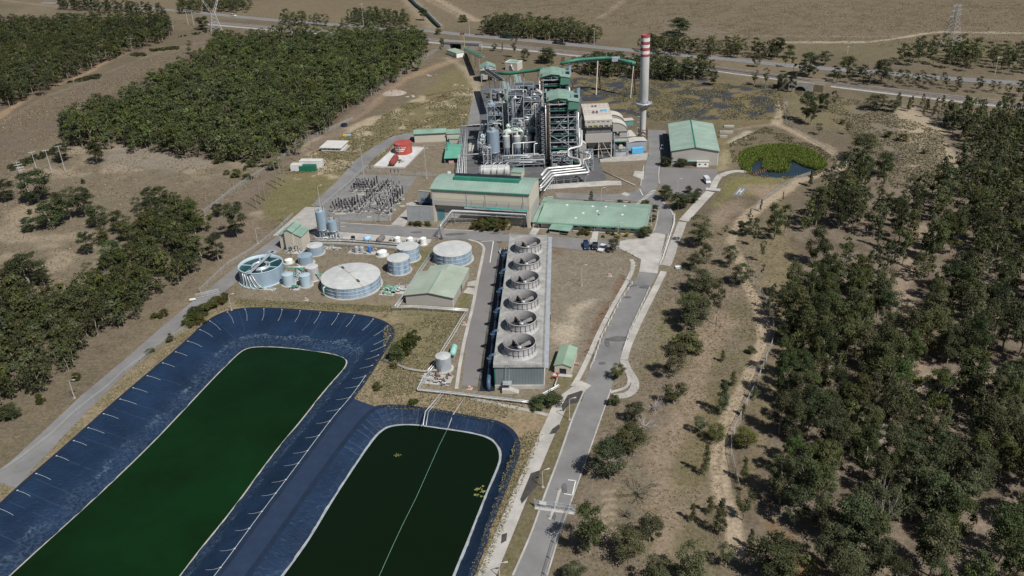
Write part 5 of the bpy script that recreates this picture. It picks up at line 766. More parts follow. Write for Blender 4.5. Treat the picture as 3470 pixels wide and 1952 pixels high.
for i in range(6):
    u, v_ = xm, y0+dy*i; ca, sa = math.cos(an), math.sin(an); loc = (A[0]+ca*u-sa*v_, A[1]+sa*u+ca*v_, DZ)
    if proto is None:
        f_ = thing('cooling_fan', labs[0]+', in a wide grey ring', 'fan', loc, an, 'fans on the cooling tower'); prof = [(R_*1.12,.0),(R_*1.02,.7),(R_*.965,1.8),(R_*.975,2.8),(R_,HF)]; mb = MB(); mb.lathe(prof, GREYP, 48); mb.lathe([(R_*1.0,HF),(R_*1.03,HF+.02),(R_*1.03,HF-.22),(R_*.98,HF-.24)], M('rim_grey', (.40,.385,.375), .7, .2, .6), 48); mb.lathe([(R_*.97,HF),(R_*.94,2.6),(R_*.93,1.6),(R_*.97,.3)][::1], M('fan_ring_inside', (.29,.28,.275), .75, .2, .5), 48); mb.disc(R_*.96, .08, BLACK, 40); mb.build('ring', f_)  # black floor and darker inner wall put the ring's shade into colour
        rb = MB()
        for k_ in range(20): a = 2*math.pi*k_/20; rb.bar((math.cos(a)*R_*1.03,math.sin(a)*R_*1.03,.7), (math.cos(a)*R_*1.0,math.sin(a)*R_*1.0,HF-.2), .10, DSTEEL)
        for z, r_ in ((1.3,.995),): rb.lathe([(R_*r_+.02,z-.05),(R_*r_+.09,z),(R_*r_+.02,z+.05)], DSTEEL, 48)
        rb.build('ring_ribs', f_); hb = MB(); hb.lathe([(.6,1.0),(.75,1.3),(.75,1.75),(.3,1.95),(.02,2)], STEEL, 14); hb.build('hub', f_); bx(f_, 'gear_beam', -R_*.9,-.35,.5,R_*.9,.35,.95,DSTEEL)
        for k_ in range(5):
            bl = MB(); w0, w1 = .55, 1.15; tw0, tw1 = .55, .28; l0, l1 = .7, R_*.9
            bl.add([(l0,-w0*.5,1.45-tw0*.5),(l0,w0*.5,1.45+tw0*.5),(l1,w1*.55,1.45+tw1),(l1,-w1*.55,1.45-tw1), (l0,-w0*.5,1.36-tw0*.5),(l0,w0*.5,1.36+tw0*.5),(l1,w1*.55,1.36+tw1),(l1,-w1*.55,1.36-tw1)], [(0,3,2,1),(4,5,6,7),(0,1,5,4),(1,2,6,5),(2,3,7,6),(3,0,4,7)], M('blade_grey', (.17,.165,.16), .6, .25, .6)); bl.build('blade', f_, (0,0,.25), 2*math.pi*k_/5+.7)
        proto = f_
    else: dup(proto, loc, an+i*.0, labs[i])
# blue risers, railing and a black sheet for the tower's shadow, left side
bp_ = thing('riser_pipes', 'thick blue pipe with six flanged elbows along the left side of the cooling tower', 'pipe', (*A,0), an)
pb_ = MB(); pb_.tube([(-2.1,-1.2,0),(-2.1,-1.2,3.0),(-2.1,2,3.4),(-2.1,L_-5,3.4)], .6, BLUEP, 12); pb_.build('header_pipe', bp_)
for i in range(6): y = y0+dy*i-2; MB().tube([(-2.1,y,3.4),(-2.1,y,DZ-.3),(-.3,y,DZ+.3)], .5, BLUEP, 10).build('riser', bp_); mb = MB(); mb.cyl((-2.1,y,DZ-1.2),(-2.1,y,DZ-1.0),.85,.85,12,BLUEP); mb.cyl((-2.1,y+1.5,3.4),(-2.1,y+1.75,3.4),.85,.85,12,BLUEP); mb.build('flange', bp_)
for i in range(7): bx(bp_, 'pipe_support', -2.5, i*L_/7+1, 0, -1.7, i*L_/7+1.4, 2.9, DSTEEL)
fe = thing('side_railing', 'black railing along the black shadow strip left of the cooling tower', 'railing', (*A,0), an); bx(fe, 'shadow_strip', -4.9, -1.5, .06, -.35, L_, .12, BLACK); rb = MB(); [rb.bar((-5,-1.5,z),(-5,L_-3,z),.07,DSTEEL) for z in (.5,1.1)]; rb.build('rail', fe)
for i in range(18): bx(fe, 'post', -5.05, -1.5+i*(L_-1.5)/17.5, 0, -4.93, -1.38+i*(L_-1.5)/17.5, 1.15, DSTEEL)
for i, y in enumerate(np.linspace(4, L_-6, 7)): MB().cyl((-5,y,0),(-5,y,3.6),.06,.05,6,STEEL).build('lamp_pole', fe)
# pump shed, small tank, sea-container sized things near the tower
A, W, _, an = frame('d', (1292,1148), (1418,1160)); o = root('pump_shed', 'small green roofed shed with dark doorway right of the cooling tower', 'shed', A, an); D = 11; gable(o, W, D, 2.9, 3.7, CREAM, sheet_mat('shed_roof_sheet', 'Y', .8, (.24,.33,.245), .9), 'y', .25); bx(o, 'doorway', W*.3, -.05, .05, W*.7, -.004, 2.0, BLACK); bx(o, 'apron', -.4, -1.5, .02, W+.4, -.06, .12, CONCP)
q = thing('hydrant_valve', 'bright red valve stand with white pipe by the pump shed', 'valve', (*g('d',1315,1195),0), an); MB().tube([(-1.8,0,0),(-1.8,0,1.0),(0,0,1.0),(0,0,2.2)], .22, RED).build('red_pipe', q); MB().tube([(0,0,.9),(0,-4.5,.9),(0,-4.5,0)], .2, PIPEW).build('white_pipe', q); MB().cyl((-.55,0,2.2),(.55,0,2.2),.28,.28,8,RED).build('valve_body', q); mb = MB(); mb.lathe([(.45,2.75),(.5,2.8),(.45,2.85),(.4,2.8)], RED, 12); mb.cyl((0,0,2.2),(0,0,2.8),.05,None,6,RED); mb.build('hand_wheel', q)
q = thing('hydrant', 'small pale pink hydrant stand on the right of the pump shed', 'hydrant', (*g('d',1445,1090),0), an); MB().tube([(0,0,0),(0,0,1),(1.2,0,1),(1.2,0,0)], .13, M('faded_red', (.5,.3,.27), .7, .2, 1)).build('pipe', q); MB().cyl((-.4,0,.9),(.3,0,.9),.2,.2,8,MATS['faded_red']).build('valve', q)
# ------------------------------------------------------------------ tanks
def tank(v, cx_, top, wpx, basey, label, wall=TANKW, roof=TANKR, cone=.35, name='storage_tank', n=40, rim=True, bands=0, ladder=True, skirt=True, xoff=0, front=None):
    R0_ = wpx/2/VW[v][2]*mpp(g(v, cx_, top)); b = g(v, cx_, basey); d = b/np.hypot(*b); c = b+d*R0_           # basey: front foot of the tank
    lo_, hi = .3, 60; ty = px(v, cx_, top)[1]
    for _ in range(40):
        mi = (lo_+hi)/2
        if pr(c[0], c[1], mi)[1] > ty: lo_ = mi
        else: hi = mi
    h = (lo_+hi)/2; R0_ = wpx/2/VW[v][2]*math.sqrt(c[0]**2+c[1]**2+(H-h)**2)/FPX
    o = thing(name, label, 'tank', (*c,0), rnd.uniform(0,6.28)); mb = MB(); mb.lathe([(R0_,.0),(R0_,h)], wall, n); mb.build('shell', o)
    if roof: rb = MB(); rb.disc(R0_*1.012, h+.02, roof, n, (0,0), h+cone); rb.lathe([(R0_*1.012,h-.12),(R0_*1.012,h+.02)], roof, n); rb.build('roof', o)
    for i in range(bands): z = h*(i+1)/(bands+1); bb = MB(); bb.lathe([(R0_+.01,z-.1),(R0_+.14,z),(R0_+.01,z+.1)], M('tank_band', (.40,.47,.52), .5, .2, .6), n); bb.build('stiffener_ring', o)
    if skirt: sb = MB(); sb.lathe([(R0_+.7,.16),(R0_+.02,.2)], CONCP, n); sb.lathe([(R0_+.72,0),(R0_+.7,.16)], CONCP, n); sb.build('footing', o)
    if ladder:
        a = math.radians(250)-o.rotation_euler[2]; lb = MB(); ux, uy = math.cos(a), math.sin(a)
        for s_ in (-.25, .25): lb.bar((ux*(R0_+.25)-uy*s_, uy*(R0_+.25)+ux*s_, .2), (ux*(R0_+.25)-uy*s_, uy*(R0_+.25)+ux*s_, h+.8), .07, STEEL)
        for z in np.arange(.6, h+.6, .5): lb.bar((ux*(R0_+.25)-uy*.25, uy*(R0_+.25)+ux*.25, z), (ux*(R0_+.25)+uy*.25, uy*(R0_+.25)-ux*.25, z), .05, STEEL)
        lb.build('ladder', o)
    return o, R0_, h
o, R1, h1 = tank('c', 297, 650, 432, 893, 'open topped pale blue clarifier tank with a walkway bridge across it', BLUES, None, 0, 'clarifier_tank', 48, bands=0, ladder=False)
CLAR = M('clarifier_blue', (.36,.45,.50), .5, .1, .3); o.children[0].data.materials[0] = CLAR
mb = MB(); mb.lathe([(R1+.1,h1-.02),(R1+.1,h1+.15),(R1-.3,h1+.15),(R1-.3,h1-1.2)], CLAR, 48); mb.build('rim', o); mb = MB(); mb.disc(R1-.05, h1-1.1, water_mat('clarifier_water', (.012,.05,.055), (.02,.075,.075)), 48); mb.build('water', o)
ba = math.atan2(*(g('c',430,520,h1)-g('c',200,735,h1))[::-1])-o.rotation_euler[2]; br = MB(); br.box(-R1-.8,-.6,h1+.35,R1+2.2,.6,h1+.5,STEEL); [br.bar((-R1-.8,y,h1+1.4),(R1+2.2,y,h1+1.4),.06,STEEL) for y in (-.6,.6)]; [br.bar((x,y,h1+.5),(x,y,h1+1.4),.05,STEEL) for y in (-.6,.6) for x in np.linspace(-R1-.8,R1+2.2,12)]; br.box(R1+.6,-1.6,h1+.3,R1+2.8,1.6,h1+.5,STEEL); br.build('bridge', o, None, ba)
mb = MB(); mb.lathe([(R1*.42,h1-1.6),(R1*.42,h1-.3),(R1*.38,h1-.3),(R1*.38,h1-1.6)], STEEL, 32); mb.lathe([(R1*.28,h1-1.6),(R1*.28,h1-.4),(R1*.25,h1-.4)], STEEL, 32); mb.build('feed_well', o)
for k_ in range(6): a = k_*math.pi/3+.4; MB().box(R1*.42,-.22,h1-1.05,R1-.32,.22,h1-.8,CLAR).build('launder', o, None, a)
for k_ in range(5): a = math.radians(232+k_*7)-o.rotation_euler[2]; MB().tube([(math.cos(a)*(R1+.2),math.sin(a)*(R1+.2),h1*.93),(math.cos(a+.05*k_)*(R1+.3),math.sin(a+.05*k_)*(R1+.3),1.6),(math.cos(a+.11*k_)*(R1+1.4),math.sin(a+.11*k_)*(R1+1.4),.4)], .13, PIPEW).build('drain_pipe', o)
o, R2, h2 = tank('c', 1211, 770, 590, 1013, 'largest tank, wide with pale shallow cone roof and blue panelled wall', cone=1.1, n=56, bands=2)
ra = math.atan2(*(g('c',1110,655,h2)-g('c',1320,835,h2))[::-1])-o.rotation_euler[2]; wk = MB()
for s_ in (-1, 1): wk.add([(s_*.3,-.35,h2+1.25),(s_*.3,.35,h2+1.25),(s_*R2,.35,h2+.2),(s_*R2,-.35,h2+.2),(s_*.3,-.35,h2+1.1),(s_*.3,.35,h2+1.1),(s_*R2,.35,h2+.05),(s_*R2,-.35,h2+.05)], [(0,1,2,3),(4,7,6,5),(0,3,7,4),(1,5,6,2)], PALE)
wk.build('roof_walkway', o, None, ra)
for s_ in (-.62, .62): mb = MB(); mb.box(s_*R2-1.1,-.35,h2+.55,s_*R2+1.1,.35,h2+.85,DSTEEL); mb.build('hatch', o, None, ra)
MB().tube([(-R2*.93-.6,-R2*.45,0),(-R2*.93-.6,-R2*.45,3.6),(-R2*.8,-R2*.4,3.8)], .28, M('mint_pipe', (.38,.60,.52), .5, .1, .5)).build('inlet_pipe', o, None, math.radians(15)-o.rotation_euler[2])
tank('c', 2237, 492, 392, 692, 'broad flat roofed tank next to the cooling tower road', bands=2, n=48, cone=.4); tank('c', 1780, 466, 222, 640, 'medium tank half hidden behind the shorter one, left of the road tank', bands=2); tank('c', 1685, 585, 226, 770, 'medium tank with roof bar standing in front of its hidden twin', bands=2)
tank('c', 825, 455, 160, 572, 'small pale blue tank with grey domed lid beside the green gabled house', cone=.5, bands=0, wall=BLUES); tank('c', 724, 560, 148, 672, 'pale blue upright tank with pipes on its lid, centre of the filter group', BLUES, BLUES, .6); tank('c', 550, 752, 114, 884, 'left one of the two pale blue filter vessels nearest the pond', CLAR, CLAR, .6, 'filter_vessel', ladder=False); tank('c', 726, 760, 110, 896, 'right one of the two pale blue filter vessels nearest the pond', CLAR, CLAR, .6, 'filter_vessel', ladder=False); tank('c', 800, 675, 130, 832, 'grey pink streaked tank behind the right filter vessel', M('rusted_tank', (.38,.35,.35), .6, .25, .4, stretch=(1,1,.3)), TANKR, .3); tank('c', 547, 605, 78, 655, 'squat white tank beside the clarifier', WHITE, WHITE, .5, ladder=False); tank('c', 650, 690, 62, 790, 'narrow pale blue vessel between the two filter vessels', CLAR, CLAR, .5, 'filter_vessel', ladder=False)
tank('d', 460, 1015, 115, 1145, 'small galvanised tank by itself beside the tower road', bands=0, cone=.5, wall=M('galv_tank', (.42,.46,.49), .4, .25, .5, .3, stretch=(1,1,.3)))
for cx_, ty, wp, by, lab in ((1660,378,62,438,'white chemical tank, leftmost of the three by the cross road'), (1790,383,64,440,'white chemical tank, middle of the three by the cross road'), (1925,385,68,462,'white chemical tank, right and tallest of the three by the cross road')): tank('c', cx_, ty, wp, by, lab, WHITE, WHITE, .7, 'chemical_tank', 24, ladder=False)
tank('c', 1505, 520, 100, 582, 'round white domed tank standing alone on brown ground', WHITE, WHITE, .9, 'chemical_tank', 24, ladder=False); tank('c', 1205, 368, 42, 412, 'small black tank on a pale pad by the cross road', BLACK, BLACK, .2, 'chemical_tank', 20, ladder=False)
for cx_, ty, wp, by, lab, mt in ((1243,475,44,545,'grey pressure vessel left of its twin in the pipe yard',M('silver', (.55,.55,.56), .35, .1, .5, .5)), (1298,478,46,545,'grey pressure vessel right of its twin in the pipe yard',None), (1374,470,26,540,'bright blue pressure vessel in the pipe yard',M('bright_blue', (.02,.20,.62), .4, .1, 1))):
    tank('c', cx_, ty, wp, by, lab, mt or MATS['silver'], mt or MATS['silver'], .6, 'pressure_vessel', 20, ladder=False)
def hvessel(v, a, b_, wpx, z, lab, mat, cat='tank', nl=3, name='horizontal_tank'):
    r_ = wpx/2/VW[v][2]*mpp(g(v, *a)); pa, pb2 = g(v, *a, z+r_), g(v, *b_, z+r_); o = thing(name, lab, cat, (*pa,0), math.atan2(*(pb2-pa)[::-1])); L_ = float(np.hypot(*(pb2-pa))); mb = MB(); pr_ = [(.02,-.35*r_*1.2),(r_*.6,-.28*r_),(r_*.92,-.1*r_),(r_,.1)]; ring = [(q, x) for q, x in pr_]+[(q, L_-x) for q, x in pr_[::-1]]
    vs = [(x, q*math.cos(2*math.pi*k/20), z+r_+q*math.sin(2*math.pi*k/20)) for q, x in ring for k in range(20)]; mb.add(vs, [(i*20+k, i*20+(k+1)%20, (i+1)*20+(k+1)%20, (i+1)*20+k) for i in range(len(ring)-1) for k in range(20)], mat, True); mb.build('shell', o)
    for i in range(nl): x = L_*(i+.5)/nl; bx(o, 'saddle', x-.25, -r_*.7, 0, x+.25, r_*.7, z+r_*.35, CONC)
    return o, r_, L_
hvessel('c', (1322,398), (1372,380), 52, .6, 'pale blue horizontal tank in the row by the cross road', M('light_blue', (.30,.47,.62), .5, .1, .5), nl=2); hvessel('c', (1462,410), (1508,372), 56, .6, 'grey brown ribbed horizontal tank in the row by the cross road', M('brown_tank', (.17,.15,.135), .6, .2, .5), nl=2)
hvessel('d', (520,1000), (536,945), 46, .8, 'mint green horizontal tank behind the small galvanised tank', M('mint_tank', (.28,.52,.46), .5, .12, .5), nl=2)
# silos by the green gabled house
def silo(v, cx_, ty, by, wpx, footx, footy, lab, mat=BLUES, legs=True, name='silo', top=True):
    b = g(v, footx, footy); R_ = wpx/2/VW[v][2]*mpp(b)*.97; zt, zb = ht(v, footx, footy, ty), ht(v, footx, footy, by); o = thing(name, lab, 'silo', (*b,0), rnd.uniform(0,1)); mb = MB(); mb.lathe([(R_,zb),(R_,zt)], mat, 28); mb.disc(R_, zt+.01, mat, 28, (0,0), zt+R_*.25); mb.build('shell', o); mb = MB(); mb.lathe([(R_*.25,max(.8,zb-R_*1.3)),(R_-.02,zb)], DSTEEL if legs == 2 else mat, 24); mb.build('hopper', o)
    rb = MB(); rb.lathe([(R_+.02,zb-.1),(R_+.16,zb),(R_+.02,zb+.15)], STEEL, 28); rb.build('ring_beam', o)
    if legs:
        for k in range(4): a = k*math.pi/2+.6; MB().bar((math.cos(a)*R_*.9,math.sin(a)*R_*.9,0),(math.cos(a)*R_*.9,math.sin(a)*R_*.9,zb),.28,STEEL).build('leg', o)
        xb = MB()
        for k in range(4): a, c_ = k*math.pi/2+.6, (k+1)*math.pi/2+.6; xb.bar((math.cos(a)*R_*.9,math.sin(a)*R_*.9,.3),(math.cos(c_)*R_*.9,math.sin(c_)*R_*.9,zb-.3),.12,STEEL); xb.bar((math.cos(c_)*R_*.9,math.sin(c_)*R_*.9,.3),(math.cos(a)*R_*.9,math.sin(a)*R_*.9,zb-.3),.12,STEEL)
        xb.build('bracing', o)
    if top:
        hb = MB(); hb.box(-R_*.3,-R_*.3,zt+R_*.2,R_*.35,R_*.3,zt+R_*.2+1.0,STEEL); hb.cyl((R_*.5,0,zt),(R_*.5,0,zt+1.6),.15,.15,6,RUST); hb.build('filter_unit', o); rb = MB(); rb.lathe([(R_-.02,zt+.95),(R_+.06,zt+1.0),(R_-.02,zt+1.05)], STEEL, 24); [rb.bar((math.cos(a)*R_,math.sin(a)*R_,zt),(math.cos(a)*R_,math.sin(a)*R_,zt+1),.05,STEEL) for a in np.linspace(0,6.28,13)]; rb.build('handrail', o)
    a = 1.0; lb = MB(); [lb.bar((R_+.4,s_,.5),(R_+.4,s_,zt+1.2),.07,STEEL) for s_ in (-.25,.25)]; [lb.bar((R_+.4,-.25,z),(R_+.4,.25,z),.05,STEEL) for z in np.arange(1,zt+1,.6)]; lb.build('ladder', o); return o
silo('c', 890, 108, 288, 108, 905, 378, 'tall pale blue silo on legs near the concrete yard'); silo('c', 1012, 208, 302, 92, 1012, 390, 'shorter pale blue silo on legs right of the tall one')
# green gabled treatment house
A, W, _, an = frame('c', (465,495), (695,482)); an = AX; h_ = ht('c', 465, 495, 372); o = root('treatment_house', 'cream house with stepped green gable roofs beside the two silos', 'building', A, an); W = rel(o, g('c', 785, 415))[0]; D = 7.5
bx(o, 'wall', 0, 0, 0, W*.30, D, h_, CREAM); MB().slab([(-.3,h_+.9),(W*.15,h_+1.1),(W*.30,h_+1.3)], .2, -.3, D+.3, GREEN, 'y').build('roof', o); bx(o, 'parapet', .01, .01, h_+.003, W*.30-.01, D-.01, h_+.85, CREAM)
gable(o, W*.36, D+1, h_+3.0, h_+4.0, CREAM, GREEN, 'y', .35, 'middle_roof', 'middle_wall', ox=W*.305, oy=-1.2); bx(o, 'side_wall', W*.67, -.4, 0, W, D-.4, h_+.6, CREAM); MB().slab([(W*.665,h_+2.2),(W+.3,h_+.7)], .2, -.7, D, GREEN, 'y').build('side_roof', o); MB().ext([(W*.67,h_+.61),(W-.01,h_+.61),(W*.67,h_+2.1)], -.39, D-.41, CREAM, 'y').build('side_gable', o)
# pump house (big, ridged)
A, W, D, an = frame('c', (1748,1060), (2232,1090), 0); EZ = ht('c', 1748, 1060, 968); _, _, D, _ = frame('c', (1742,965), (2230,1000), EZ, (2372,768)); o = root('pump_house', 'ridged pale green roofed pump house between the tanks and the tower road', 'building', A, an)
PR = sheet_mat('pump_roof_sheet', 'Y', 1.2, (.31,.355,.285), .94); gable(o, W, D, EZ, EZ+1.5, GREYW, PR, 'y', .5); bx(o, 'ridge_cap', W/2-.2, -.2, EZ+1.66, W/2+.2, D*.95, EZ+1.85, GREEN)
w_, r_ = gable(o, W*.84, 5.5, EZ-.3, EZ+.95, GREYW, PR, 'y', .3, 'rear_roof', 'rear_wall', ox=W*.16, oy=D+.52); bx(o, 'side_door', W+.003, D*.62, 0, W+.06, D*.72, 2.6, M('door_green', (.06,.13,.10), .6, .1, 1)); bx(o, 'corner_trim', W-.15, -.08, 0, W+.08, -.004, EZ, WHITE)
# ------------------------------------------------------------------ pipe runs
def piperun(name, lab, v, pts, z, offs, posts=True, mat=PIPEW, sp=5, cat='pipes', zs=None):
    P = [g(v, x, y, z) for x, y in pts]; o = thing(name, lab, cat, (*P[0],0)); c0 = P[0]
    for off, r_, mt in offs:
        L_ = []
        for i, q in enumerate(P):
            d = (P[min(i+1,len(P)-1)]-P[max(i-1,0)]); d = d/(np.hypot(*d)+1e-9); L_.append((q[0]-c0[0]-d[1]*off, q[1]-c0[1]+d[0]*off, z))
        MB().tube(L_, r_, mt or mat, 7).build('pipe', o)
    if posts:
        wd_ = max(abs(q[0]) for q in offs)+.3
        for a, b_ in zip(P[:-1], P[1:]):
            d = b_-a; L_ = np.hypot(*d); n_ = max(1, int(L_/sp)); u = d/L_; nn = np.array([-u[1], u[0]])
            for i in range(n_): q = a+d*(i+.5)/n_-c0; mb = MB(); mb.bar((*(q-nn*wd_),z-.25), (*(q+nn*wd_),z-.25), .12, STEEL); [mb.bar((*(q+nn*wd_*s_*.8),0), (*(q+nn*wd_*s_*.8),z-.25), .12, STEEL) for s_ in (-1,1)]; mb.build('trestle', o)
    return o
piperun('pipe_rack', 'long white pipe rack between the tank group and the chemical tanks', 'v', [(60,300),(500,290),(900,305),(1500,345),(2100,395),(2400,425)], 1.6, [(-1.3,.13,None),(-.3,.17,None),(.9,.12,DSTEEL),(1.9,.17,None),(3.0,.1,DSTEEL),(4.0,.12,None)])
piperun('pipe_rack', 'white pipe rack in front of the pump house', 'c', [(1600,1095),(1800,1085),(2100,1105),(2380,1125)], 1.3, [(-.6,.16,None),(0,.13,None),(.7,.18,None)]); piperun('pipe_rack', 'white pipe rack running from the pump house to the small galvanised tank', 'd', [(640,668),(590,740),(520,860),(450,970),(400,1060),(340,1130)], 1.0, [(-.5,.15,None),(.3,.15,None)])
piperun('pipe_rack', 'long white pipe along the bank in front of the cooling tower', 'd', [(375,1105),(300,1190),(258,1270),(420,1285),(600,1305),(800,1330),(1000,1352),(1110,1365)], .9, [(-.3,.22,None),(.4,.15,STEEL)]); piperun('pipe_rack', 'pipe bundle down the left side of the pump house', 'c', [(2020,530),(1900,700),(1800,860),(1700,1010),(1640,1090)], 1.2, [(-.6,.15,None),(0,.13,STEEL),(.6,.15,None)])
piperun('pipe_run', 'thin pale pipe crossing the sandy bank to the larger pond', 'd', [(400,1120),(300,1130),(180,1110),(70,1065),(-10,1040)], .5, [(0,.2,CONC),(.5,.14,CONC)], False); piperun('pipe_run', 'pair of white pipes down the bank into the smaller pond', 'm', [(965,240),(890,330),(850,375),(835,465)], .4, [(0,.16,None),(.9,.12,STEEL)], False); piperun('pipe_run', 'white angled pipe from the red valve to the olive shrub', 'x', [(1470,560),(1380,620),(1060,790)], .7, [(0,.2,WHITE),(.6,.14,None)]); piperun('pipe_run', 'green pipe from the filter vessels to the largest tank', 'c', [(700,745),(790,752),(925,762)], 3.0, [(0,.22,M('green_pipe', (.08,.36,.22), .5, .15, .5))], True)
piperun('pipe_run', 'green pipe linking the clarifier and the filter vessels', 'c', [(490,688),(560,690),(690,692)], 4.2, [(0,.24,MATS['green_pipe']),(.9,.18,None)], True, sp=3)
def manifold(name, lab, v, x, y, n_, sx, sy, mats, h=1.6, seed=1, cat='pump set'):
    r = random.Random(seed); o = thing(name, lab, cat, (*g(v, x, y),0), AX); bx(o, 'base', -sx/2-.3,-sy/2-.3,0,sx/2+.3,sy/2+.3,.12,CONCP)
    for i in range(n_):
        x0_, y0_ = r.uniform(-sx/2,sx/2), r.uniform(-sy/2,sy/2); x1_, y1_ = (x0_+r.uniform(1,2.5)*r.choice((-1,1)), y0_) if r.random() < .6 else (x0_, y0_+r.uniform(1,2.5)*r.choice((-1,1))); z = r.uniform(.6,h); mb = MB(); mb.tube([(x0_,y0_,.1),(x0_,y0_,z),(x1_,y1_,z),(x1_,y1_,.1)], r.uniform(.09,.2), r.choice(mats), 7); mb.build('pipe', o)
    for i in range(max(2, n_//4)): x0_, y0_ = r.uniform(-sx/2,sx/2), r.uniform(-sy/2,sy/2); mb = MB(); mb.cyl((x0_-.5,y0_,.6),(x0_+.6,y0_,.6),.35,.3,10,r.choice(mats)); mb.box(x0_-.6,y0_-.35,.12,x0_+.7,y0_+.35,.3,DSTEEL); mb.build('pump', o)
    return o
G_ = MATS['green_pipe']; manifold('pump_skid', 'tangle of pumps and pipes in front of the small galvanised tank', 'd', 400, 1195, 16, 9, 5, [PIPEW, STEEL, CONC, RUST], 1.5, 2); manifold('pump_skid', 'green pipework cluster between the largest tank and the pump house', 'c', 1570, 930, 14, 5, 6, [G_, G_, PIPEW], 1.8, 3); manifold('pump_skid', 'white pipework cluster beside the left gable of the pump house', 'c', 1690, 915, 12, 5, 6, [PIPEW, STEEL], 1.6, 4); manifold('pump_skid', 'mixed pipework under the two silos', 'c', 960, 395, 16, 11, 4, [PIPEW, STEEL, WHITE], 2.2, 5); manifold('pump_skid', 'green and white pipework between the filter vessels', 'c', 640, 800, 18, 5, 7, [G_, PIPEW, CLAR], 3.2, 6); manifold('pump_skid', 'blue pump set in front of the filter vessels', 'c', 610, 905, 6, 3, 2, [BLUEP, G_], 1.2, 7); manifold('pump_skid', 'green drain manifold at the foot of the clarifier', 'c', 300, 905, 8, 8, 1.5, [G_, PIPEW], .9, 8); manifold('pump_skid', 'pump skid around the grey pressure vessels', 'c', 1300, 530, 12, 11, 3, [STEEL, PIPEW, DSTEEL], 1.6, 9); manifold('pump_skid', 'dark pipework below the green gabled house', 'c', 600, 520, 14, 7, 4, [DSTEEL, STEEL, PIPEW], 3, 10); manifold('pump_skid', 'low pipework beside the long pipe rack at left', 'c', 985, 490, 8, 6, 2, [PIPEW, STEEL], 1.2, 11); manifold('pump_skid', 'low pipework under the three white chemical tanks', 'c', 1750, 425, 12, 14, 2, [PIPEW, RUST, STEEL], 1.2, 12); manifold('pump_skid', 'valves at the far end of the cooling tower', 'd', 905, 230, 8, 3, 5, [STEEL, PIPEW], 1.6, 13)
for v, x, y, lab in (('c',722,1022,'small red pump on a pad by the largest pond bank'),('y',1030,1100,'red pit cover lying on the bare yard'),('d',650,1265,'rusty pink valve box at the lower end of the tower road'),('d',610,780,'rusty pink valve box beside the tower road')): q = thing('valve_box', lab, 'valve box', (*g(v,x,y),0), AX); bx(q, 'pad', -.9,-.7,0,.9,.7,.15,CONCP); bx(q, 'body', -.5,-.35,.153,.4,.35,.9,MATS['faded_red'])
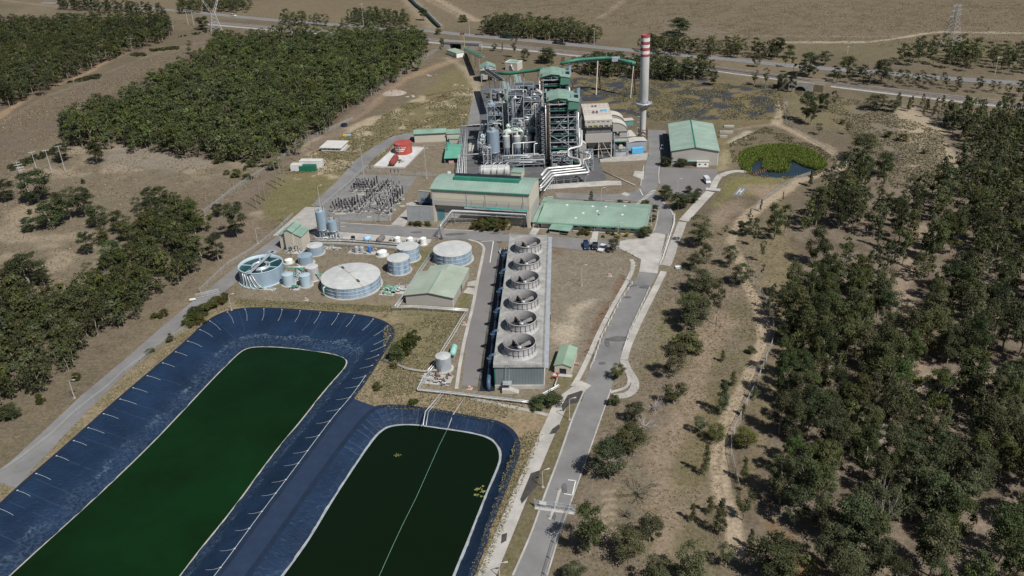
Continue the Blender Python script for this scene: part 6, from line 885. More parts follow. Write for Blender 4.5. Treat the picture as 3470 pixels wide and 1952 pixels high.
# ------------------------------------------------------------------ boiler house: two open steel towers with green roofs
AX = math.radians(-2.5)
def root(name, label, cat, p, rz=None, group=None): return thing(name, label, cat, (p[0], p[1], 0), AX if rz is None else rz, group)
def W2(o, u, v_): a = o.rotation_euler[2]; return np.array([o.location[0]+math.cos(a)*u-math.sin(a)*v_, o.location[1]+math.sin(a)*u+math.cos(a)*v_])
A, BW, _, _ = frame('a', (965,1222), (1200,1212)); BH = ht('a', 962, 1222, 655); BD = 15.0
def tower(A_, lab, seed, rust=True):
    r = random.Random(seed); o = root('boiler_tower', lab, 'boiler house', A_); xs = [0, BW*.68, BW]; ys_ = [0, BD*.5, BD]; nf = 10
    for x in xs:
        for y in ys_: bx(o, 'column', x-.22, y-.22, 0, x+.22, y+.22, BH-.05, STEEL)
    for k in range(1, nf+1):
        z = BH*k/nf*.985; mb = MB(); mb.box(-.25,-.25,z-.28,BW+.25,BD+.25,z-.20,DSTEEL); mb.build('floor', o); mb = MB()
        for y in (-.3, BD+.3): mb.box(-.3,y-.06,z-.55,BW+.3,y+.06,z-.1,GREENP if k % 2 else STEEL)
        for x in (-.3, BW+.3): mb.box(x-.06,-.2,z-.55,x+.06,BD+.2,z-.1,GREENP)
        for x in np.linspace(0,BW,5): mb.bar((x,-.3,z-.1),(x,-.3,z+.9),.05,STEEL)
        mb.bar((0,-.3,z+.9),(BW,-.3,z+.9),.06,STEEL); mb.bar((BW+.3,0,z+.9),(BW+.3,BD,z+.9),.06,STEEL); mb.build('floor_beam', o)
        if k < nf:
            for _ in range(10):          # plant standing on the floor
                x, y = r.uniform(.5,BW-2.5), r.uniform(-.05,2.5); w_, h_ = r.uniform(.5,2.2), r.uniform(.4,1.5); mb = MB(); mt = r.choice([STEEL, PALE, DSTEEL, PIPEW, M('mauve_grey', (.25,.22,.25), .7, .2, .5)])
                if r.random() < .5: mb.box(x,y,z-.19,x+w_,y+.8,z-.19+h_,mt)
                else: mb.cyl((x,y+.4,z+.3),(x+w_*1.5,y+.4,z+.3),.22,.22,8,mt)
                mb.build('floor_unit', o)
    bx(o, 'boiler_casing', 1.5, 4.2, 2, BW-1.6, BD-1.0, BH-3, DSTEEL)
    for i, (x0, z0, x1, z1) in enumerate(((0,.52,.68,.80),(.68,.52,.35,.68),(0,.5,.68,.34),(.30,.42,.68,.5),(.68,.34,1,.24),(.25,.02,.68,.18),(1,.80,.72,.66),(.7,.86,1,.94))): MB().bar((x0*BW,-.35,z0*BH),(x1*BW,-.35,z1*BH),.24,STEEL).build('brace', o)
    for z0, z1 in ((.1,.3),(.3,.5),(.5,.7),(.7,.9)): MB().bar((BW+.4,0,z0*BH),(BW+.4,BD*.5,z1*BH),.2,STEEL).build('brace', o); MB().bar((BW+.4,BD,z0*BH),(BW+.4,BD*.5,z1*BH),.2,STEEL).build('brace', o)
    if rust: mb = MB(); mb.tube([(-.9,-.3,2),(-.9,-.3,BH-2),(-1.2,-.1,BH+.5),(-.6,0,BH+2.5)], .42, RUST, 8); mb.build('rusty_downcomer', o)
    mb = MB(); mb.tube([(-1.9,.2,4),(-1.9,.2,BH-1)], .3, PIPEW); mb.build('riser', o); mb = MB(); mb.tube([(BW+.7,-.2,3),(BW+.7,-.2,BH-5)], .28, PIPEW); mb.build('riser', o)
    # roof: a low gable over the left two thirds and a dropped hood on the right
    mb = MB(); mb.slab([(-1.5,BH+1.0),(BW*.33,BH+2.4),(BW*.66,BH+1.9),(BW*.72,BH+1.3)], .22, -1.2, BD+.6, GREEN, 'y'); mb.build('roof', o); mb = MB(); mb.ext([(-1.2,BH+.4),(BW*.33,BH+1.4),(BW*.33,BH+2.35),(-1.4,BH+1.0)], -.6, -.4, GREEN2, 'y'); mb.ext([(BW*.33,BH+1.4),(BW*.70,BH-.6),(BW*.70,BH+1.4),(BW*.66,BH+1.85),(BW*.33,BH+2.35)], -.6, -.4, GREEN2, 'y'); mb.build('gable_cladding', o)
    mb = MB(); mb.ext([(BW*.68,BH-3.0),(BW+1.0,BH-3.0),(BW+1.0,BH+.1),(BW*.70,BH+.75)], -2.0, 1.6, GREEN2, 'y'); mb.build('hood', o); mb = MB(); mb.slab([(BW*.66,BH+1.5),(BW+1.2,BH+.45)], .2, -2.2, BD+.6, GREEN, 'y'); mb.build('hood_roof', o); bx(o, 'hood_wall', BW+.6, 1.7, BH-2, BW+.75, BD+.4, BH+.25, GREEN2)
    for y, h_ in ((3, 2.0), (5.2, .9), (7.5, .9)): bx(o, 'roof_vent', BW*.80, y, BH+.6, BW*.80+1.4, y+1.0, BH+1.4+h_*.5, BLUES)
    for i in range(3): bx(o, 'roof_louvre', BW*.9, 4+i*1.6, BH+.9, BW+.9, 4.5+i*1.6, BH+1.5, BLACK)
    mb = MB(); mb.lathe([(.95,BH-2),(.95,BH+3.6)], BLUES, 16, (BW+1.2, BD-2)); mb.disc(.95, BH+3.6, BLACK, 16, (BW+1.2, BD-2)); mb.build('vent_stack', o); mb = MB(); mb.tube([(BW+1.6,1,BH-1),(BW+2.8,1,BH-4.5),(BW+1.0,1,BH-9)], .3, RUST); mb.build('vent_pipe', o)
    cr = MB(); cr.bar((-1,-1.2,BH-.6),(BW*.6,-1.2,BH-.2),.16,PIPEW); cr.bar((0,-1.2,BH-.1),(BW*.45,-1.2,BH-.9),.14,PIPEW); cr.bar((BW*.32,-1.2,BH+1.1),(BW*.36,-1.2,BH-1.2),.16,PIPEW); cr.build('crane_rail', o)
    bx(o, 'stair_tower', -4.2, 1, 1, -1.4, 5, BH*.86, DSTEEL); sb = MB()
    for k in range(14): z = BH*.86*k/14; sb.bar((-4.3,.8,z+.4),(-1.4,.8,z+BH*.86/14),.2,STEEL); sb.bar((-4.3,.7,z),(-1.4,.7,z),.12,PIPEW)
    sb.build('stairs', o); return o
T1 = tower(A, 'nearer of the two boiler towers, green roofed with open steel floors', 21)
dv = g('a',890,420,BH)-g('a',945,632,BH); T2 = tower(A+dv, 'farther of the two boiler towers, green roofed and partly hidden', 22)
# open steel frames, bunkers and pipework west of the towers (local axes of the nearer tower, u to the right, v away)
def steel_frame(lab, u0, v0, w_, d_, h_, nl, seed, pipes=14, mats=None, core=0):
    r = random.Random(seed); p = W2(T1, u0, v0); o = root('pipe_structure', lab, 'pipe structure', p)
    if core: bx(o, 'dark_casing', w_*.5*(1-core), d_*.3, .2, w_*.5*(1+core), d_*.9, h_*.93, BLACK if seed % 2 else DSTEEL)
    for x in (0, w_/2, w_):
        for y in (0, d_): bx(o, 'column', x-.16, y-.16, 0, x+.16, y+.16, h_, STEEL)
    for k in range(1, nl+1):
        z = h_*k/nl; mb = MB()
        for y in (0, d_): mb.box(-.2,y-.1,z-.3,w_+.2,y+.1,z-.02,STEEL)
        for x in (0, w_/2, w_): mb.box(x-.1,.12,z-.3,x+.1,d_-.12,z-.02,STEEL)
        mb.bar((0,-.15,z+.95),(w_,-.15,z+.95),.06,PIPEW); [mb.bar((x,-.15,z),(x,-.15,z+.95),.05,STEEL) for x in np.linspace(0,w_,6)]
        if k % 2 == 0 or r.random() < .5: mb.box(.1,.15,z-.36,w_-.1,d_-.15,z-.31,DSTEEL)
        mb.build('deck', o); zz = h_*(k-1)/nl; mb = MB(); x = r.choice((0, w_/2)); mb.bar((x,-.12,zz),(x+w_/2,-.12,z),.16,STEEL); mb.build('brace', o)
        if r.random() < .7: mb = MB(); mb.bar((w_/2,-.14,z),(0 if x else w_,-.14,zz),.16,STEEL); mb.build('brace', o)
    for _ in range(pipes):
        z0, z1 = sorted((r.uniform(1,h_), r.uniform(1,h_+1))); x0, y0 = r.uniform(0,w_), r.uniform(-.3,d_); x1, y1 = r.uniform(0,w_), r.uniform(-.5,d_); MB().tube([(x0,y0,z0),(x0,y0,z1),(x1,y0,z1),(x1,y1,z1)], r.uniform(.1,.32), r.choice(mats or [PIPEW, PIPEW, BLUES, STEEL, DSTEEL, MINT]), 7).build('pipe', o)
    for _ in range(max(2, pipes//7) if h_ > 8.5 else 0):
        z0, z1 = sorted((r.uniform(1,h_*.5), r.uniform(h_*.5,h_+1))); x0, y0 = r.uniform(.5,w_-.5), r.uniform(-.4,d_*.5); MB().tube([(x0,y0,z0),(x0,y0,z1),(x0+r.uniform(-3,3),y0+r.uniform(-1,2),z1+r.uniform(-.5,1.5))], r.uniform(.55,1.1), r.choice([PIPEW, BLUES, MINT, PALE, STEEL]), 10).build('duct', o)
    for _ in range(pipes//2):
        x0, y0, k = r.uniform(.3,w_-1.6), r.uniform(0,d_-1), r.randrange(0,nl); z = h_*k/nl; bx(o, 'unit', x0, y0, z+.02, x0+r.uniform(.6,1.8), y0+r.uniform(.5,1.2), z+r.uniform(.6,1.8), r.choice([BLUES, PALE, DSTEEL, STEEL, BLUEP, MATS['mauve_grey']]))
    return o
U = lambda x, y: rel(T1, g('a', x, y))
VP = [PIPEW, PIPEW, PIPEW, STEEL]
steel_frame('long low trestle of pipes along the lane left of the boiler house', -37, 16, 3.2, 34, 9, 3, 42, 18)
steel_frame('small steelwork beside the braced stand of the ribbed silo', -33.5, 2, 4, 6, 10, 3, 43, 14)
steel_frame('low dense pipe rack with rows of small white valves in front of the cyclones', -24, -1.0, 21, 4.0, 5.5, 3, 31, 40, VP)
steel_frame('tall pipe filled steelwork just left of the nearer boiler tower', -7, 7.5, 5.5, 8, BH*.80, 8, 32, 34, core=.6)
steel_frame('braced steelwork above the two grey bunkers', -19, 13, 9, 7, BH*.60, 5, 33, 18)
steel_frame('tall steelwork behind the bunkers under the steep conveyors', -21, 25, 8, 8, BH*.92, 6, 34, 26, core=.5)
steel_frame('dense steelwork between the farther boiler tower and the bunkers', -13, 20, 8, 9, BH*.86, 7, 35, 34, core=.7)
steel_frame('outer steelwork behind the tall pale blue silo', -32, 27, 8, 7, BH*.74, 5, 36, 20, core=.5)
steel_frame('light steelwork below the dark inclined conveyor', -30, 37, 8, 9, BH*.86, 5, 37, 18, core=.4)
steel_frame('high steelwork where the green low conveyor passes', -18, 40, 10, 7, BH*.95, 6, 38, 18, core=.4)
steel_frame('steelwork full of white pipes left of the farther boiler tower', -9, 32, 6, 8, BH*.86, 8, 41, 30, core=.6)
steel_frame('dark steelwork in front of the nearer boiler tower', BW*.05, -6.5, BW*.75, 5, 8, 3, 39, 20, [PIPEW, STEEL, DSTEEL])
steel_frame('narrow stepped steelwork at the right end of the large white pipes', BW*1.25, -7.5, 4.2, 6, 9, 4, 40, 20)
# silos, bunkers, cyclones
silo('a', 450, 907, 1088, 108, 462, 1200, 'ribbed blue grey silo on a braced stand, front left of the boiler house', M('ribbed_blue', (.27,.34,.42), .45, .15, .5, .25, stretch=(6,6,.3)))
silo('a', 440, 660, 825, 80, 452, 1060, 'tall pale blue silo behind the ribbed one', BLUES)
def bunker(x, ty, by, wpx, fx, fy, lab, mat): return silo('a', x, ty, by, wpx, fx, fy, lab, mat, True, 'coal_bunker', False)
bunker(565, 760, 885, 102, 575, 1040, 'left grey bunker under the inclined conveyors', M('bunker_grey', (.30,.32,.35), .6, .15, .4)); bunker(692, 765, 880, 96, 700, 1040, 'right grey bunker under the steel braces', MATS['bunker_grey']); bunker(848, 752, 900, 96, 858, 1040, 'dark blue cylindrical duct beside the nearer boiler tower', M('dark_blue_duct', (.08,.13,.20), .4, .3, .4, .3)); bunker(815, 535, 690, 96, 822, 880, 'dark blue cylindrical duct beside the farther boiler tower', MATS['dark_blue_duct']); bunker(560, 590, 740, 90, 566, 905, 'blue hopper shell below the left inclined conveyor', MATS['dark_blue_duct'])
for x, lab in ((572,'leftmost of the four pale hopper cyclones'),(668,'second from left of the four pale hopper cyclones'),(763,'third from left of the four pale hopper cyclones'),(852,'rightmost of the four pale hopper cyclones')):
    b = g('a', x+4, 1165); R_ = 31/VW['a'][2]*mpp(b); zt, zb, zc = ht('a', x+4, 1165, 950), ht('a', x+4, 1165, 1050), ht('a', x+4, 1165, 1118); o = thing('cyclone', lab, 'cyclone', (*b,0), AX, 'hopper cyclones'); mb = MB(); mb.lathe([(R_,zb),(R_,zt)], STEEL, 20); mb.disc(R_, zt+.01, PALE, 20, (0,0), zt+.8); mb.build('shell', o); mb = MB(); mb.lathe([(R_*.25,zc),(R_-.02,zb)], BLUES, 20); mb.build('cone', o); mb = MB(); mb.cyl((0,0,zt),(0,0,zt+2.6),.7,.5,10,MINT); mb.build('neck', o)
    for k in range(4): a = k*math.pi/2+.78; MB().bar((math.cos(a)*R_,math.sin(a)*R_,0),(math.cos(a)*R_*.95,math.sin(a)*R_*.95,zb),.16,STEEL).build('leg', o)
b0, b1 = g('a', 575, 1150), g('a', 822, 1130); z = ht('a', 575, 1150, 912); o = thing('gas_duct', 'fat mint white horizontal duct on top of the cyclones', 'duct', (*b0,0), math.atan2(*(b1-b0)[::-1])); L_ = np.hypot(*(b1-b0)); MB().tube([(-.3,0,z-3),(-.3,0,z),(L_*.42,0,z),(L_,0,z+.5)], 1.55, MINT, 18).build('duct_body', o)
for k, t in enumerate((.28, .58, .85)): mb = MB(); mb.cyl((L_*t-.15,0,z+.2),(L_*t+.15,0,z+.2),1.8,1.8,18,MINT); mb.build('flange', o)
for t, r_ in ((.12,1.3),(.5,1.6)): mb = MB(); mb.lathe([(r_,z+1.4),(r_*.95,z+2.2),(r_*.6,z+2.8),(.05,z+3.0)], MINT, 16, (L_*t, 3.2)); mb.build('dome', o)
for x in (2, L_/2, L_-2): bx(o, 'support', x-.15, -.2, 0, x+.15, .2, z-1.5, DSTEEL)
def steam(lab, pts, r_, mat=PIPEW, name='steam_pipe'):
    P = [np.array([*g('a', x, y, z), z]) for x, y, z in pts]; c0 = P[0]; mb = MB(); mb.tube([Vector(p-np.array([c0[0],c0[1],0])) for p in P], r_, mat, 9); return one(mb, name, lab, 'pipe', (c0[0],c0[1],0))
def vert(x, y, ya): b = g('a', x, y); return ht('a', x, y, ya)
steam('white frame shaped pipe loop in front of the cyclones, left', [(625,1200,.2),(625,1120,6),(625,1018,11.5),(880,1000,11.5)], .28); steam('white frame shaped pipe loop in front of the cyclones, right', [(818,1195,.2),(818,1120,6),(818,1020,11),(900,1010,11)], .28); steam('thin white pipe standing between the two pipe loops', [(722,1200,.2),(722,1100,5),(722,1005,11)], .22); steam('long low white pipe at the foot of the cyclones', [(515,1140,4.0),(910,1128,4.0)], .3); steam('second low white pipe at the foot of the cyclones', [(560,1205,1.6),(900,1192,1.6)], .3)
steam('largest white steam pipe looping at the boiler tower and down to the turbine hall', [(1240,900,18),(1240,1040,12),(1120,1068,12),(1120,1135,8.5),(1225,1160,8.5),(1235,1215,6.8),(930,1240,6.8),(880,1305,6.8)], .55)
steam('second white steam pipe bending towards the turbine hall', [(1225,1095,9.5),(1320,1115,9.5),(1318,1150,8.5),(1255,1160,8.0),(1255,1235,6.2),(960,1262,6.2),(890,1340,6.2)], .42); steam('third white steam pipe bending towards the turbine hall', [(1270,1180,8),(1290,1250,6),(970,1285,6),(895,1370,6),(870,1400,6)], .40); steam('lowest white steam pipe on the pipe trestle', [(1270,1185,8.5),(1310,1275,5.6),(985,1305,5.6),(900,1400,5.6),(860,1425,5)], .45); steam('vertical white pipe pair on the right of the nearer boiler tower', [(1222,1180,1),(1222,1050,9),(1222,880,18)], .4)
steam('thin pale pipe from the steel frame across the yard to the road', [(1435,1265,.3),(1720,1392,.3)], .25, CONCP)
piperun('pipe_trestle', 'steel trestle under the large white pipes beside the turbine hall', 'a', [(1300,1290),(985,1315),(890,1440)], 4.2, [(-.9,.2,None),(0,.25,DSTEEL),(.9,.2,None)], True, sp=3)
piperun('pipe_rack', 'long pipe rack beside the dark lane left of the boiler house', 'a', [(185,885),(165,1080),(148,1290)], 3.4, [(-1.2,.2,None),(-.4,.25,None),(.5,.2,STEEL),(1.3,.28,None)], True, sp=5); piperun('pipe_rack', 'outer pipe rack beside the silo stand left of the boiler house', 'a', [(215,885),(205,1080),(200,1290)], 3.0, [(-.4,.2,None),(.4,.16,None)], True, sp=6); piperun('pipe_rack', 'cross pipe rack behind the green side sheds', 'a', [(160,862),(330,850),(400,846)], 4.0, [(-.5,.16,None),(.4,.2,None)], True, sp=5); piperun('pipe_rack', 'pipe rack crossing the lane beside the ribbed silo', 'a', [(165,1120),(300,1112),(410,1106)], 4.0, [(-.3,.14,None),(.3,.18,STEEL)], True, sp=5)
# deaerator tank
b0, b1 = g('a', 350, 1318), g('a', 585, 1312); z = ht('a', 350, 1318, 1262); o = thing('deaerator_tank', 'big pale horizontal tank with shadow bands behind the turbine hall', 'tank', (*b0,0), math.atan2(*(b1-b0)[::-1])); L_ = np.hypot(*(b1-b0)); R_ = 2.9; mb = MB(); mb.cyl((-.9,0,z),(0,0,z),R_*.72,R_,24,PIPEW); mb.cyl((0,0,z),(L_,0,z),R_,R_,24,PIPEW); mb.cyl((L_,0,z),(L_+.9,0,z),R_,R_*.7,24,PIPEW); mb.build('shell', o)
for t in (.1, .4, .62, .9): mb = MB(); mb.tube([(L_*t,-R_-.5,0),(L_*t,-R_-.5,z+1.5),(L_*t+.8,-R_*.3,z+R_+.8),(L_*t+2.2,0,z+R_+1.4)], .2, STEEL); mb.build('vent_pipe', o)
for t in (.2, .8): bx(o, 'support', L_*t-.3, -2, 0, L_*t+.3, 2, z-R_*.6, CONC)
mb = MB(); mb.bar((0,-R_*.9,z+R_+.9),(L_,-R_*.9,z+R_+.9),.08,STEEL); mb.bar((0,R_*.5,z+R_+.9),(L_,R_*.5,z+R_+.9),.08,STEEL); mb.build('handrail', o)
# ------------------------------------------------------------------ precipitator, ducts, fan house, chimney
A, W, _, an = frame('r', (330,1330), (790,1312)); o = root('precipitator', 'big cream box of a dust precipitator on hoppers beside the boiler towers', 'filter house', A, an); D = 26; zA, zB, zC, zD, zE = (ht('r', 790, 1312, y) for y in (1040, 890, 778, 735, 648))
bx(o, 'lower_casing', 0, 0, zA, W, D, zB, GREYW); bx(o, 'recess', .5, .6, zB+.003, W-.5, D-.6, zC, M('grey_mesh', (.17,.16,.16), .8, .2, .6)); bx(o, 'collar', -.3, -.4, zC+.003, W+.2, D, zD, M('dark_trim', (.10,.10,.10), .8, .2, 1)); bx(o, 'upper_casing', -.2, -.3, zD+.003, W, D, zE, PALE)
for i in range(5): bx(o, 'vent_slot', 1+i*(W-3)/4.3, -.36, zD+1.6, 2.3+i*(W-3)/4.3, -.303, zD+2.0, DSTEEL); bx(o, 'bracket', .6+i*(W-2)/4.2, -.8, zC+.5, 1.3+i*(W-2)/4.2, -.41, zC+1.2, M('yellow_paint', (.5,.4,.12), .6, .2, 1) if i in (1,2) else PALE)
MB().slab([(-.4,zE+.02),(4,zE+.9),(D-3,zE+1.6),(D,zE+.9)], .2, -.4, W+.2, PALE, 'x').build('roof', o)
for y in (6, 9.5, 16, 19.5): mb = MB(); z_ = zE+1.1+(y-4)*.03+.15; mb.bar((0,y,z_+.9),(W,y,z_+.9),.09,M('faded_rail', (.40,.26,.24), .8, .2, 1)); [mb.bar((x,y,z_),(x,y,z_+1.3),.08,MATS['faded_rail']) for x in np.linspace(.4,W-.4,7)]; mb.build('handrail', o)
for x, y in ((W*.35,8),(W*.48,8),(W*.38,18),(W*.5,18)): mb = MB(); mb.lathe([(.55,zE+1.1),(.55,zE+2.3),(.1,zE+2.5)], DSTEEL, 12, (x,y)); mb.build('roof_fan', o)
bx(o, 'blue_crate', W*.66, 10.5, zE+1.2, W*.88, 12, zE+1.9, SKYB)
for i in range(2):
    for j in range(3): x0, y0 = .4+i*W/2, .5+j*D/3; mb = MB(); w2, d2 = W/2-.8, D/3-1; t = [(x0,y0,zA),(x0+w2,y0,zA),(x0+w2,y0+d2,zA),(x0,y0+d2,zA)]; c_ = (x0+w2/2, y0+d2/2); b_ = [(c_[0]-.5,c_[1]-.5,2.4),(c_[0]+.5,c_[1]-.5,2.4),(c_[0]+.5,c_[1]+.5,2.4),(c_[0]-.5,c_[1]+.5,2.4)]; mb.add(b_+t, [(0,1,5,4),(1,2,6,5),(2,3,7,6),(3,0,4,7),(3,2,1,0)], M('hopper_grey', (.27,.25,.235), .7, .15, .5)); mb.build('hopper', o)
for x in (.2, W/2, W-.2):
    for y in (.2, D/2, D-.2): bx(o, 'leg', x-.25, y-.25, 0, x+.25, y+.25, zA-.003, PALE)
mb = MB(); mb.bar((W-.2,-.1,0),(W*.66,-.1,zA),.25,PALE); mb.bar((W*.5,-.1,zA),(W*.66,-.1,.5),.25,PALE); mb.bar((W,-.6,zA*.62),(0,-.6,zA*.55),.22,PIPEW); mb.build('brace', o)
q = root('lift_tower', 'tall grey slab with sloping top left of the precipitator', 'stair tower', W2(o, -4.6, -4), an); mb = MB(); hh = ht('r', 285, 1240, 850); mb.ext([(0,0),(4.4,0),(4.4,hh*.74),(.2,hh),(0,hh)], 0, 3, GREYW, 'y'); mb.build('wall', q); mb = MB(); mb.slab([(.1,hh+.02),(4.5,hh*.74+.02)], .25, -.15, 3.15, PALE, 'y'); mb.build('roof', q)
PO = o
for k, (nl, ty, lab, v_) in enumerate((((835,1260),690,'nearer of the two curved grey ducts right of the precipitator',2.0), ((835,1260),690,'farther of the two curved grey ducts right of the precipitator',15.5))):
    q = root('curved_duct', lab, 'duct', W2(PO, W+.6, v_), an); zt = zE-2.2; zb_ = zB+.2; R_ = 7.6; arc = [(R_*math.sin(t), zb_+(zt-zb_)*math.cos(t)) for t in np.linspace(0, math.pi/2, 10)]; mb = MB(); mb.ext([(0,zb_)]+arc, 0, 6.5, GREYW, 'y'); mb.build('duct_side', q); mb = MB(); mb.slab([(u, z+.02) for u, z in arc], .25, -.25, 6.75, PALE, 'y'); mb.build('duct_rim', q)
    bx(q, 'duct_leg', 3.6, .5, zA*.9, R_-.2, 6, zb_-.003, GREYW)
q = root('fan_enclosure', 'grey fan enclosure with green bands below the nearer curved duct', 'fan house', W2(PO, W+.9, .2), an)
for x in (.2, 7.2):
    for y in (0, 6): bx(q, 'column', x, y, 0, x+.35, y+.35, zB, STEEL)
for z in (zB*.3, zB*.62, zB*.82): bx(q, 'beam', 0, -.12, z, 7.7, .12, z+.35, GREENP if z < zB*.7 else STEEL)
bx(q, 'fan_casing', 1.0, .8, .2, 6.6, 5.4, zB*.28, STEEL); bx(q, 'panel', .6, .25, zB*.65, 7.1, .4, zB*.81, PALE); MB().cyl((3.8,.2,zB*.4),(3.8,1.6,zB*.4),1.2,1.2,16,PALE).build('fan_inlet', q)
A, W, _, an = frame('r', (1058,1218), (1395,1190)); q = root('fan_house', 'low grey building with pale roof beside the foot of the chimney', 'building', A, an); hh = ht('r', 1058, 1218, 1062); bx(q, 'wall', 0, 0, 0, W, 6, hh, M('blue_grey_wall', (.27,.30,.34), .7, .08, .2)); MB().slab([(-.3,hh+.02),(W*.45,hh+.8),(W+.3,hh+.35)], .2, -.3, 6.3, PALE, 'y').build('roof', q); bx(q, 'rear_block', .4, 6.01, 0, W*.6, 16, hh+1.2, BLUEP); MB().slab([(.2,hh+1.5),(W*.62,hh+1.3)], .2, 5.9, 16.3, PALE, 'y').build('rear_roof', q)
q2 = root('shipping_container', 'sky blue container standing in front of the chimney base building', 'container', g('r', 1152, 1255), an); bx(q2, 'body', 0, 0, .15, 5.8, 2.4, 2.75, sheet_mat('container_blue', 'X', .5, (.10,.40,.68), .75)); [bx(q2, 'corner_post', x, -.03, .12, x+.15, -.002, 2.8, SKYB) for x in (-.02, 5.67)]; bx(q2, 'roof', -.05, -.03, 2.753, 5.85, 2.43, 2.85, SKYB)
q = root('plant_shed', 'small teal and white shed behind the curved ducts', 'shed', g('r', 985, 765), an); bx(q, 'wall', 0,0,0,6,4,3,M('teal_wall', (.12,.25,.25), .7, .1, .4)); bx(q, 'roof', -.3,-.3,3.003,6.3,4.3,3.2,PALE)
b = g('a', 1784, 975); ZT = ht('a', 1784, 975, 52); ZP = ht('a', 1784, 975, 655); o = thing('chimney', 'tall pale concrete chimney with red and white bands at the top', 'chimney', (*b,0), AX); dist = lambda z: math.sqrt(b[0]**2+b[1]**2+(H-z)**2)/FPX; r0 = .5*50/VW['a'][2]*dist(5); r1 = .5*76/VW['a'][2]*dist(ZT); rz = lambda z: r1*(1.06-.06*z/ZT)
mb = MB(); mb.lathe([(r0*1.05,0),(r0,ZP)], STKC, 32); mb.build('lower_shaft', o); zs = [ht('a', 1784, 975, y) for y in (238, 215, 185, 157, 130, 103, 70, 48)]
mb = MB(); mb.lathe([(r0,ZP-.5),(rz(ZP),ZP+1.4),(rz(zs[0]),zs[0])], STKC, 32); mb.build('upper_shaft', o)
for i in range(7): mb = MB(); e = .02 if i % 2 == 0 else .0; mb.lathe([(rz(zs[i])+e,zs[i]+.001),(rz(zs[i+1])+e,zs[i+1])], REDC if i % 2 == 0 else WHTC, 32); mb.build('red_band' if i % 2 == 0 else 'white_band', o)
mb = MB(); mb.lathe([(rz(ZT),zs[7]),(r1+.08,zs[7]+.1),(r1*.8,zs[7]+.1),(r1*.8,zs[7]-3)], REDC, 32); mb.disc(r1*.8, zs[7]-2.5, BLACK, 32); mb.build('rim', o)
mb = MB(); mb.lathe([(rz(ZP)+.05,ZP-.1),(rz(ZP)+2.0,ZP-.1),(rz(ZP)+2.0,ZP+.1),(rz(ZP)+.05,ZP+.1)], STEEL, 28); [mb.bar((math.cos(a)*(rz(ZP)+1.95),math.sin(a)*(rz(ZP)+1.95),ZP),(math.cos(a)*(rz(ZP)+1.95),math.sin(a)*(rz(ZP)+1.95),ZP+1.1),.06,STEEL) for a in np.linspace(0,6.1,18)]; mb.lathe([(rz(ZP)+1.9,ZP+1.05),(rz(ZP)+2.0,ZP+1.1),(rz(ZP)+1.9,ZP+1.15)], STEEL, 28); [mb.bar((math.cos(a)*(rz(ZP)+1.8),math.sin(a)*(rz(ZP)+1.8),ZP-.1),(math.cos(a)*(r0+.05),math.sin(a)*(r0+.05),ZP-3.6),.12,DSTEEL) for a in np.linspace(0,5.8,14)]; mb.build('platform', o)
lb = MB(); [lb.bar((-r0-.9,s_,0),(-r0-.9,s_,ZP),.08,STEEL) for s_ in (-.35,.35)]; [lb.bar((-r0-.9,-.35,z),(-r0-.9,.35,z),.06,STEEL) for z in np.arange(.5,ZP,.6)]; [lb.box(-r0-1.6,-.8,z,-r0-.02,.8,z+.1,STEEL) for z in np.linspace(3,ZP-4,5)]; lb.build('ladder', o)
rb = MB(); [rb.box(x-.2,y-.2,0,x+.2,y+.2,5.5,RUST) for x in (-2,2.2) for y in (-2.2,2)]; [rb.box(-2.3,-2.5,z,2.5,-2.25,z+.35,RUST) for z in (1,3.2,5.2)]; rb.build('rusty_base_frame', o)
# ------------------------------------------------------------------ coal conveyors and transfer houses
HL1, HL2 = ht('a', 1370, 585, 280), ht('a', 1675, 615, 305)
cv = [(*g('a',1060,302,HL1*.93),HL1*.93), (*g('a',1200,272,HL1*.97),HL1*.97), (*g('a',1385,258,HL1),HL1), (*g('a',1480,254,HL1*1.0),HL1), (*g('a',1560,268,HL2),HL2), (*g('a',1705,296,HL2),HL2)]
o = thing('conveyor', 'green arched coal conveyor reaching out to the coal yard', 'conveyor', (cv[0][0],cv[0][1],0)); c0 = np.array([cv[0][0],cv[0][1],0]); Q = [np.array(p)-c0 for p in cv]; GC = M('conveyor_green', (.05,.19,.13), .5, .15, .5)
MB().tube([Vector(q) for q in Q], 1.05, GC, 10).build('belt_cover', o); tb = MB(); tb.tube([Vector(q)-Vector((0,0,1.9)) for q in Q], .25, DSTEEL, 6)
for a, b_ in zip(Q[:-1], Q[1:]):
    for t in np.linspace(0,.9,8): p0 = a+(b_-a)*t; tb.bar(Vector(p0)-Vector((0,0,.6)), Vector(a+(b_-a)*(t+.08))-Vector((0,0,1.9)), .12, DSTEEL)
tb.build('truss', o); bx_ = MB(); q = Q[4]; bx_.box(q[0]-3.5,q[1]-1.6,q[2]-.8,q[0]+1.5,q[1]+1.2,q[2]+1.6,STEEL); bx_.build('drive_unit', o); hb = MB(); q = Q[5]; hb.cyl(Vector(q)+Vector((-1,0,-.4)),Vector(q)+Vector((1.2,0,-.4)),1.2,1.2,12,GC); hb.build('head_chute', o)
for i, (x, y, hz) in enumerate(((1370,585,HL1),(1412,548,HL1),(1676,615,HL2),(1720,583,HL2))): b = g('a', x, y); t_ = Q[2] if i < 2 else Q[5]; MB().cyl((b[0]-c0[0],b[1]-c0[1],0), Vector(t_)+Vector((0,0,-1.2)), .42, .36, 8, RUST if i % 2 else PALE).build('leg', o)
cv = [(*g('a',470,392,15),15), (*g('a',600,392,16.5),16.5), (*g('a',720,378,18),18), (*g('a',850,362,20),20), (*g('a',900,350,22),22)]
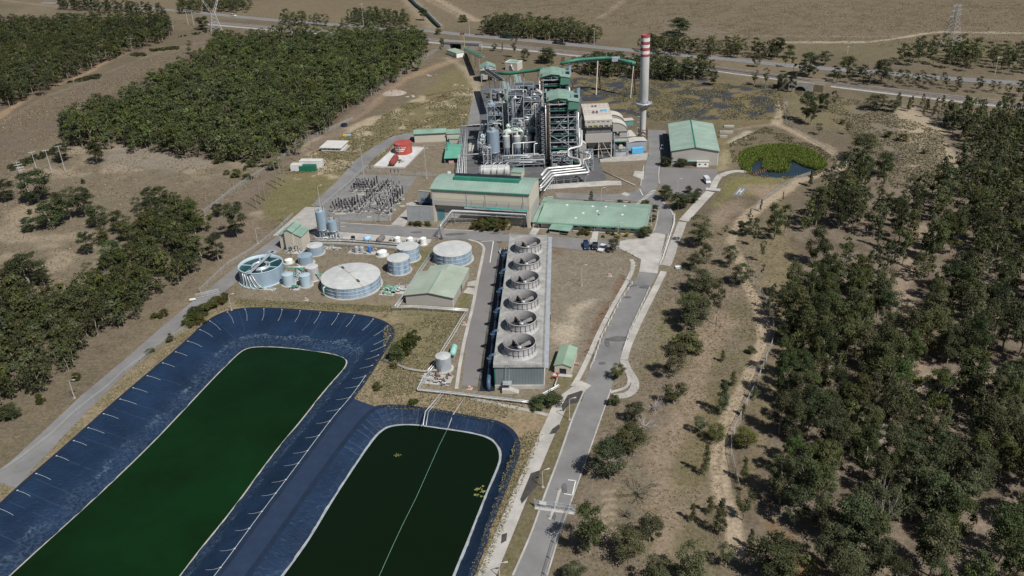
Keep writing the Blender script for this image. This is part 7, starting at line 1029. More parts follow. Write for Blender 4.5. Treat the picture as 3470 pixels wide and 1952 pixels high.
o = thing('conveyor', 'green low conveyor gallery from the transfer house to the farther boiler tower', 'conveyor', (cv[0][0],cv[0][1],0)); c0 = np.array([cv[0][0],cv[0][1],0]); Q = [np.array(p)-c0 for p in cv]; MB().tube([Vector(q) for q in Q], .95, GC, 10).build('belt_cover', o)
for q in Q[1:4]: MB().bar((q[0],q[1],0),(q[0],q[1],q[2]-.8),.35,STEEL).build('leg', o); MB().bar((q[0]+2.5,q[1],0),(q[0],q[1],q[2]-.8),.3,STEEL).build('leg', o)
def incl(lab, a, za, b_, zb, w_=2.2, legs=True, top=GREEN):
    pa, pb2 = g('a', *a, za), g('a', *b_, zb); o = thing('conveyor', lab, 'conveyor', (*pa,0), math.atan2(*(pb2-pa)[::-1])); L_ = np.hypot(*(pb2-pa)); f = lambda x: za+(zb-za)*x/L_
    for nm, z0, z1, y0, y1, mt in (('belt_trough',0,.5,-w_/2,w_/2,DSTEEL),('cover',.51,1.3,-w_/2+.2,w_/2-.5,top),('walkway',.3,.42,w_/2+.02,w_/2+1.0,STEEL)): mb = MB(); mb.add([(0,y0,za+z0),(L_,y0,zb+z0),(L_,y1,zb+z0),(0,y1,za+z0),(0,y0,za+z1),(L_,y0,zb+z1),(L_,y1,zb+z1),(0,y1,za+z1)], [(3,2,1,0),(4,5,6,7),(0,1,5,4),(1,2,6,5),(2,3,7,6),(3,0,4,7)], mt); mb.build(nm, o)
    mb = MB(); mb.bar((0,w_/2+1,za+1.4),(L_,w_/2+1,zb+1.4),.1,PIPEW); mb.bar((0,-w_/2-.1,za+.7),(L_,-w_/2-.1,zb+.7),.25,PIPEW); mb.build('handrail', o)
    if legs:
        for t in (.35, .75): z = f(L_*t); MB().bar((L_*t,-w_/2,0),(L_*t,-w_/2,z),.3,STEEL).build('leg', o); MB().bar((L_*t,w_/2,0),(L_*t,w_/2,z),.3,STEEL).build('leg', o)
    return o
incl('dark inclined conveyor from the transfer house towards the bunkers', (395,372), 15, (520,460), 23, 3.0, True, BLACK); incl('left steep green topped conveyor above the bunkers', (550,482), 25, (588,640), 23, 2.4, False); incl('right steep green topped conveyor above the bunkers', (655,422), 26, (688,545), 24, 2.4, False)
incl('dark conveyor dropping from the railway bridge to the transfer house', (205,182), 3, (345,252), 14, 2.6, True, GC)
A, W, _, an = frame('a', (345,470), (475,462)); hz = ht('a', 345, 470, 352); ht2 = ht('a', 345, 470, 300); o = root('transfer_house', 'green roofed coal transfer house on tall legs at the back left', 'building', A, an); D = 9
for x in (.2, W-.2):
    for y in (.2, D-.2): bx(o, 'leg', x-.25, y-.25, 0, x+.25, y+.25, hz*.55, STEEL)
bx(o, 'wall', 0, 0, hz*.55, W, D, hz, GREYW); gable(o, W+.4, D+.4, hz+.3, hz+2.4, PALE, GREEN, 'y', .4, 'roof', 'upper_wall', z0=hz+.003, ox=-.2, oy=-.2); bx(o, 'chute', W*.35, -1.4, hz*.7, W*.6, -.02, hz+2.6, BLUES); bx(o, 'awning', -.3, -1.8, hz*.93, W+.5, -.22, hz*.96, PALE)
bx(o, 'lower_hopper', W*.1, -.8, hz*.2, W*.45, 2, hz*.54, GREYW)
A, W, _, an = frame('a', (560,362), (632,368)); o = root('switch_room', 'small square cream building with pale parapet behind the conveyors', 'building', A, an); hh = ht('a', 560, 362, 296); W = 9.5; bx(o, 'wall', 0,0,0,W,8,hh,CREAM); bx(o, 'roof', .3,.3,hh+.003,W-.3,7.7,hh+.1,GREEN)
for x0, y0, x1, y1 in ((-.1,-.1,W+.1,.29),(-.1,7.71,W+.1,8.1),(-.1,.3,.29,7.7),(W-.29,.3,W+.1,7.7)): bx(o, 'parapet', x0, y0, hh+.002, x1, y1, hh+.45, WHITE)
MB().tube([(W*.5,-.5,hh*.9),(W*.6,-.6,hh*.4),(W*.75,-.7,0)], .35, PIPEW).build('flue', o)
A, W, _, an = frame('a', (38,222), (108,248)); o = root('cabin', 'white cabin with pale green roof by the railway bridge', 'cabin', A, an); hh = ht('a', 38, 222, 182); bx(o, 'wall', 0,0,0,W*1.25,7,hh,WHITE); bx(o, 'roof', -.3,-.3,hh+.003,W*1.25+.3,7.3,hh+.25,PALEG); bx(o, 'door', W*.9,-.06,0,W*1.15,-.003,hh*.75,STEEL)
b = g('a', 185, 212); hh = ht('a', 185, 212, 42); o = thing('steel_tower', 'slim yellowish steel tower beside the railway bridge', 'tower', (*b,0), AX); YS = M('yellow_steel', (.36,.31,.18), .7, .2, 1); mb = MB()
[mb.bar((x,y,0),(x*.8,y*.8,hh),.25,YS) for x in (-1.3,1.3) for y in (-1.3,1.3)]; mb.build('legs_frame', o); mb = MB(); [mb.bar((-1.3,-1.3,z),(1.2,-1.2,z+hh/8),.14,YS) for z in np.linspace(0,hh*.85,8)]; [mb.bar((1.3,-1.3,z),(1.2,1.2,z+hh/8),.14,YS) for z in np.linspace(0,hh*.85,8)]; mb.build('bracing', o); bx(o, 'top_platform', -1.6,-1.6,hh,1.6,1.6,hh+.9,RUST); bx(o, 'middle_platform', -1.6,-1.6,hh*.6,1.6,1.6,hh*.64,YS)
A, W, _, an = frame('a', (12,170), (200,180)); o = root('rail_bridge', 'low dark railway bridge with a shadowed opening at the back', 'bridge', A, an); bx(o, 'deck', -3,0,4.0,W+12,7,5.3,M('bridge_grey', (.20,.19,.19), .9, .15, .5)); bx(o, 'abutment', -3,.3,0,5,6.7,3.99,CONCP); bx(o, 'abutment', W*.85,.3,0,W+12,6.7,3.99,CONC); bx(o, 'opening', 5.01,5,0,W*.85-.01,6.6,3.98,BLACK)  # opening is a solid black box, its shade put into the colour
# far overland conveyor
P = gs('i', [(505,-5),(560,50),(620,95),(700,180),(728,203)]); o = thing('conveyor', 'long dark overland conveyor belt running off to the top edge', 'conveyor', (*P[0],0)); c0 = P[0]; mb = MB(); mb.tube([(p[0]-c0[0],p[1]-c0[1],1.6) for p in P], 1.3, M('dark_teal', (.02,.045,.045), .6, .2, .3), 6); mb.build('belt_cover', o); mb = MB(); mb.tube([(p[0]-c0[0]+2.2,p[1]-c0[1],1.9) for p in P], .3, CONCP, 6); mb.build('rail', o)
# ------------------------------------------------------------------ sheds and tanks left of the boiler house
A, W, _, an = frame('f', (2020,240), (2325,225)); hh = ht('f', 2020, 240, 158); o = root('workshop', 'long cream workshop with green roof behind the red tank', 'building', A, an); bx(o, 'wall', 0,0,0,W,7,hh,CREAM); MB().slab([(-.4,hh+.02),(3.6,hh+1.1),(7.4,hh+.3)], .2, -.4, W+.3, GREEN, 'x').build('roof', o); bx(o, 'gutter', -.3,-.55,hh-.15,W+.2,-.41,hh+.15,GREENP)
o2 = root('store_shed', 'small green flat shed at the right end of the cream workshop', 'shed', W2(o, W+.6, -1), an); bx(o2, 'wall', 0,0,0,7,6,hh*.9,CREAM); MB().slab([(-.4,hh*.92),(6.4,hh*1.02)], .2, -.3, 7.3, GREEN, 'x').build('roof', o2); bx(o2, 'low_roof', 1,-3.5,hh*.5,6.5,-.41,hh*.56,GREEN); bx(o2, 'low_wall', 1.3,-3.2,0,6.2,-.1,hh*.49,GREYW)
A, W, _, an = frame('f', (2312,445), (2425,452)); hh = ht('f', 2312, 445, 392); _, _, D, _ = frame('f', (2310,385), (2440,380), hh, (2445,195)); o = root('compressor_shed', 'bright green roofed open shed with round roof vents beside the pipe rack', 'shed', A, AX); W = 7.5; D = min(D, 19); MB().slab([(-.4,hh),(D*.65,hh+1.4),(D,hh+.9)], .22, -.3, W+.3, M('bright_green_roof', (.12,.33,.24), .5, .12, .3), 'x').build('roof', o); bx(o, 'rear_wall', 0,D*.35,0,W,D-.2,hh,GREYW); [bx(o, 'post', x,0,0,x+.2,.2,hh-.02,STEEL) for x in (0, W-.2)]; bx(o, 'machine', 1,1,0,W-2,D*.3,2.2,DSTEEL); bx(o, 'red_unit', 2,.4,0,4.5,.98,1.5,MATS['faded_red'])
for i in range(4): mb = MB(); u = rel(o, g('f', 2338, 250+i*22, hh+1)); mb.lathe([(.65,hh+.4),(.65,hh+1.9),(.5,hh+2.1)], TEAL, 14, u); mb.disc(.5, hh+2.1, BLACK, 14, u); mb.build('roof_vent', o)
# red fuel tank on a white bunded pad
PADP = gs('f', [(1622,478),(1918,488),(2108,295),(2000,288),(1830,292)]); o = thing('bund', 'white concrete bund under the red tanks', 'bund', (*PADP[0],0)); L_ = [(x-PADP[0][0], y-PADP[0][1]) for x, y in PADP]; MB().prism(L_, .0, .28, M('white_pad', (.50,.495,.48), .8, .2, .3)).build('slab', o); mb = MB()
for i in range(5):
    a, b_ = np.array(L_[i]), np.array(L_[(i+1)%5]); d = (b_-a)/np.hypot(*(b_-a)); nn = np.array([-d[1],d[0]])*.15; mb.add([(*(a-nn),.0),(*(b_-nn),.0),(*(b_+nn),.0),(*(a+nn),.0),(*(a-nn),.8),(*(b_-nn),.8),(*(b_+nn),.8),(*(a+nn),.8)], [(3,2,1,0),(4,5,6,7),(0,1,5,4),(1,2,6,5),(2,3,7,6),(3,0,4,7)], MATS['white_pad'])
mb.build('kerb_wall', o)
o, RR, hr = tank('f', 1914, 236, 170, 366, 'big red fuel tank with white lettering on the bund', RED, RED, .35, 'fuel_tank', 40, bands=0)
def lettering(o, lines, R_, az, ztop):
    for txt, size, dz in lines:
        cu = bpy.data.curves.new('lettering', 'FONT'); cu.body = txt; cu.size = size; cu.align_x = 'CENTER'; cu.extrude = .02; tmp = bpy.data.objects.new('lettering', cu); C.objects.link(tmp); dg = bpy.context.evaluated_depsgraph_get(); me = bpy.data.meshes.new_from_object(tmp.evaluated_get(dg)); bpy.data.objects.remove(tmp)
        for v_ in me.vertices: x, y, z = v_.co; a = az+x/R_; r_ = R_+.05+z; v_.co = (math.cos(a)*r_, math.sin(a)*r_, ztop+dz+y)
        me.materials.append(WHITE); q = bpy.data.objects.new('lettering', me); C.objects.link(q); q.parent = o
lettering(o, [('Fuel Oil Tank', 1.45, -1.0)], RR, math.radians(247)-o.rotation_euler[2], hr-.9)
az_ = math.radians(247)-o.rotation_euler[2]
for dz, hh, ln in ((-2.75,.5,6.4),(-3.6,.35,5.2)):
    mb = MB(); n_ = 12; vs = [(math.cos(az_+ln/RR*(i/n_-.5))*(RR+.04), math.sin(az_+ln/RR*(i/n_-.5))*(RR+.04), hr+dz+k*hh) for i in range(n_+1) for k in (0,1)]; mb.add(vs, [(2*i,2*i+2,2*i+3,2*i+1) for i in range(n_)], WHITE); mb.build('lettering_plate', o)
hvessel('f', (1795,440), (1836,380), 58, .8, 'red horizontal drum in front of the big red tank', M('dull_red', (.24,.055,.048), .75, .25, .4), nl=2); manifold('pump_skid', 'small pump set on the red tank bund', 'f', 1890, 425, 6, 3, 2, [STEEL, RUST, DSTEEL], 1.2, 14)
# white demountable house, containers, water tank
A, W, D, an = frame('f', (1108,328), (1305,332)); o = root('demountable', 'white demountable hut with flat cream roof on the grass', 'hut', A, an); hh = ht('f', 1108, 328, 290); _, _, D, _ = frame('f', (1100,288), (1310,292), hh, (1402,225)); bx(o, 'wall', .3, .3, .4, W-.3, D-.3, hh, WHITE); bx(o, 'roof', -.4,-.4,hh+.003,W+.4,D+.4,hh+.3,TIN); bx(o, 'skirting', .5,.5,0,W-.5,D-.5,.395,BLACK); bx(o, 'verandah', W-.28,1,.2,W+1.8,D-1,.4,CONC)
for u in (.25, .45, .65, .85): f_ = bx(o, 'window', W*u-1.0, .22, 1.2, W*u+.2, .297, 2.2, WHITE); MB().box(W*u-.9,.19,1.3,W*u+.1,.218,2.1,GLASS).build('pane', f_)
for lab, nl, w_, d_, h_, mt, rf in (('white container behind the green skip on the grass yard', (905,485), 11.5, 4.0, 3.6, WHITE, TIN), ('small white box container left of the green skip', (818,518), 5.6, 3.6, 3.2, WHITE, TIN)):
    q = root('site_container', lab, 'container', g('f', *nl), math.radians(-8)); bx(q, 'body', 0,0,.1,w_,d_,h_,sheet_mat('white_sheet', 'X', .5, (.66,.66,.65), .88)); bx(q, 'roof', -.05,-.05,h_+.003,w_+.05,d_+.05,h_+.1,rf)
q = root('skip', 'dark green open skip in front of the white container', 'skip', g('f', 905, 520), math.radians(-6)); GS = M('skip_green', (.01,.14,.085), .5, .15, .5); bx(q, 'front_wall', 0,0,.15,8.0,.15,2.9,sheet_mat('skip_sheet', 'X', .8, (.012,.15,.09), .7)); bx(q, 'back_wall', 0,2.9,.15,8.0,3.05,2.9,GS); bx(q, 'end_wall', -.15,0,.15,-.003,3.05,2.9,GS); bx(q, 'end_wall', 8.003,0,.15,8.15,3.05,2.9,GS); bx(q, 'load', .01,.16,.15,7.99,2.89,2.45,M('skip_load', (.03,.09,.06), .9, .4, 1))
tank('f', 1338, 55, 58, 88, 'dark navy rain water tank at the edge of the big wood', M('navy_plastic', (.015,.022,.04), .5, .2, .5), MATS['navy_plastic'], .4, 'water_tank', 28, ladder=False, skirt=False)
q = thing('tarpaulin', 'yellow and blue sheeting lying on the grass', 'tarpaulin', (*g('f', 1362, 172),0)); mb = MB(); mb.box(-2.2,-.8,0,-.2,.8,.7,M('tarp_yellow', (.55,.42,.05), .7, .2, 1)); mb.build('yellow_sheet', q); mb = MB(); mb.box(-.1,-.5,0,2.2,1.0,.6,M('tarp_blue', (.25,.42,.6), .7, .2, 1)); mb.build('blue_sheet', q)
for v, x, y, lab, n_ in (('i',860,622,'scatter of white rubble on the grass yard',8),('i',680,550,'broken concrete pile on the grass yard',7),('i',520,700,'white plastic scraps beside the rubble heap',5)):
    q = thing('rubble', lab, 'rubble', (*g(v, x, y),0)); r = random.Random(n_)
    for k in range(n_): a, b_ = r.uniform(-4,4), r.uniform(-2.5,2.5); s_ = r.uniform(.4,1.1); mb = MB(); mb.prism([(a+s_*math.cos(t+k)*r.uniform(.7,1.2), b_+s_*math.sin(t+k)*r.uniform(.7,1.2)) for t in (0,1.3,2.5,3.8,5.1)], 0, r.uniform(.2,.6), CONCP); mb.build('chunk', q)
q = thing('rubble_heap', 'large pinkish heap of broken spoil beside the bare track', 'heap', (*g('i',400,680),0)); mb = MB(); V_ = []; n_ = 26
for i in range(n_):
    for j in range(n_): x, y = (i/(n_-1)-.5)*16, (j/(n_-1)-.5)*13; rr = math.hypot(x/8, y/6.5); V_.append((x, y, max(-.05, (1-rr**1.6))*2.0*(.6+.8*_tab[i*5%256, j*7%256])-.02))
mb.add(V_, [(i*n_+j, i*n_+j+1, (i+1)*n_+j+1, (i+1)*n_+j) for i in range(n_-1) for j in range(n_-1)], M('spoil', (.30,.255,.215), .95, .3, .5)); mb.build('mound', q)
q = thing('scrap_heap', 'rusty scrap pile on the grass yard below the lane', 'scrap', (*g('i',745,705),0)); r = random.Random(4)
for k in range(9): mb = MB(); mb.bar((r.uniform(-4,4),r.uniform(-1,1),.1),(r.uniform(-4,4),r.uniform(-1,1),r.uniform(.2,.8)),.3,RUST); mb.build('scrap_bar', q)
# ------------------------------------------------------------------ switchyard
d_ = g('s',1000,830,2.5)-g('s',870,950,2.5); SA = math.atan2(d_[1], d_[0]); INS = M('insulator_brown', (.035,.025,.03), .35, .2, 2, spec=.5); ZINC = M('zinc', (.40,.40,.40), .5, .12, .6, .3)
def breaker(p, lab):
    o = thing('circuit_breaker', lab, 'circuit breaker', (*p,0), SA, 'circuit breakers in the switchyard'); MB().box(-3.6,-.22,2.2,3.6,.22,2.6,ZINC).build('beam', o)
    for x in (-2.6, 2.6): MB().box(x-.16,-.16,.15,x+.16,.16,2.2,ZINC).build('post', o); MB().box(x-.8,-.7,0,x+.8,.7,.15,CONCP).build('footing', o)
    for x in (-2.9, 0, 2.9): mb = MB(); mb.cyl((x,0,2.6),(x,0,6.6),.36,.28,8,INS); mb.cyl((x,0,6.4),(x,0,6.7),.12,.12,6,ZINC); mb.build('insulator', o)
    MB().box(-.7,-.5,.9,.7,-.24,2.1,ZINC).build('cabinet', o); return o
def isolator(p, lab, hz=4.2):
    o = thing('isolator', lab, 'isolator', (*p,0), SA, 'isolators in the switchyard')
    for x in (-2.5, 0, 2.5):
        MB().box(x-.14,-.14,.12,x+.14,.14,1.7,ZINC).build('post', o); MB().box(x-.6,-.6,0,x+.6,.6,.12,CONCP).build('footing', o); MB().box(x-.18,-1.1,1.7,x+.18,1.1,1.95,ZINC).build('base_beam', o)
        for y in (-.9, .9): mb = MB(); mb.cyl((x,y,1.95),(x,y,3.6),.27,.2,7,INS); mb.build('insulator', o)
        MB().box(x-.06,-1.2,3.5,x+.06,1.2,3.6,ZINC).build('contact_arm', o)
    return o
def post(p, lab, h_=3.6):
    o = thing('post_insulator', lab, 'insulator', (*p,0), SA, 'post insulators in the switchyard'); MB().box(-.5,-.5,0,.5,.5,.12,CONCP).build('footing', o); MB().box(-.11,-.11,.12,.11,.11,h_*.55,ZINC).build('post', o); mb = MB(); mb.cyl((0,0,h_*.55),(0,0,h_),.27,.2,7,INS); mb.cyl((0,0,h_),(0,0,h_+.25),.25,.2,6,ZINC); mb.build('insulator', o); return o
B0 = breaker(g('s',905,1040), 'circuit breaker with three tall dark insulators in the switchyard')
for x, y in ((1470,480),(2205,790),(1950,1095)): dup(B0, g('s',x,y), SA)
I0 = isolator(g('s',330,1045), 'three pole isolator on white posts in the switchyard')
for x, y in ((560,1045),(760,1060),(700,950),(900,470),(1150,480),(1330,480),(1290,770),(1420,700),(1560,590),(1700,440),(1830,380),(1980,640),(2090,690),(1680,1110),(1800,960),(1080,1070),(1120,900),(470,980),(1000,380),(1180,370)): dup(I0, g('s',x,y), SA)
P0 = post(g('s',1330,1090), 'single post insulator standing in the switchyard')
for x, y in ((250,1000),(420,900),(620,900),(830,900),(960,350),(880,480),(1240,700),(1550,1050),(1640,900),(2000,380),(2170,390),(1760,700),(1450,830),(1600,820),(1360,880),(1900,560),(2120,840),(1230,1000),(1520,700),(1060,480),(340,940),(520,1000),(680,1000),(930,1010),(1010,440),(1130,430),(1250,420),(1380,430),(1350,620),(1480,600),(1640,520),(1740,480),(1860,470),(1930,700),(2050,600),(2040,760),(1720,1060),(1860,1060),(1600,1000),(1900,900)): dup(P0, g('s',x,y), SA+rnd.uniform(-.2,.2), None, None, rnd.uniform(.85,1.3))
def busbar(lab, a, b_, z, r_=.09):
    pa, pb2 = g('s',*a,z), g('s',*b_,z); o = thing('busbar', lab, 'busbar', (*pa,0)); MB().tube([(0,0,z),(pb2[0]-pa[0],pb2[1]-pa[1],z)], r_, ZINC, 6).build('tube', o)
    for t in (.1,.5,.9): q = (pb2-pa)*t; MB().bar((*q,0),(*q,z),.12,ZINC).build('support', o)
busbar('leftmost long silver busbar slanting across the switchyard', (1000,1000), (1880,60), 4.5); busbar('middle long silver busbar slanting across the switchyard', (1110,980), (2020,60), 4.5); busbar('rightmost long silver busbar slanting across the switchyard', (1640,990), (2190,60), 4.5)
def gantry(lab, a, b_, z):
    pa, pb2 = g('s',*a), g('s',*b_); o = thing('gantry', lab, 'gantry', (*pa,0), math.atan2(*(pb2-pa)[::-1])); L_ = np.hypot(*(pb2-pa)); MB().box(-.3,-.15,z-.3,L_+.3,.15,z,ZINC).build('beam', o)
    for x in (0, L_): MB().box(x-.13,-.13,0,x+.13,.13,z-.3,ZINC).build('post', o); MB().box(x-.7,-.7,0,x+.7,.7,.12,CONCP).build('footing', o)
    for x in (L_*.08, L_*.5, L_*.92): mb = MB(); mb.cyl((x,0,z),(x,0,z+1.9),.2,.15,7,INS); mb.build('insulator', o)
gantry('low gantry with three insulators at the back corner of the switchyard', (1940,390), (2190,385), 7.5); gantry('gantry beam in the middle of the switchyard', (1440,860), (1900,810), 5.5); gantry('gantry beam at the front of the switchyard', (1180,1080), (1550,1035), 4.2)
for x, y, w_ in ((460,1160,5),(1020,600,4.5),(2250,935,2.5),(1290,1250,2)): q = thing('concrete_plinth', {460:'long pale plinth near the front left of the switchyard',1020:'pale plinth between the two switchyard bays',2250:'short pale plinth at the right edge of the switchyard',1290:'tiny pale plinth at the front of the switchyard'}[x], 'plinth', (*g('s',x,y),0), AX); MB().box(-w_/2,-.6,0,w_/2,.6,.35,CONCP).build('body', q)
# ------------------------------------------------------------------ poles, lamps, fences
LAMP = M('lamp_post_grey', (.55,.54,.51), .5, .1, 1, .2)
def lamp(v, bx_, by, ty, lab, arm=1.6, mat=LAMP, r_=.11, two=False):
    p = g(v, bx_, by); h_ = ht(v, bx_, by, ty); o = thing('lamp_post', lab, 'lamp post', (*p,0), rnd.uniform(-.5,.5)); MB().cyl((0,0,0),(0,0,h_),r_,r_*.65,8,mat).build('pole', o); MB().box(-.35,-.35,0,.35,.35,.25,CONC).build('base', o)
    for s_ in ((-1,1) if two else (1,)): mb = MB(); mb.tube([(0,0,h_-.1),(s_*arm*.5,0,h_+.25),(s_*arm,0,h_+.25)], .06, mat, 6); mb.build('arm', o); mb = MB(); mb.box(s_*arm-.35,-.16,h_+.12,s_*arm+.45,.16,h_+.3,mat); mb.build('lamp_head', o)
for a in (('d',1863,455,340,'lamp post at the top left of the entry road by the apron'),('d',1704,745,620,'lamp post halfway down the left side of the entry road'),('d',1595,1027,905,'lamp post level with the pump shed on the entry road'),('d',1497,490,335,'lamp post standing in the bare yard right of the cooling tower'),('m',1792,430,295,'lamp post between the drain and the entry road'),('m',1617,870,765,'lamp post beside the drain above the entrance gate'),('m',1336,1460,1370,'lamp post at the bottom of the drain channel'),('f',1783,990,640,'tall lamp post at the front of the switchyard'),('f',2135,585,300,'tall lamp post at the back right of the switchyard'),('f',1527,555,260,'tall lamp post at the back left of the switchyard'),('f',1105,865,660,'lamp post at the corner of the concrete yard and road'),('b',1968,535,400,'lamp post on the lawn behind the office'),('b',2130,850,735,'lamp post at the front of the office garden'),('e',515,815,680,'lamp post in the car park'),('b',2453,755,605,'flag pole at the right end of the office'),('k',1583,500,405,'lamp post beside the left yard fence'),('l',385,532,440,'lamp post on the verge left of the gravel road'),('l',1195,80,0,'lamp post at the far left corner of the larger pond'),('f',2478,75,0,'thin post behind the green side sheds'),('d',1238,180,125,'short lamp post at the far right corner of the cooling tower'),('y',1555,1240,790,'lamp post base pair on the kerb by the apron')): lamp(*a)
def tpole(v, bx_, by, ty, lab, arms=1, mat=WOOD, r_=.2, aw=1.6, group=None, az=None):
    p = g(v, bx_, by); h_ = ht(v, bx_, by, ty); o = thing('power_pole', lab, 'power pole', (*p,0), az if az is not None else .6, group); MB().cyl((0,0,0),(0,0,h_),r_,r_*.7,8,mat).build('pole', o)
    for k in range(arms): z = h_*(.97-.1*k); MB().box(-aw,-.09,z,aw,.09,z+.18,mat).build('crossarm', o); [MB().cyl((x,0,z+.18),(x,0,z+.55),.07,.05,6,PIPEW).build('insulator', o) for x in (-aw+.1, aw-.1)]
for i, (x, y, ty) in enumerate(((490,880,570),(533,838,548),(573,803,505),(692,692,390),(735,660,363),(770,625,343))): tpole('f', x, y, ty, ['left pole of the front row of three timber poles on the grass yard','middle pole of the front row of three timber poles on the grass yard','right pole of the front row of three timber poles on the grass yard','left pole of the back row of three timber poles on the grass yard','middle pole of the back row of three timber poles on the grass yard','right pole of the back row of three timber poles on the grass yard'][i], 0, WOOD, .24)
for v, x, y, ty, lab, arms, mat in (('h',475,1245,1060,'tall pale pole with crossarm at the tip of the large wood',1,LAMP),('h',375,1245,1090,'middle pale pole of the paddock line',1,LAMP),('h',268,1235,1105,'left pale pole of the paddock line',1,LAMP),('h',205,1390,1215,'right pole of the leaning cluster at far left',2,LAMP),('h',190,1370,1195,'middle pole of the leaning cluster at far left',2,LAMP),('h',170,1340,1180,'left pole of the leaning cluster at far left',2,LAMP),('f',890,430,235,'timber pole behind the white container',1,WOOD),('f',1028,315,120,'timber pole with transformer beside the white hut',1,WOOD),('f',760,305,130,'pale bare pole against the big wood edge',0,LAMP),('f',1398,490,365,'short dark post by the grass yard road, left',0,WOOD),('f',1597,500,375,'short dark post by the grass yard road, right',0,WOOD),('f',765,1018,880,'leaning dark post at the lower corner of the grass yard',1,WOOD),('f',1680,1015,850,'dark post at the front fence of the switchyard',0,WOOD),('i',178,188,25,'tall pole at the left of the highway',1,LAMP),('i',948,268,145,'tall pole on the highway verge near the steel tower',1,LAMP),('i',1853,330,203,'tall pole on the highway verge left of the chimney',1,LAMP),('i',665,462,298,'timber pole at the end of the big wood fence',1,WOOD),('j',333,335,255,'pole in the trees right of the chimney',1,LAMP),('j',2365,540,410,'tall pole at far right by the highway',1,LAMP),('j',1312,385,335,'small pole on the far side of the highway',1,LAMP),('h',2305,185,100,'pale pole above the big wood near the highway',0,LAMP),('h',1262,215,155,'short pole beside the far top left wood',1,LAMP),('h',435,275,215,'pale pole sticking out of the far top left wood',1,LAMP),('h',958,345,280,'pole at the near edge of the far top left wood',1,LAMP),('i',235,725,655,'leaning pole beside the bare track',0,WOOD)): tpole(v, x, y, ty, lab, arms, mat, .16 if v in 'hij' else .2)
for v, a, b_, ta, lab in (('h',(468,550),(505,545),492,'twin legged power pole on the upper left strip'),('h',(1370,180),(1412,185),70,'twin legged power pole by the lattice pylon')):
    pa, pb2 = g(v,*a), g(v,*b_); h_ = ht(v, a[0], a[1], ta); o = thing('h_frame_pole', lab, 'power pole', (*pa,0), math.atan2(*(pb2-pa)[::-1])); L_ = np.hypot(*(pb2-pa)); [MB().cyl((x,0,0),(x,0,h_),.22,.16,8,LAMP).build('pole', o) for x in (0,L_)]; MB().box(-3,-.15,h_-.4,L_+3,.15,h_,LAMP).build('crossarm', o)
def pylon(v, x, y, ty, lab, az, b=4.2):
    p = g(v, x, y); h_ = ht(v, x, y, ty); o = thing('pylon', lab, 'pylon', (*p,0), az); mt = M('pylon_steel', (.42,.42,.42), .5, .1, 1, .3); mb = MB(); nl = 9; w_ = lambda t: b*(1-t)**1.1*.95+.55 if t < .72 else b*(1-.72)**1.1*.95+.55
    cs = [(-1,-1),(1,-1),(1,1),(-1,1)]
    for k in range(nl):
        t0, t1 = k/nl, (k+1)/nl; a0, a1 = w_(t0), w_(t1)
        for i in range(4):
            c, c2 = cs[i], cs[(i+1)%4]; mb.bar((c[0]*a0,c[1]*a0,h_*t0),(c[0]*a1,c[1]*a1,h_*t1),.26,mt); mb.bar((c[0]*a0,c[1]*a0,h_*t0),(c2[0]*a1,c2[1]*a1,h_*t1),.14,mt); mb.bar((c2[0]*a0,c2[1]*a0,h_*t0),(c[0]*a1,c[1]*a1,h_*t1),.14,mt)
    mb.build('lattice_body', o)
    for z, L_ in ((.74,6.5),(.86,5.5),(.97,4.5)): q = MB(); [q.bar((s_*.6,y_,h_*z),(s_*L_,0,h_*(z+.015)),.18,mt) for s_ in (-1,1) for y_ in (-.6,.6)]; [q.bar((s_*.6,0,h_*(z+.06)),(s_*L_,0,h_*(z+.015)),.14,mt) for s_ in (-1,1)]; q.build('crossarm', o)
pylon('j', 2045, 335, 35, 'grey lattice pylon on the far right paddock', .5, 5.2)
p = g('h', 1575, 235); o = thing('pylon', 'tall lattice pylon with splayed top near the top left highway', 'pylon', (*p,0), .4); mt = MATS['pylon_steel'] if 'pylon_steel' in MATS else STEEL; mb = MB(); hw_ = ht('h', 1575, 235, 95)
for sx in (-1,1):
    for sy in (-1,1): mb.bar((sx*5.2,sy*4,0),(sx*1.6,sy*1.2,hw_),.34,mt)
for k in range(6):
    t0, t1 = k/6, (k+1)/6; f = lambda t: (5.2+(1.6-5.2)*t, 4+(1.2-4)*t)
    for sy in (-1,1): a, b_ = f(t0), f(t1); mb.bar((-a[0],sy*a[1],hw_*t0),(b_[0],sy*b_[1],hw_*t1),.18,mt); mb.bar((a[0],sy*a[1],hw_*t0),(-b_[0],sy*b_[1],hw_*t1),.18,mt)
    for sx in (-1,1): a, b_ = f(t0), f(t1); mb.bar((sx*a[0],-a[1],hw_*t0),(sx*b_[0],b_[1],hw_*t1),.18,mt); mb.bar((sx*a[0],a[1],hw_*t0),(sx*b_[0],-b_[1],hw_*t1),.18,mt)
mb.build('lattice_body', o)
for sx in (-1,1):
    q = MB()
    for sy in (-1,1): q.bar((sx*1.6,sy*1.2,hw_),(sx*8.5,sy*.6,hw_+15),.3,mt); q.bar((0,sy*1.0,hw_+1),(sx*8.0,sy*.6,hw_+15.5),.22,mt)
    [q.bar((sx*(1.6+6.9*t),-.9,hw_+15*t),(sx*(.3+7.9*(t+.12)),.8,hw_+15*(t+.12)),.16,mt) for t in (0,.2,.4,.6,.8)]; q.build('splayed_arm', o)
q = MB(); [q.bar((-12,y,hw_+15.3),(12,y,hw_+15.3),.26,mt) for y in (-.6,.6)]; q.build('crossarm', o)
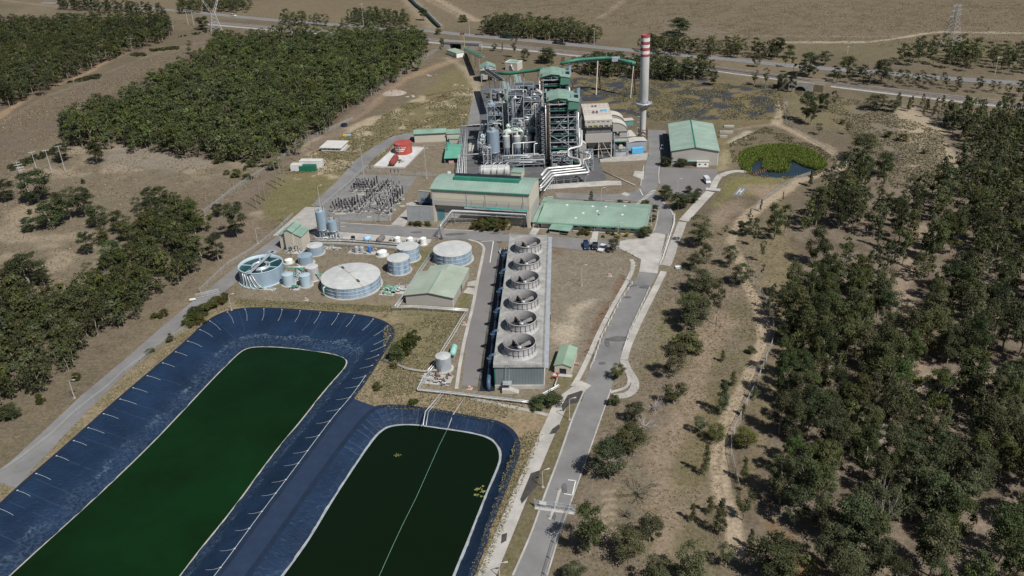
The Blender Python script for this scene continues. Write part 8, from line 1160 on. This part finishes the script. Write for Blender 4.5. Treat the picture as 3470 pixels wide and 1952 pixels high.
MESHF = bpy.data.materials.new('chain_link'); MESHF.use_nodes = True; n = MESHF.node_tree; bs = n.nodes['Principled BSDF']; bs.inputs['Base Color'].default_value = (.42,.42,.41,1); tr = n.nodes.new('ShaderNodeBsdfTransparent'); mx = n.nodes.new('ShaderNodeMixShader'); ns = n.nodes.new('ShaderNodeTexNoise'); ns.inputs['Scale'].default_value = 1.5; mr = n.nodes.new('ShaderNodeMapRange'); mr.inputs[1].default_value = .3; mr.inputs[2].default_value = .7; mr.inputs[3].default_value = .62; mr.inputs[4].default_value = .86
n.links.new(ns.outputs[0], mr.inputs[0]); n.links.new(mr.outputs[0], mx.inputs[0]); n.links.new(bs.outputs[0], mx.inputs[1]); n.links.new(tr.outputs[0], mx.inputs[2]); n.links.new(mx.outputs[0], n.nodes['Material Output'].inputs[0])
def fence(lab, v, pts, h_=2.2, sp=4.5, mesh=True, mat=STEEL, rails=1, pw=.09, name='wire_fence', cat='fence'):
    P = [np.array(p) for p in gs(v, pts)]; o = thing(name, lab, cat, (*P[0],0)); c0 = P[0]; fm = MB(); rl = MB(); pm = None; cnt = 0
    tot = sum(np.hypot(*(b_-a)) for a, b_ in zip(P[:-1], P[1:])); sp = max(sp, tot/95)
    for a, b_ in zip(P[:-1], P[1:]):
        a, b_ = a-c0, b_-c0; L_ = np.hypot(*(b_-a)); n_ = max(1, int(L_/sp))
        if mesh: fm.add([(*a,.05),(*b_,.05),(*b_,h_),(*a,h_)], [(0,1,2,3)], MESHF)
        for k in range(rails): z = h_*(1-.42*k)-.04; rl.bar((*a,z),(*b_,z),pw*.7 if not mesh else .05,mat)
        for i in range(n_):
            q = a+(b_-a)*i/n_
            if pm is None: pm = MB().box(-pw,-pw,0,pw,pw,h_,mat).build('post', o, (*q,0))
            else: d = pm.copy(); C.objects.link(d); d.parent = o; d.location = (*q,0)
    if mesh: fm.build('mesh', o)
    rl.build('rail', o)
fence('long wire fence along the left road and grass yard up to the big wood', 'f', [(-20,930),(160,790),(330,660),(440,590),(560,520),(650,460),(760,380),(900,280),(1080,170),(1250,100),(1420,20)]); fence('wire fence continuing along the big wood to the railway bridge', 'i', [(100,760),(250,660),(420,560),(560,470),(650,410),(740,350),(790,300)]); fence('wire fence around the left side of the switchyard', 'f', [(1130,868),(1260,760),(1400,640),(1540,500),(1640,490)]); fence('wire fence along the back of the switchyard', 'f', [(1560,530),(1800,545),(2040,565),(2230,575)]); fence('wire fence along the front of the switchyard', 'c', [(1075,205),(1300,222),(1560,215)], 2.0)
fence('pale wire fence winding along the dirt track on the right', 'n', [(880,20),(900,75),(930,130),(960,180),(985,250),(998,320),(985,380),(960,440),(930,520),(900,590),(870,650),(840,715),(810,780),(795,830),(795,890),(815,980),(832,1060)], 2.4, mat=LAMP); fence('wire fence from the culvert down to the reed pond gate', 'e', [(1460,-10),(1475,90),(1485,180),(1560,230),(1700,320),(1850,410),(1960,470),(2030,500)], 2.2); fence('wire fence beside the dirt track past the helipad', 'e', [(2030,510),(2020,555),(1960,590)], 2.4, mat=LAMP); fence('wire fence on the inner side of the track behind the helipad', 'e', [(1700,640),(1560,690),(1400,790),(1250,900),(1170,990),(1160,1040)], 1.8, 5)
fence('wire fence between the left gravel road and the larger pond', 'l', [(1000,150),(900,215),(800,290),(650,400),(560,485),(400,610),(270,735),(120,850),(0,930)], 1.8, 6); fence('wire fence along the left yard beside the wood', 'k', [(1230,800),(1400,640),(1560,540),(1700,430),(1800,330)], 2.0, 5)
fence('row of white posts down the left edge of the entry road', 'd', [(1880,480),(1790,610),(1700,790),(1650,880),(1590,1060),(1560,1130)], 1.5, 3.6, False, WHITE, 2, .08, 'post_fence'); fence('row of white posts down the right edge of the entry road', 'd', [(2010,515),(1930,690),(1860,840),(1810,990)], 1.3, 3.6, False, WHITE, 2, .07, 'post_fence'); fence('white post and rail guard at the left edge of the apron', 'y', [(1210,400),(1290,400),(1480,480),(1650,580),(1810,680)], 1.2, 3.2, False, WHITE, 1, .16, 'guard_rail', 'guard rail'); fence('white post guard rail along the right edge of the apron', 'e', [(490,1010),(485,1085),(455,1180),(420,1280),(385,1400),(360,1449)], 1.2, 3.0, False, WHITE, 1, .14, 'guard_rail', 'guard rail'); fence('wire fence down the right side of the road below the gate', 'm', [(1800,1000),(1760,1120),(1700,1240),(1640,1449),(1600,1600)], 2.0, 5)
fence('low pipe rail beside the red tank bund', 'f', [(2110,290),(2228,290)], 1.6, 3.5, False, LAMP, 1, .12, 'guard_rail', 'guard rail')
# gates
pa, pb2 = g('m',1590,1000), g('m',1800,1030); o = thing('entrance_gate', 'grey steel sliding gate with sign across the entry road', 'gate', (*pa,0), math.atan2(*(pb2-pa)[::-1])); L_ = np.hypot(*(pb2-pa)); mb = MB(); [mb.bar((-.5,0,z),(L_+.8,0,z),.12,STEEL) for z in (.25,1.3,2.2)]; [mb.bar((x,0,.25),(x,0,2.2),.09,STEEL) for x in np.linspace(-.5,L_+.8,9)]; mb.build('gate_frame', o); mb = MB(); mb.add([(-.5,0,.25),(L_+.8,0,.25),(L_+.8,0,2.2),(-.5,0,2.2)], [(0,1,2,3)], MESHF); mb.build('gate_mesh', o); MB().box(.2,-.1,1.1,2.0,-.06,2.1,WHITE).build('sign_board', o)
for x in (-.9, L_*.5, L_+1.1): MB().box(x-.12,-.12,0,x+.12,.12,2.5,STEEL).build('post', o)
MB().box(-.9,-.9,.02,L_+1,.9,.10,CONCP).build('threshold', o)
q = thing('median_strip', 'narrow pale raised strip in the road through the gate', 'traffic island', (*g('m',1700,990),0)); a0, a1 = g('m',1730,882)-g('m',1700,990), g('m',1660,1085)-g('m',1700,990); strip([tuple(a0), (0,0), tuple(a1)], .7, .2, CONCP, (mm := MB()), 0); mm.build('kerb_top', q); [MB().cyl((*t,0),(*t,1.6),.07,.07,6,STEEL).build('card_reader', q) for t in (a0*.9, a1*.85)]
pa, pb2 = g('k',1205,838), g('k',1345,805); o = thing('yard_gate', 'wire gate across the left gravel road', 'gate', (*pa,0), math.atan2(*(pb2-pa)[::-1])); L_ = np.hypot(*(pb2-pa)); mb = MB(); [mb.bar((0,0,z),(L_,0,z),.1,LAMP) for z in (.3,2.0)]; [mb.bar((x,0,.3),(x,0,2.0),.08,LAMP) for x in np.linspace(0,L_,5)]; mb.build('gate_frame', o); mb = MB(); mb.add([(0,0,.3),(L_,0,.3),(L_,0,2),(0,0,2)], [(0,1,2,3)], MESHF); mb.build('gate_mesh', o); q = thing('gate_sign', 'small white sign lying by the left gate', 'sign', (*g('k',1185,853),0), .3); MB().box(-1.1,-.1,.5,1.1,.0,1.3,WHITE).build('board', q); MB().box(-.1,.003,0,.1,.12,1.3,STEEL).build('post', q)
# ------------------------------------------------------------------ vehicles
def car(p, rz, lab, body, kind='car', s=1.0, cat='car'):
    o = thing({'van':'parked_van','ute':'pickup_truck','truck':'truck'}.get(kind,'parked_car'), lab, cat, (*p,.13), rz); L_, W_ = (4.6,1.85) if kind == 'car' else (5.2,1.95); L_ *= s; W_ *= s
    if kind == 'truck':
        MB().box(-4,-1.25,1.0,3.2,1.25,3.4,body).build('load_body', o); cb = MB().ext([(3.4,.6),(5.6,.6),(5.6,1.8),(5.2,3.0),(3.4,3.1)], -1.2, 1.2, body, 'y').build('cab', o); MB().box(5.45,-1.0,1.9,5.63,1.0,2.6,GLASS).build('windscreen', cb); MB().box(-4,-1.1,.7,5.5,1.1,.99,DSTEEL).build('chassis', o); ax_ = (-3,-1.8,4.4); rw = .55
    else:
        pf = {'car':[(-.5,.28),(.5,.28),(.5,.62),(.46,.78),(.2,.88),(-.40,.92),(-.5,.85)], 'ute':[(-.5,.4),(.5,.4),(.5,.8),(.47,.95),(.22,1.02),(-.5,1.02)], 'van':[(-.5,.4),(.5,.4),(.5,.85),(.44,1.05),(.34,1.15),(-.5,1.15)]}[kind]; MB().ext([(u*L_,z*s) for u, z in pf], -W_/2, W_/2, body, 'y').build('body', o)
        cf = {'car':[(.22,.88),(.06,1.42),(-.26,1.46),(-.44,.92)], 'ute':[(.24,1.02),(.10,1.72),(-.12,1.74),(-.14,1.02)], 'van':[(.36,1.15),(.22,1.95),(-.48,1.98),(-.49,1.15)]}[kind]; MB().ext([(u*L_,z*s) for u, z in cf], -W_/2+.1, W_/2-.1, GLASS, 'y').build('windows', o); t = cf[1:3]; MB().box(t[1][0]*L_-.02,-W_/2+.08,t[0][1]*s-.01,t[0][0]*L_+.02,W_/2-.08,t[1][1]*s+.05,body).build('roof', o)
        if kind == 'ute': MB().box(-.49*L_,-W_/2+.08,1.023*s,-.16*L_,W_/2-.08,1.06*s,BLACK).build('tray', o)
        for y in (-W_/2+.2, W_/2-.5): MB().box(L_*.5-.02,y,.62*s,L_*.5+.03,y+.3,.76*s,WHITE).build('headlight', o)
        ax_ = (-L_*.3, L_*.3); rw = .34*s
    for x in ax_:
        for y in (-1,1): wy = (1.1 if kind == 'truck' else W_/2-.12); mb = MB(); mb.cyl((x,y*wy-.12,rw),(x,y*wy+.12,rw),rw,rw,14,RUBBER); w_ = mb.build('wheel', o); mb = MB(); mb.cyl((x,y*(wy+.121)-.01,rw),(x,y*(wy+.121)+.01,rw),rw*.6,rw*.6,10,STEEL); mb.build('rim', w_)
    return o
paint = lambda n_, c: M(n_, c, .25, .05, .5, .2, spec=.6)
NAVY = paint('navy_car_paint', (.02,.035,.08)); BLK = paint('black_car_paint', (.012,.014,.022)); SILV = paint('silver_car_paint', (.42,.47,.52)); WPT = paint('white_car_paint', (.7,.71,.72)); GRN = paint('dark_green_paint', (.02,.05,.04))
rz0 = AX-math.pi/2
o = car(g('y',430,370), rz0+.05, 'navy blue car with its boot and side door open beside the crossing', NAVY, s=1.25); MB().box(-.52*5.7,-.9,1.15,-.47*5.7,.9,2.0,NAVY).build('open_boot_lid', o); MB().box(.2,1.15,.5,.3,2.2,1.3,NAVY).build('open_door', o)
car(g('y',650,375), rz0-.12, 'dark blue hatchback between the navy and the pale car', BLK, s=1.2); car(g('y',850,425), rz0-.45, 'pale silver car parked beside the small gum tree', WPT, s=1.25)
car(g('e',778,705), rz0+.1, 'white van parked alone at the right of the car park', WPT, 'van', 1.15, 'van'); car(g('e',388,408), rz0-.25, 'silver car at the corner of the warehouse', SILV, s=1.2); car(g('e',430,365), rz0, 'white utility truck in the shade of the warehouse', WPT, 'ute', 1.2, 'utility truck')
hd = lambda v, x, y: math.atan2(*(g(v,x+50,y+4.5)-g(v,x,y))[::-1])
car(g('i',2282,371), hd('j',400,420), 'white car on the highway right of the chimney', WPT, s=1.35); car(g('h',1697,118), hd('h',1697,118), 'white car on the highway near the splayed pylon', WPT, s=1.4); car(g('i',1580,320), hd('i',1580,320), 'dark car on the highway in the middle of the picture', BLK, s=1.4); car(g('i',1622,326), hd('i',1580,320), 'second dark car close behind the other on the highway', GRN, s=1.2); car(g('i',1218,280), hd('i',1218,280)+math.pi, 'dark green truck on the highway behind the belt of trees', GRN, 'truck', 1, 'truck')
# ------------------------------------------------------------------ helipad, reed pond weir, culvert, signs
A = g('e',1002,828); B_ = g('e',1085,832); D_ = g('e',1150,755); rz_ = math.atan2(*(B_-A)[::-1]); o = thing('helipad', 'square grey helipad with white letter H', 'helipad', (*A,0), rz_); W_ = np.hypot(*(B_-A)); q = rel(o, D_); MB().prism([(0,0),(W_,0),q,(q[0]-W_,q[1])], 0, .35, M('pad_grey', (.17,.17,.172), .9, .12, .4)).build('slab', o); mk = MB(); T = lambda a, b_: (a*W_+(q[0]-W_)*b_, q[1]*b_); z_ = .36
for a0, a1, b0, b1 in ((.28,.36,.2,.8),(.64,.72,.2,.8),(.36,.64,.46,.54)): mk.add([(*T(a0,b0),z_),(*T(a1,b0),z_),(*T(a1,b1),z_),(*T(a0,b1),z_)], [(0,1,2,3)], LINE)
mk.build('letter_marking', o)
a, b_ = g('e',1185,635), g('e',1345,578); o = thing('timber_weir', 'low brown timber weir reaching into the reed pond', 'weir', (*a,0), math.atan2(*(b_-a)[::-1])); L_ = np.hypot(*(b_-a)); MB().box(0,-.15,-.6,L_,.15,.5,RUST).build('wall', o); [MB().box(x,-.5,-.9,x+.35,.5,.9,M('weir_timber', (.20,.12,.08), .9, .3, .8)).build('post', o) for x in np.linspace(0,L_-.4,9)]
o = thing('footbridge', 'pale concrete slab bridge over the drain beside the car park', 'footbridge', (*g('e',770,770),0), math.atan2(*(g('e',898,782)-g('e',770,770))[::-1])); L_ = np.hypot(*(g('e',898,782)-g('e',770,770))); MB().box(0,-1.2,.25,L_,1.2,.6,CONCP).build('deck', o); MB().box(0,-1.35,.25,L_,-1.203,1.2,WHITE).build('parapet', o); MB().box(.5,-1,0,1.2,1,.248,CONC).build('abutment', o); MB().box(L_-1.2,-1,0,L_-.5,1,.248,CONC).build('abutment', o)
b = g('j',975,650); hh = ht('j',975,650,588); o = thing('culvert', 'concrete arched culvert under the railway', 'culvert', (*b,0), hd('j',975,650)); R_ = hh*.62; n_ = 12; wv = hh*1.35; mb = MB(); arc = [(R_*math.cos(t), R_*.85*math.sin(t)) for t in np.linspace(0, math.pi, n_)]
out = [(wv,0),(wv,hh),(-wv,hh),(-wv,0)]; poly = [(wv,0),(wv,hh),(-wv,hh),(-wv,0)]+[(x,z) for x,z in arc[::-1]]; mb.ext(poly, -.4, .4, CONCP, 'y'); mb.build('headwall', o); mb = MB(); mb.ext([(x*.99,z*.99) for x,z in arc], .1, 1.2, BLACK, 'y'); mb.build('barrel', o); mb = MB(); mb.prism([(-wv-6,.6),(wv+6,.6),(wv+9,9),(-wv-9,9)], 0, hh*.8, M('bank_earth', (.17,.14,.10), .95, .2, .3)); mb.build('bank', o)  # barrel is a black plug, the shade inside the arch as colour
q = thing('sign', 'white triangular sign panel behind the turbine hall', 'sign', (*g('f',2340,555),0), AX); MB().prism([(0,0),(1.6,0),(1.6,.12),(0,.12)], 0, 2.0, WHITE).build('panel', q); MB().box(.7,.123,0,.9,.25,2.2,STEEL).build('post', q)
q = thing('bollard_drum', 'yellow and black drum near the pump shed', 'drum', (*g('d',1433,965),0)); mb = MB(); mb.lathe([(.5,0),(.5,.9)], M('drum_yellow', (.45,.33,.03), .6, .2, 1), 14); mb.disc(.5,.9,BLACK,14); mb.build('body', q)
q = thing('electrical_cabinet', 'grey cabinet on the right side of the cooling tower', 'cabinet', (*g('d',1247,745),0), AX); MB().box(-.7,-.5,0,.7,.5,2.4,DSTEEL).build('body', q); MB().box(-.75,-.55,2.403,.75,.55,2.5,STEEL).build('lid', q)
q = thing('yard_marker', 'pale boundary stone cabinet near the right grass bank', 'cabinet', (*g('n',550,12),0)); MB().box(-1.2,-.6,0,1.2,.6,.7,M('pale_teal', (.35,.5,.48), .6, .1, 1)).build('body', q); MB().box(-1.25,-.65,.703,1.25,.65,.8,WHITE).build('lid', q)
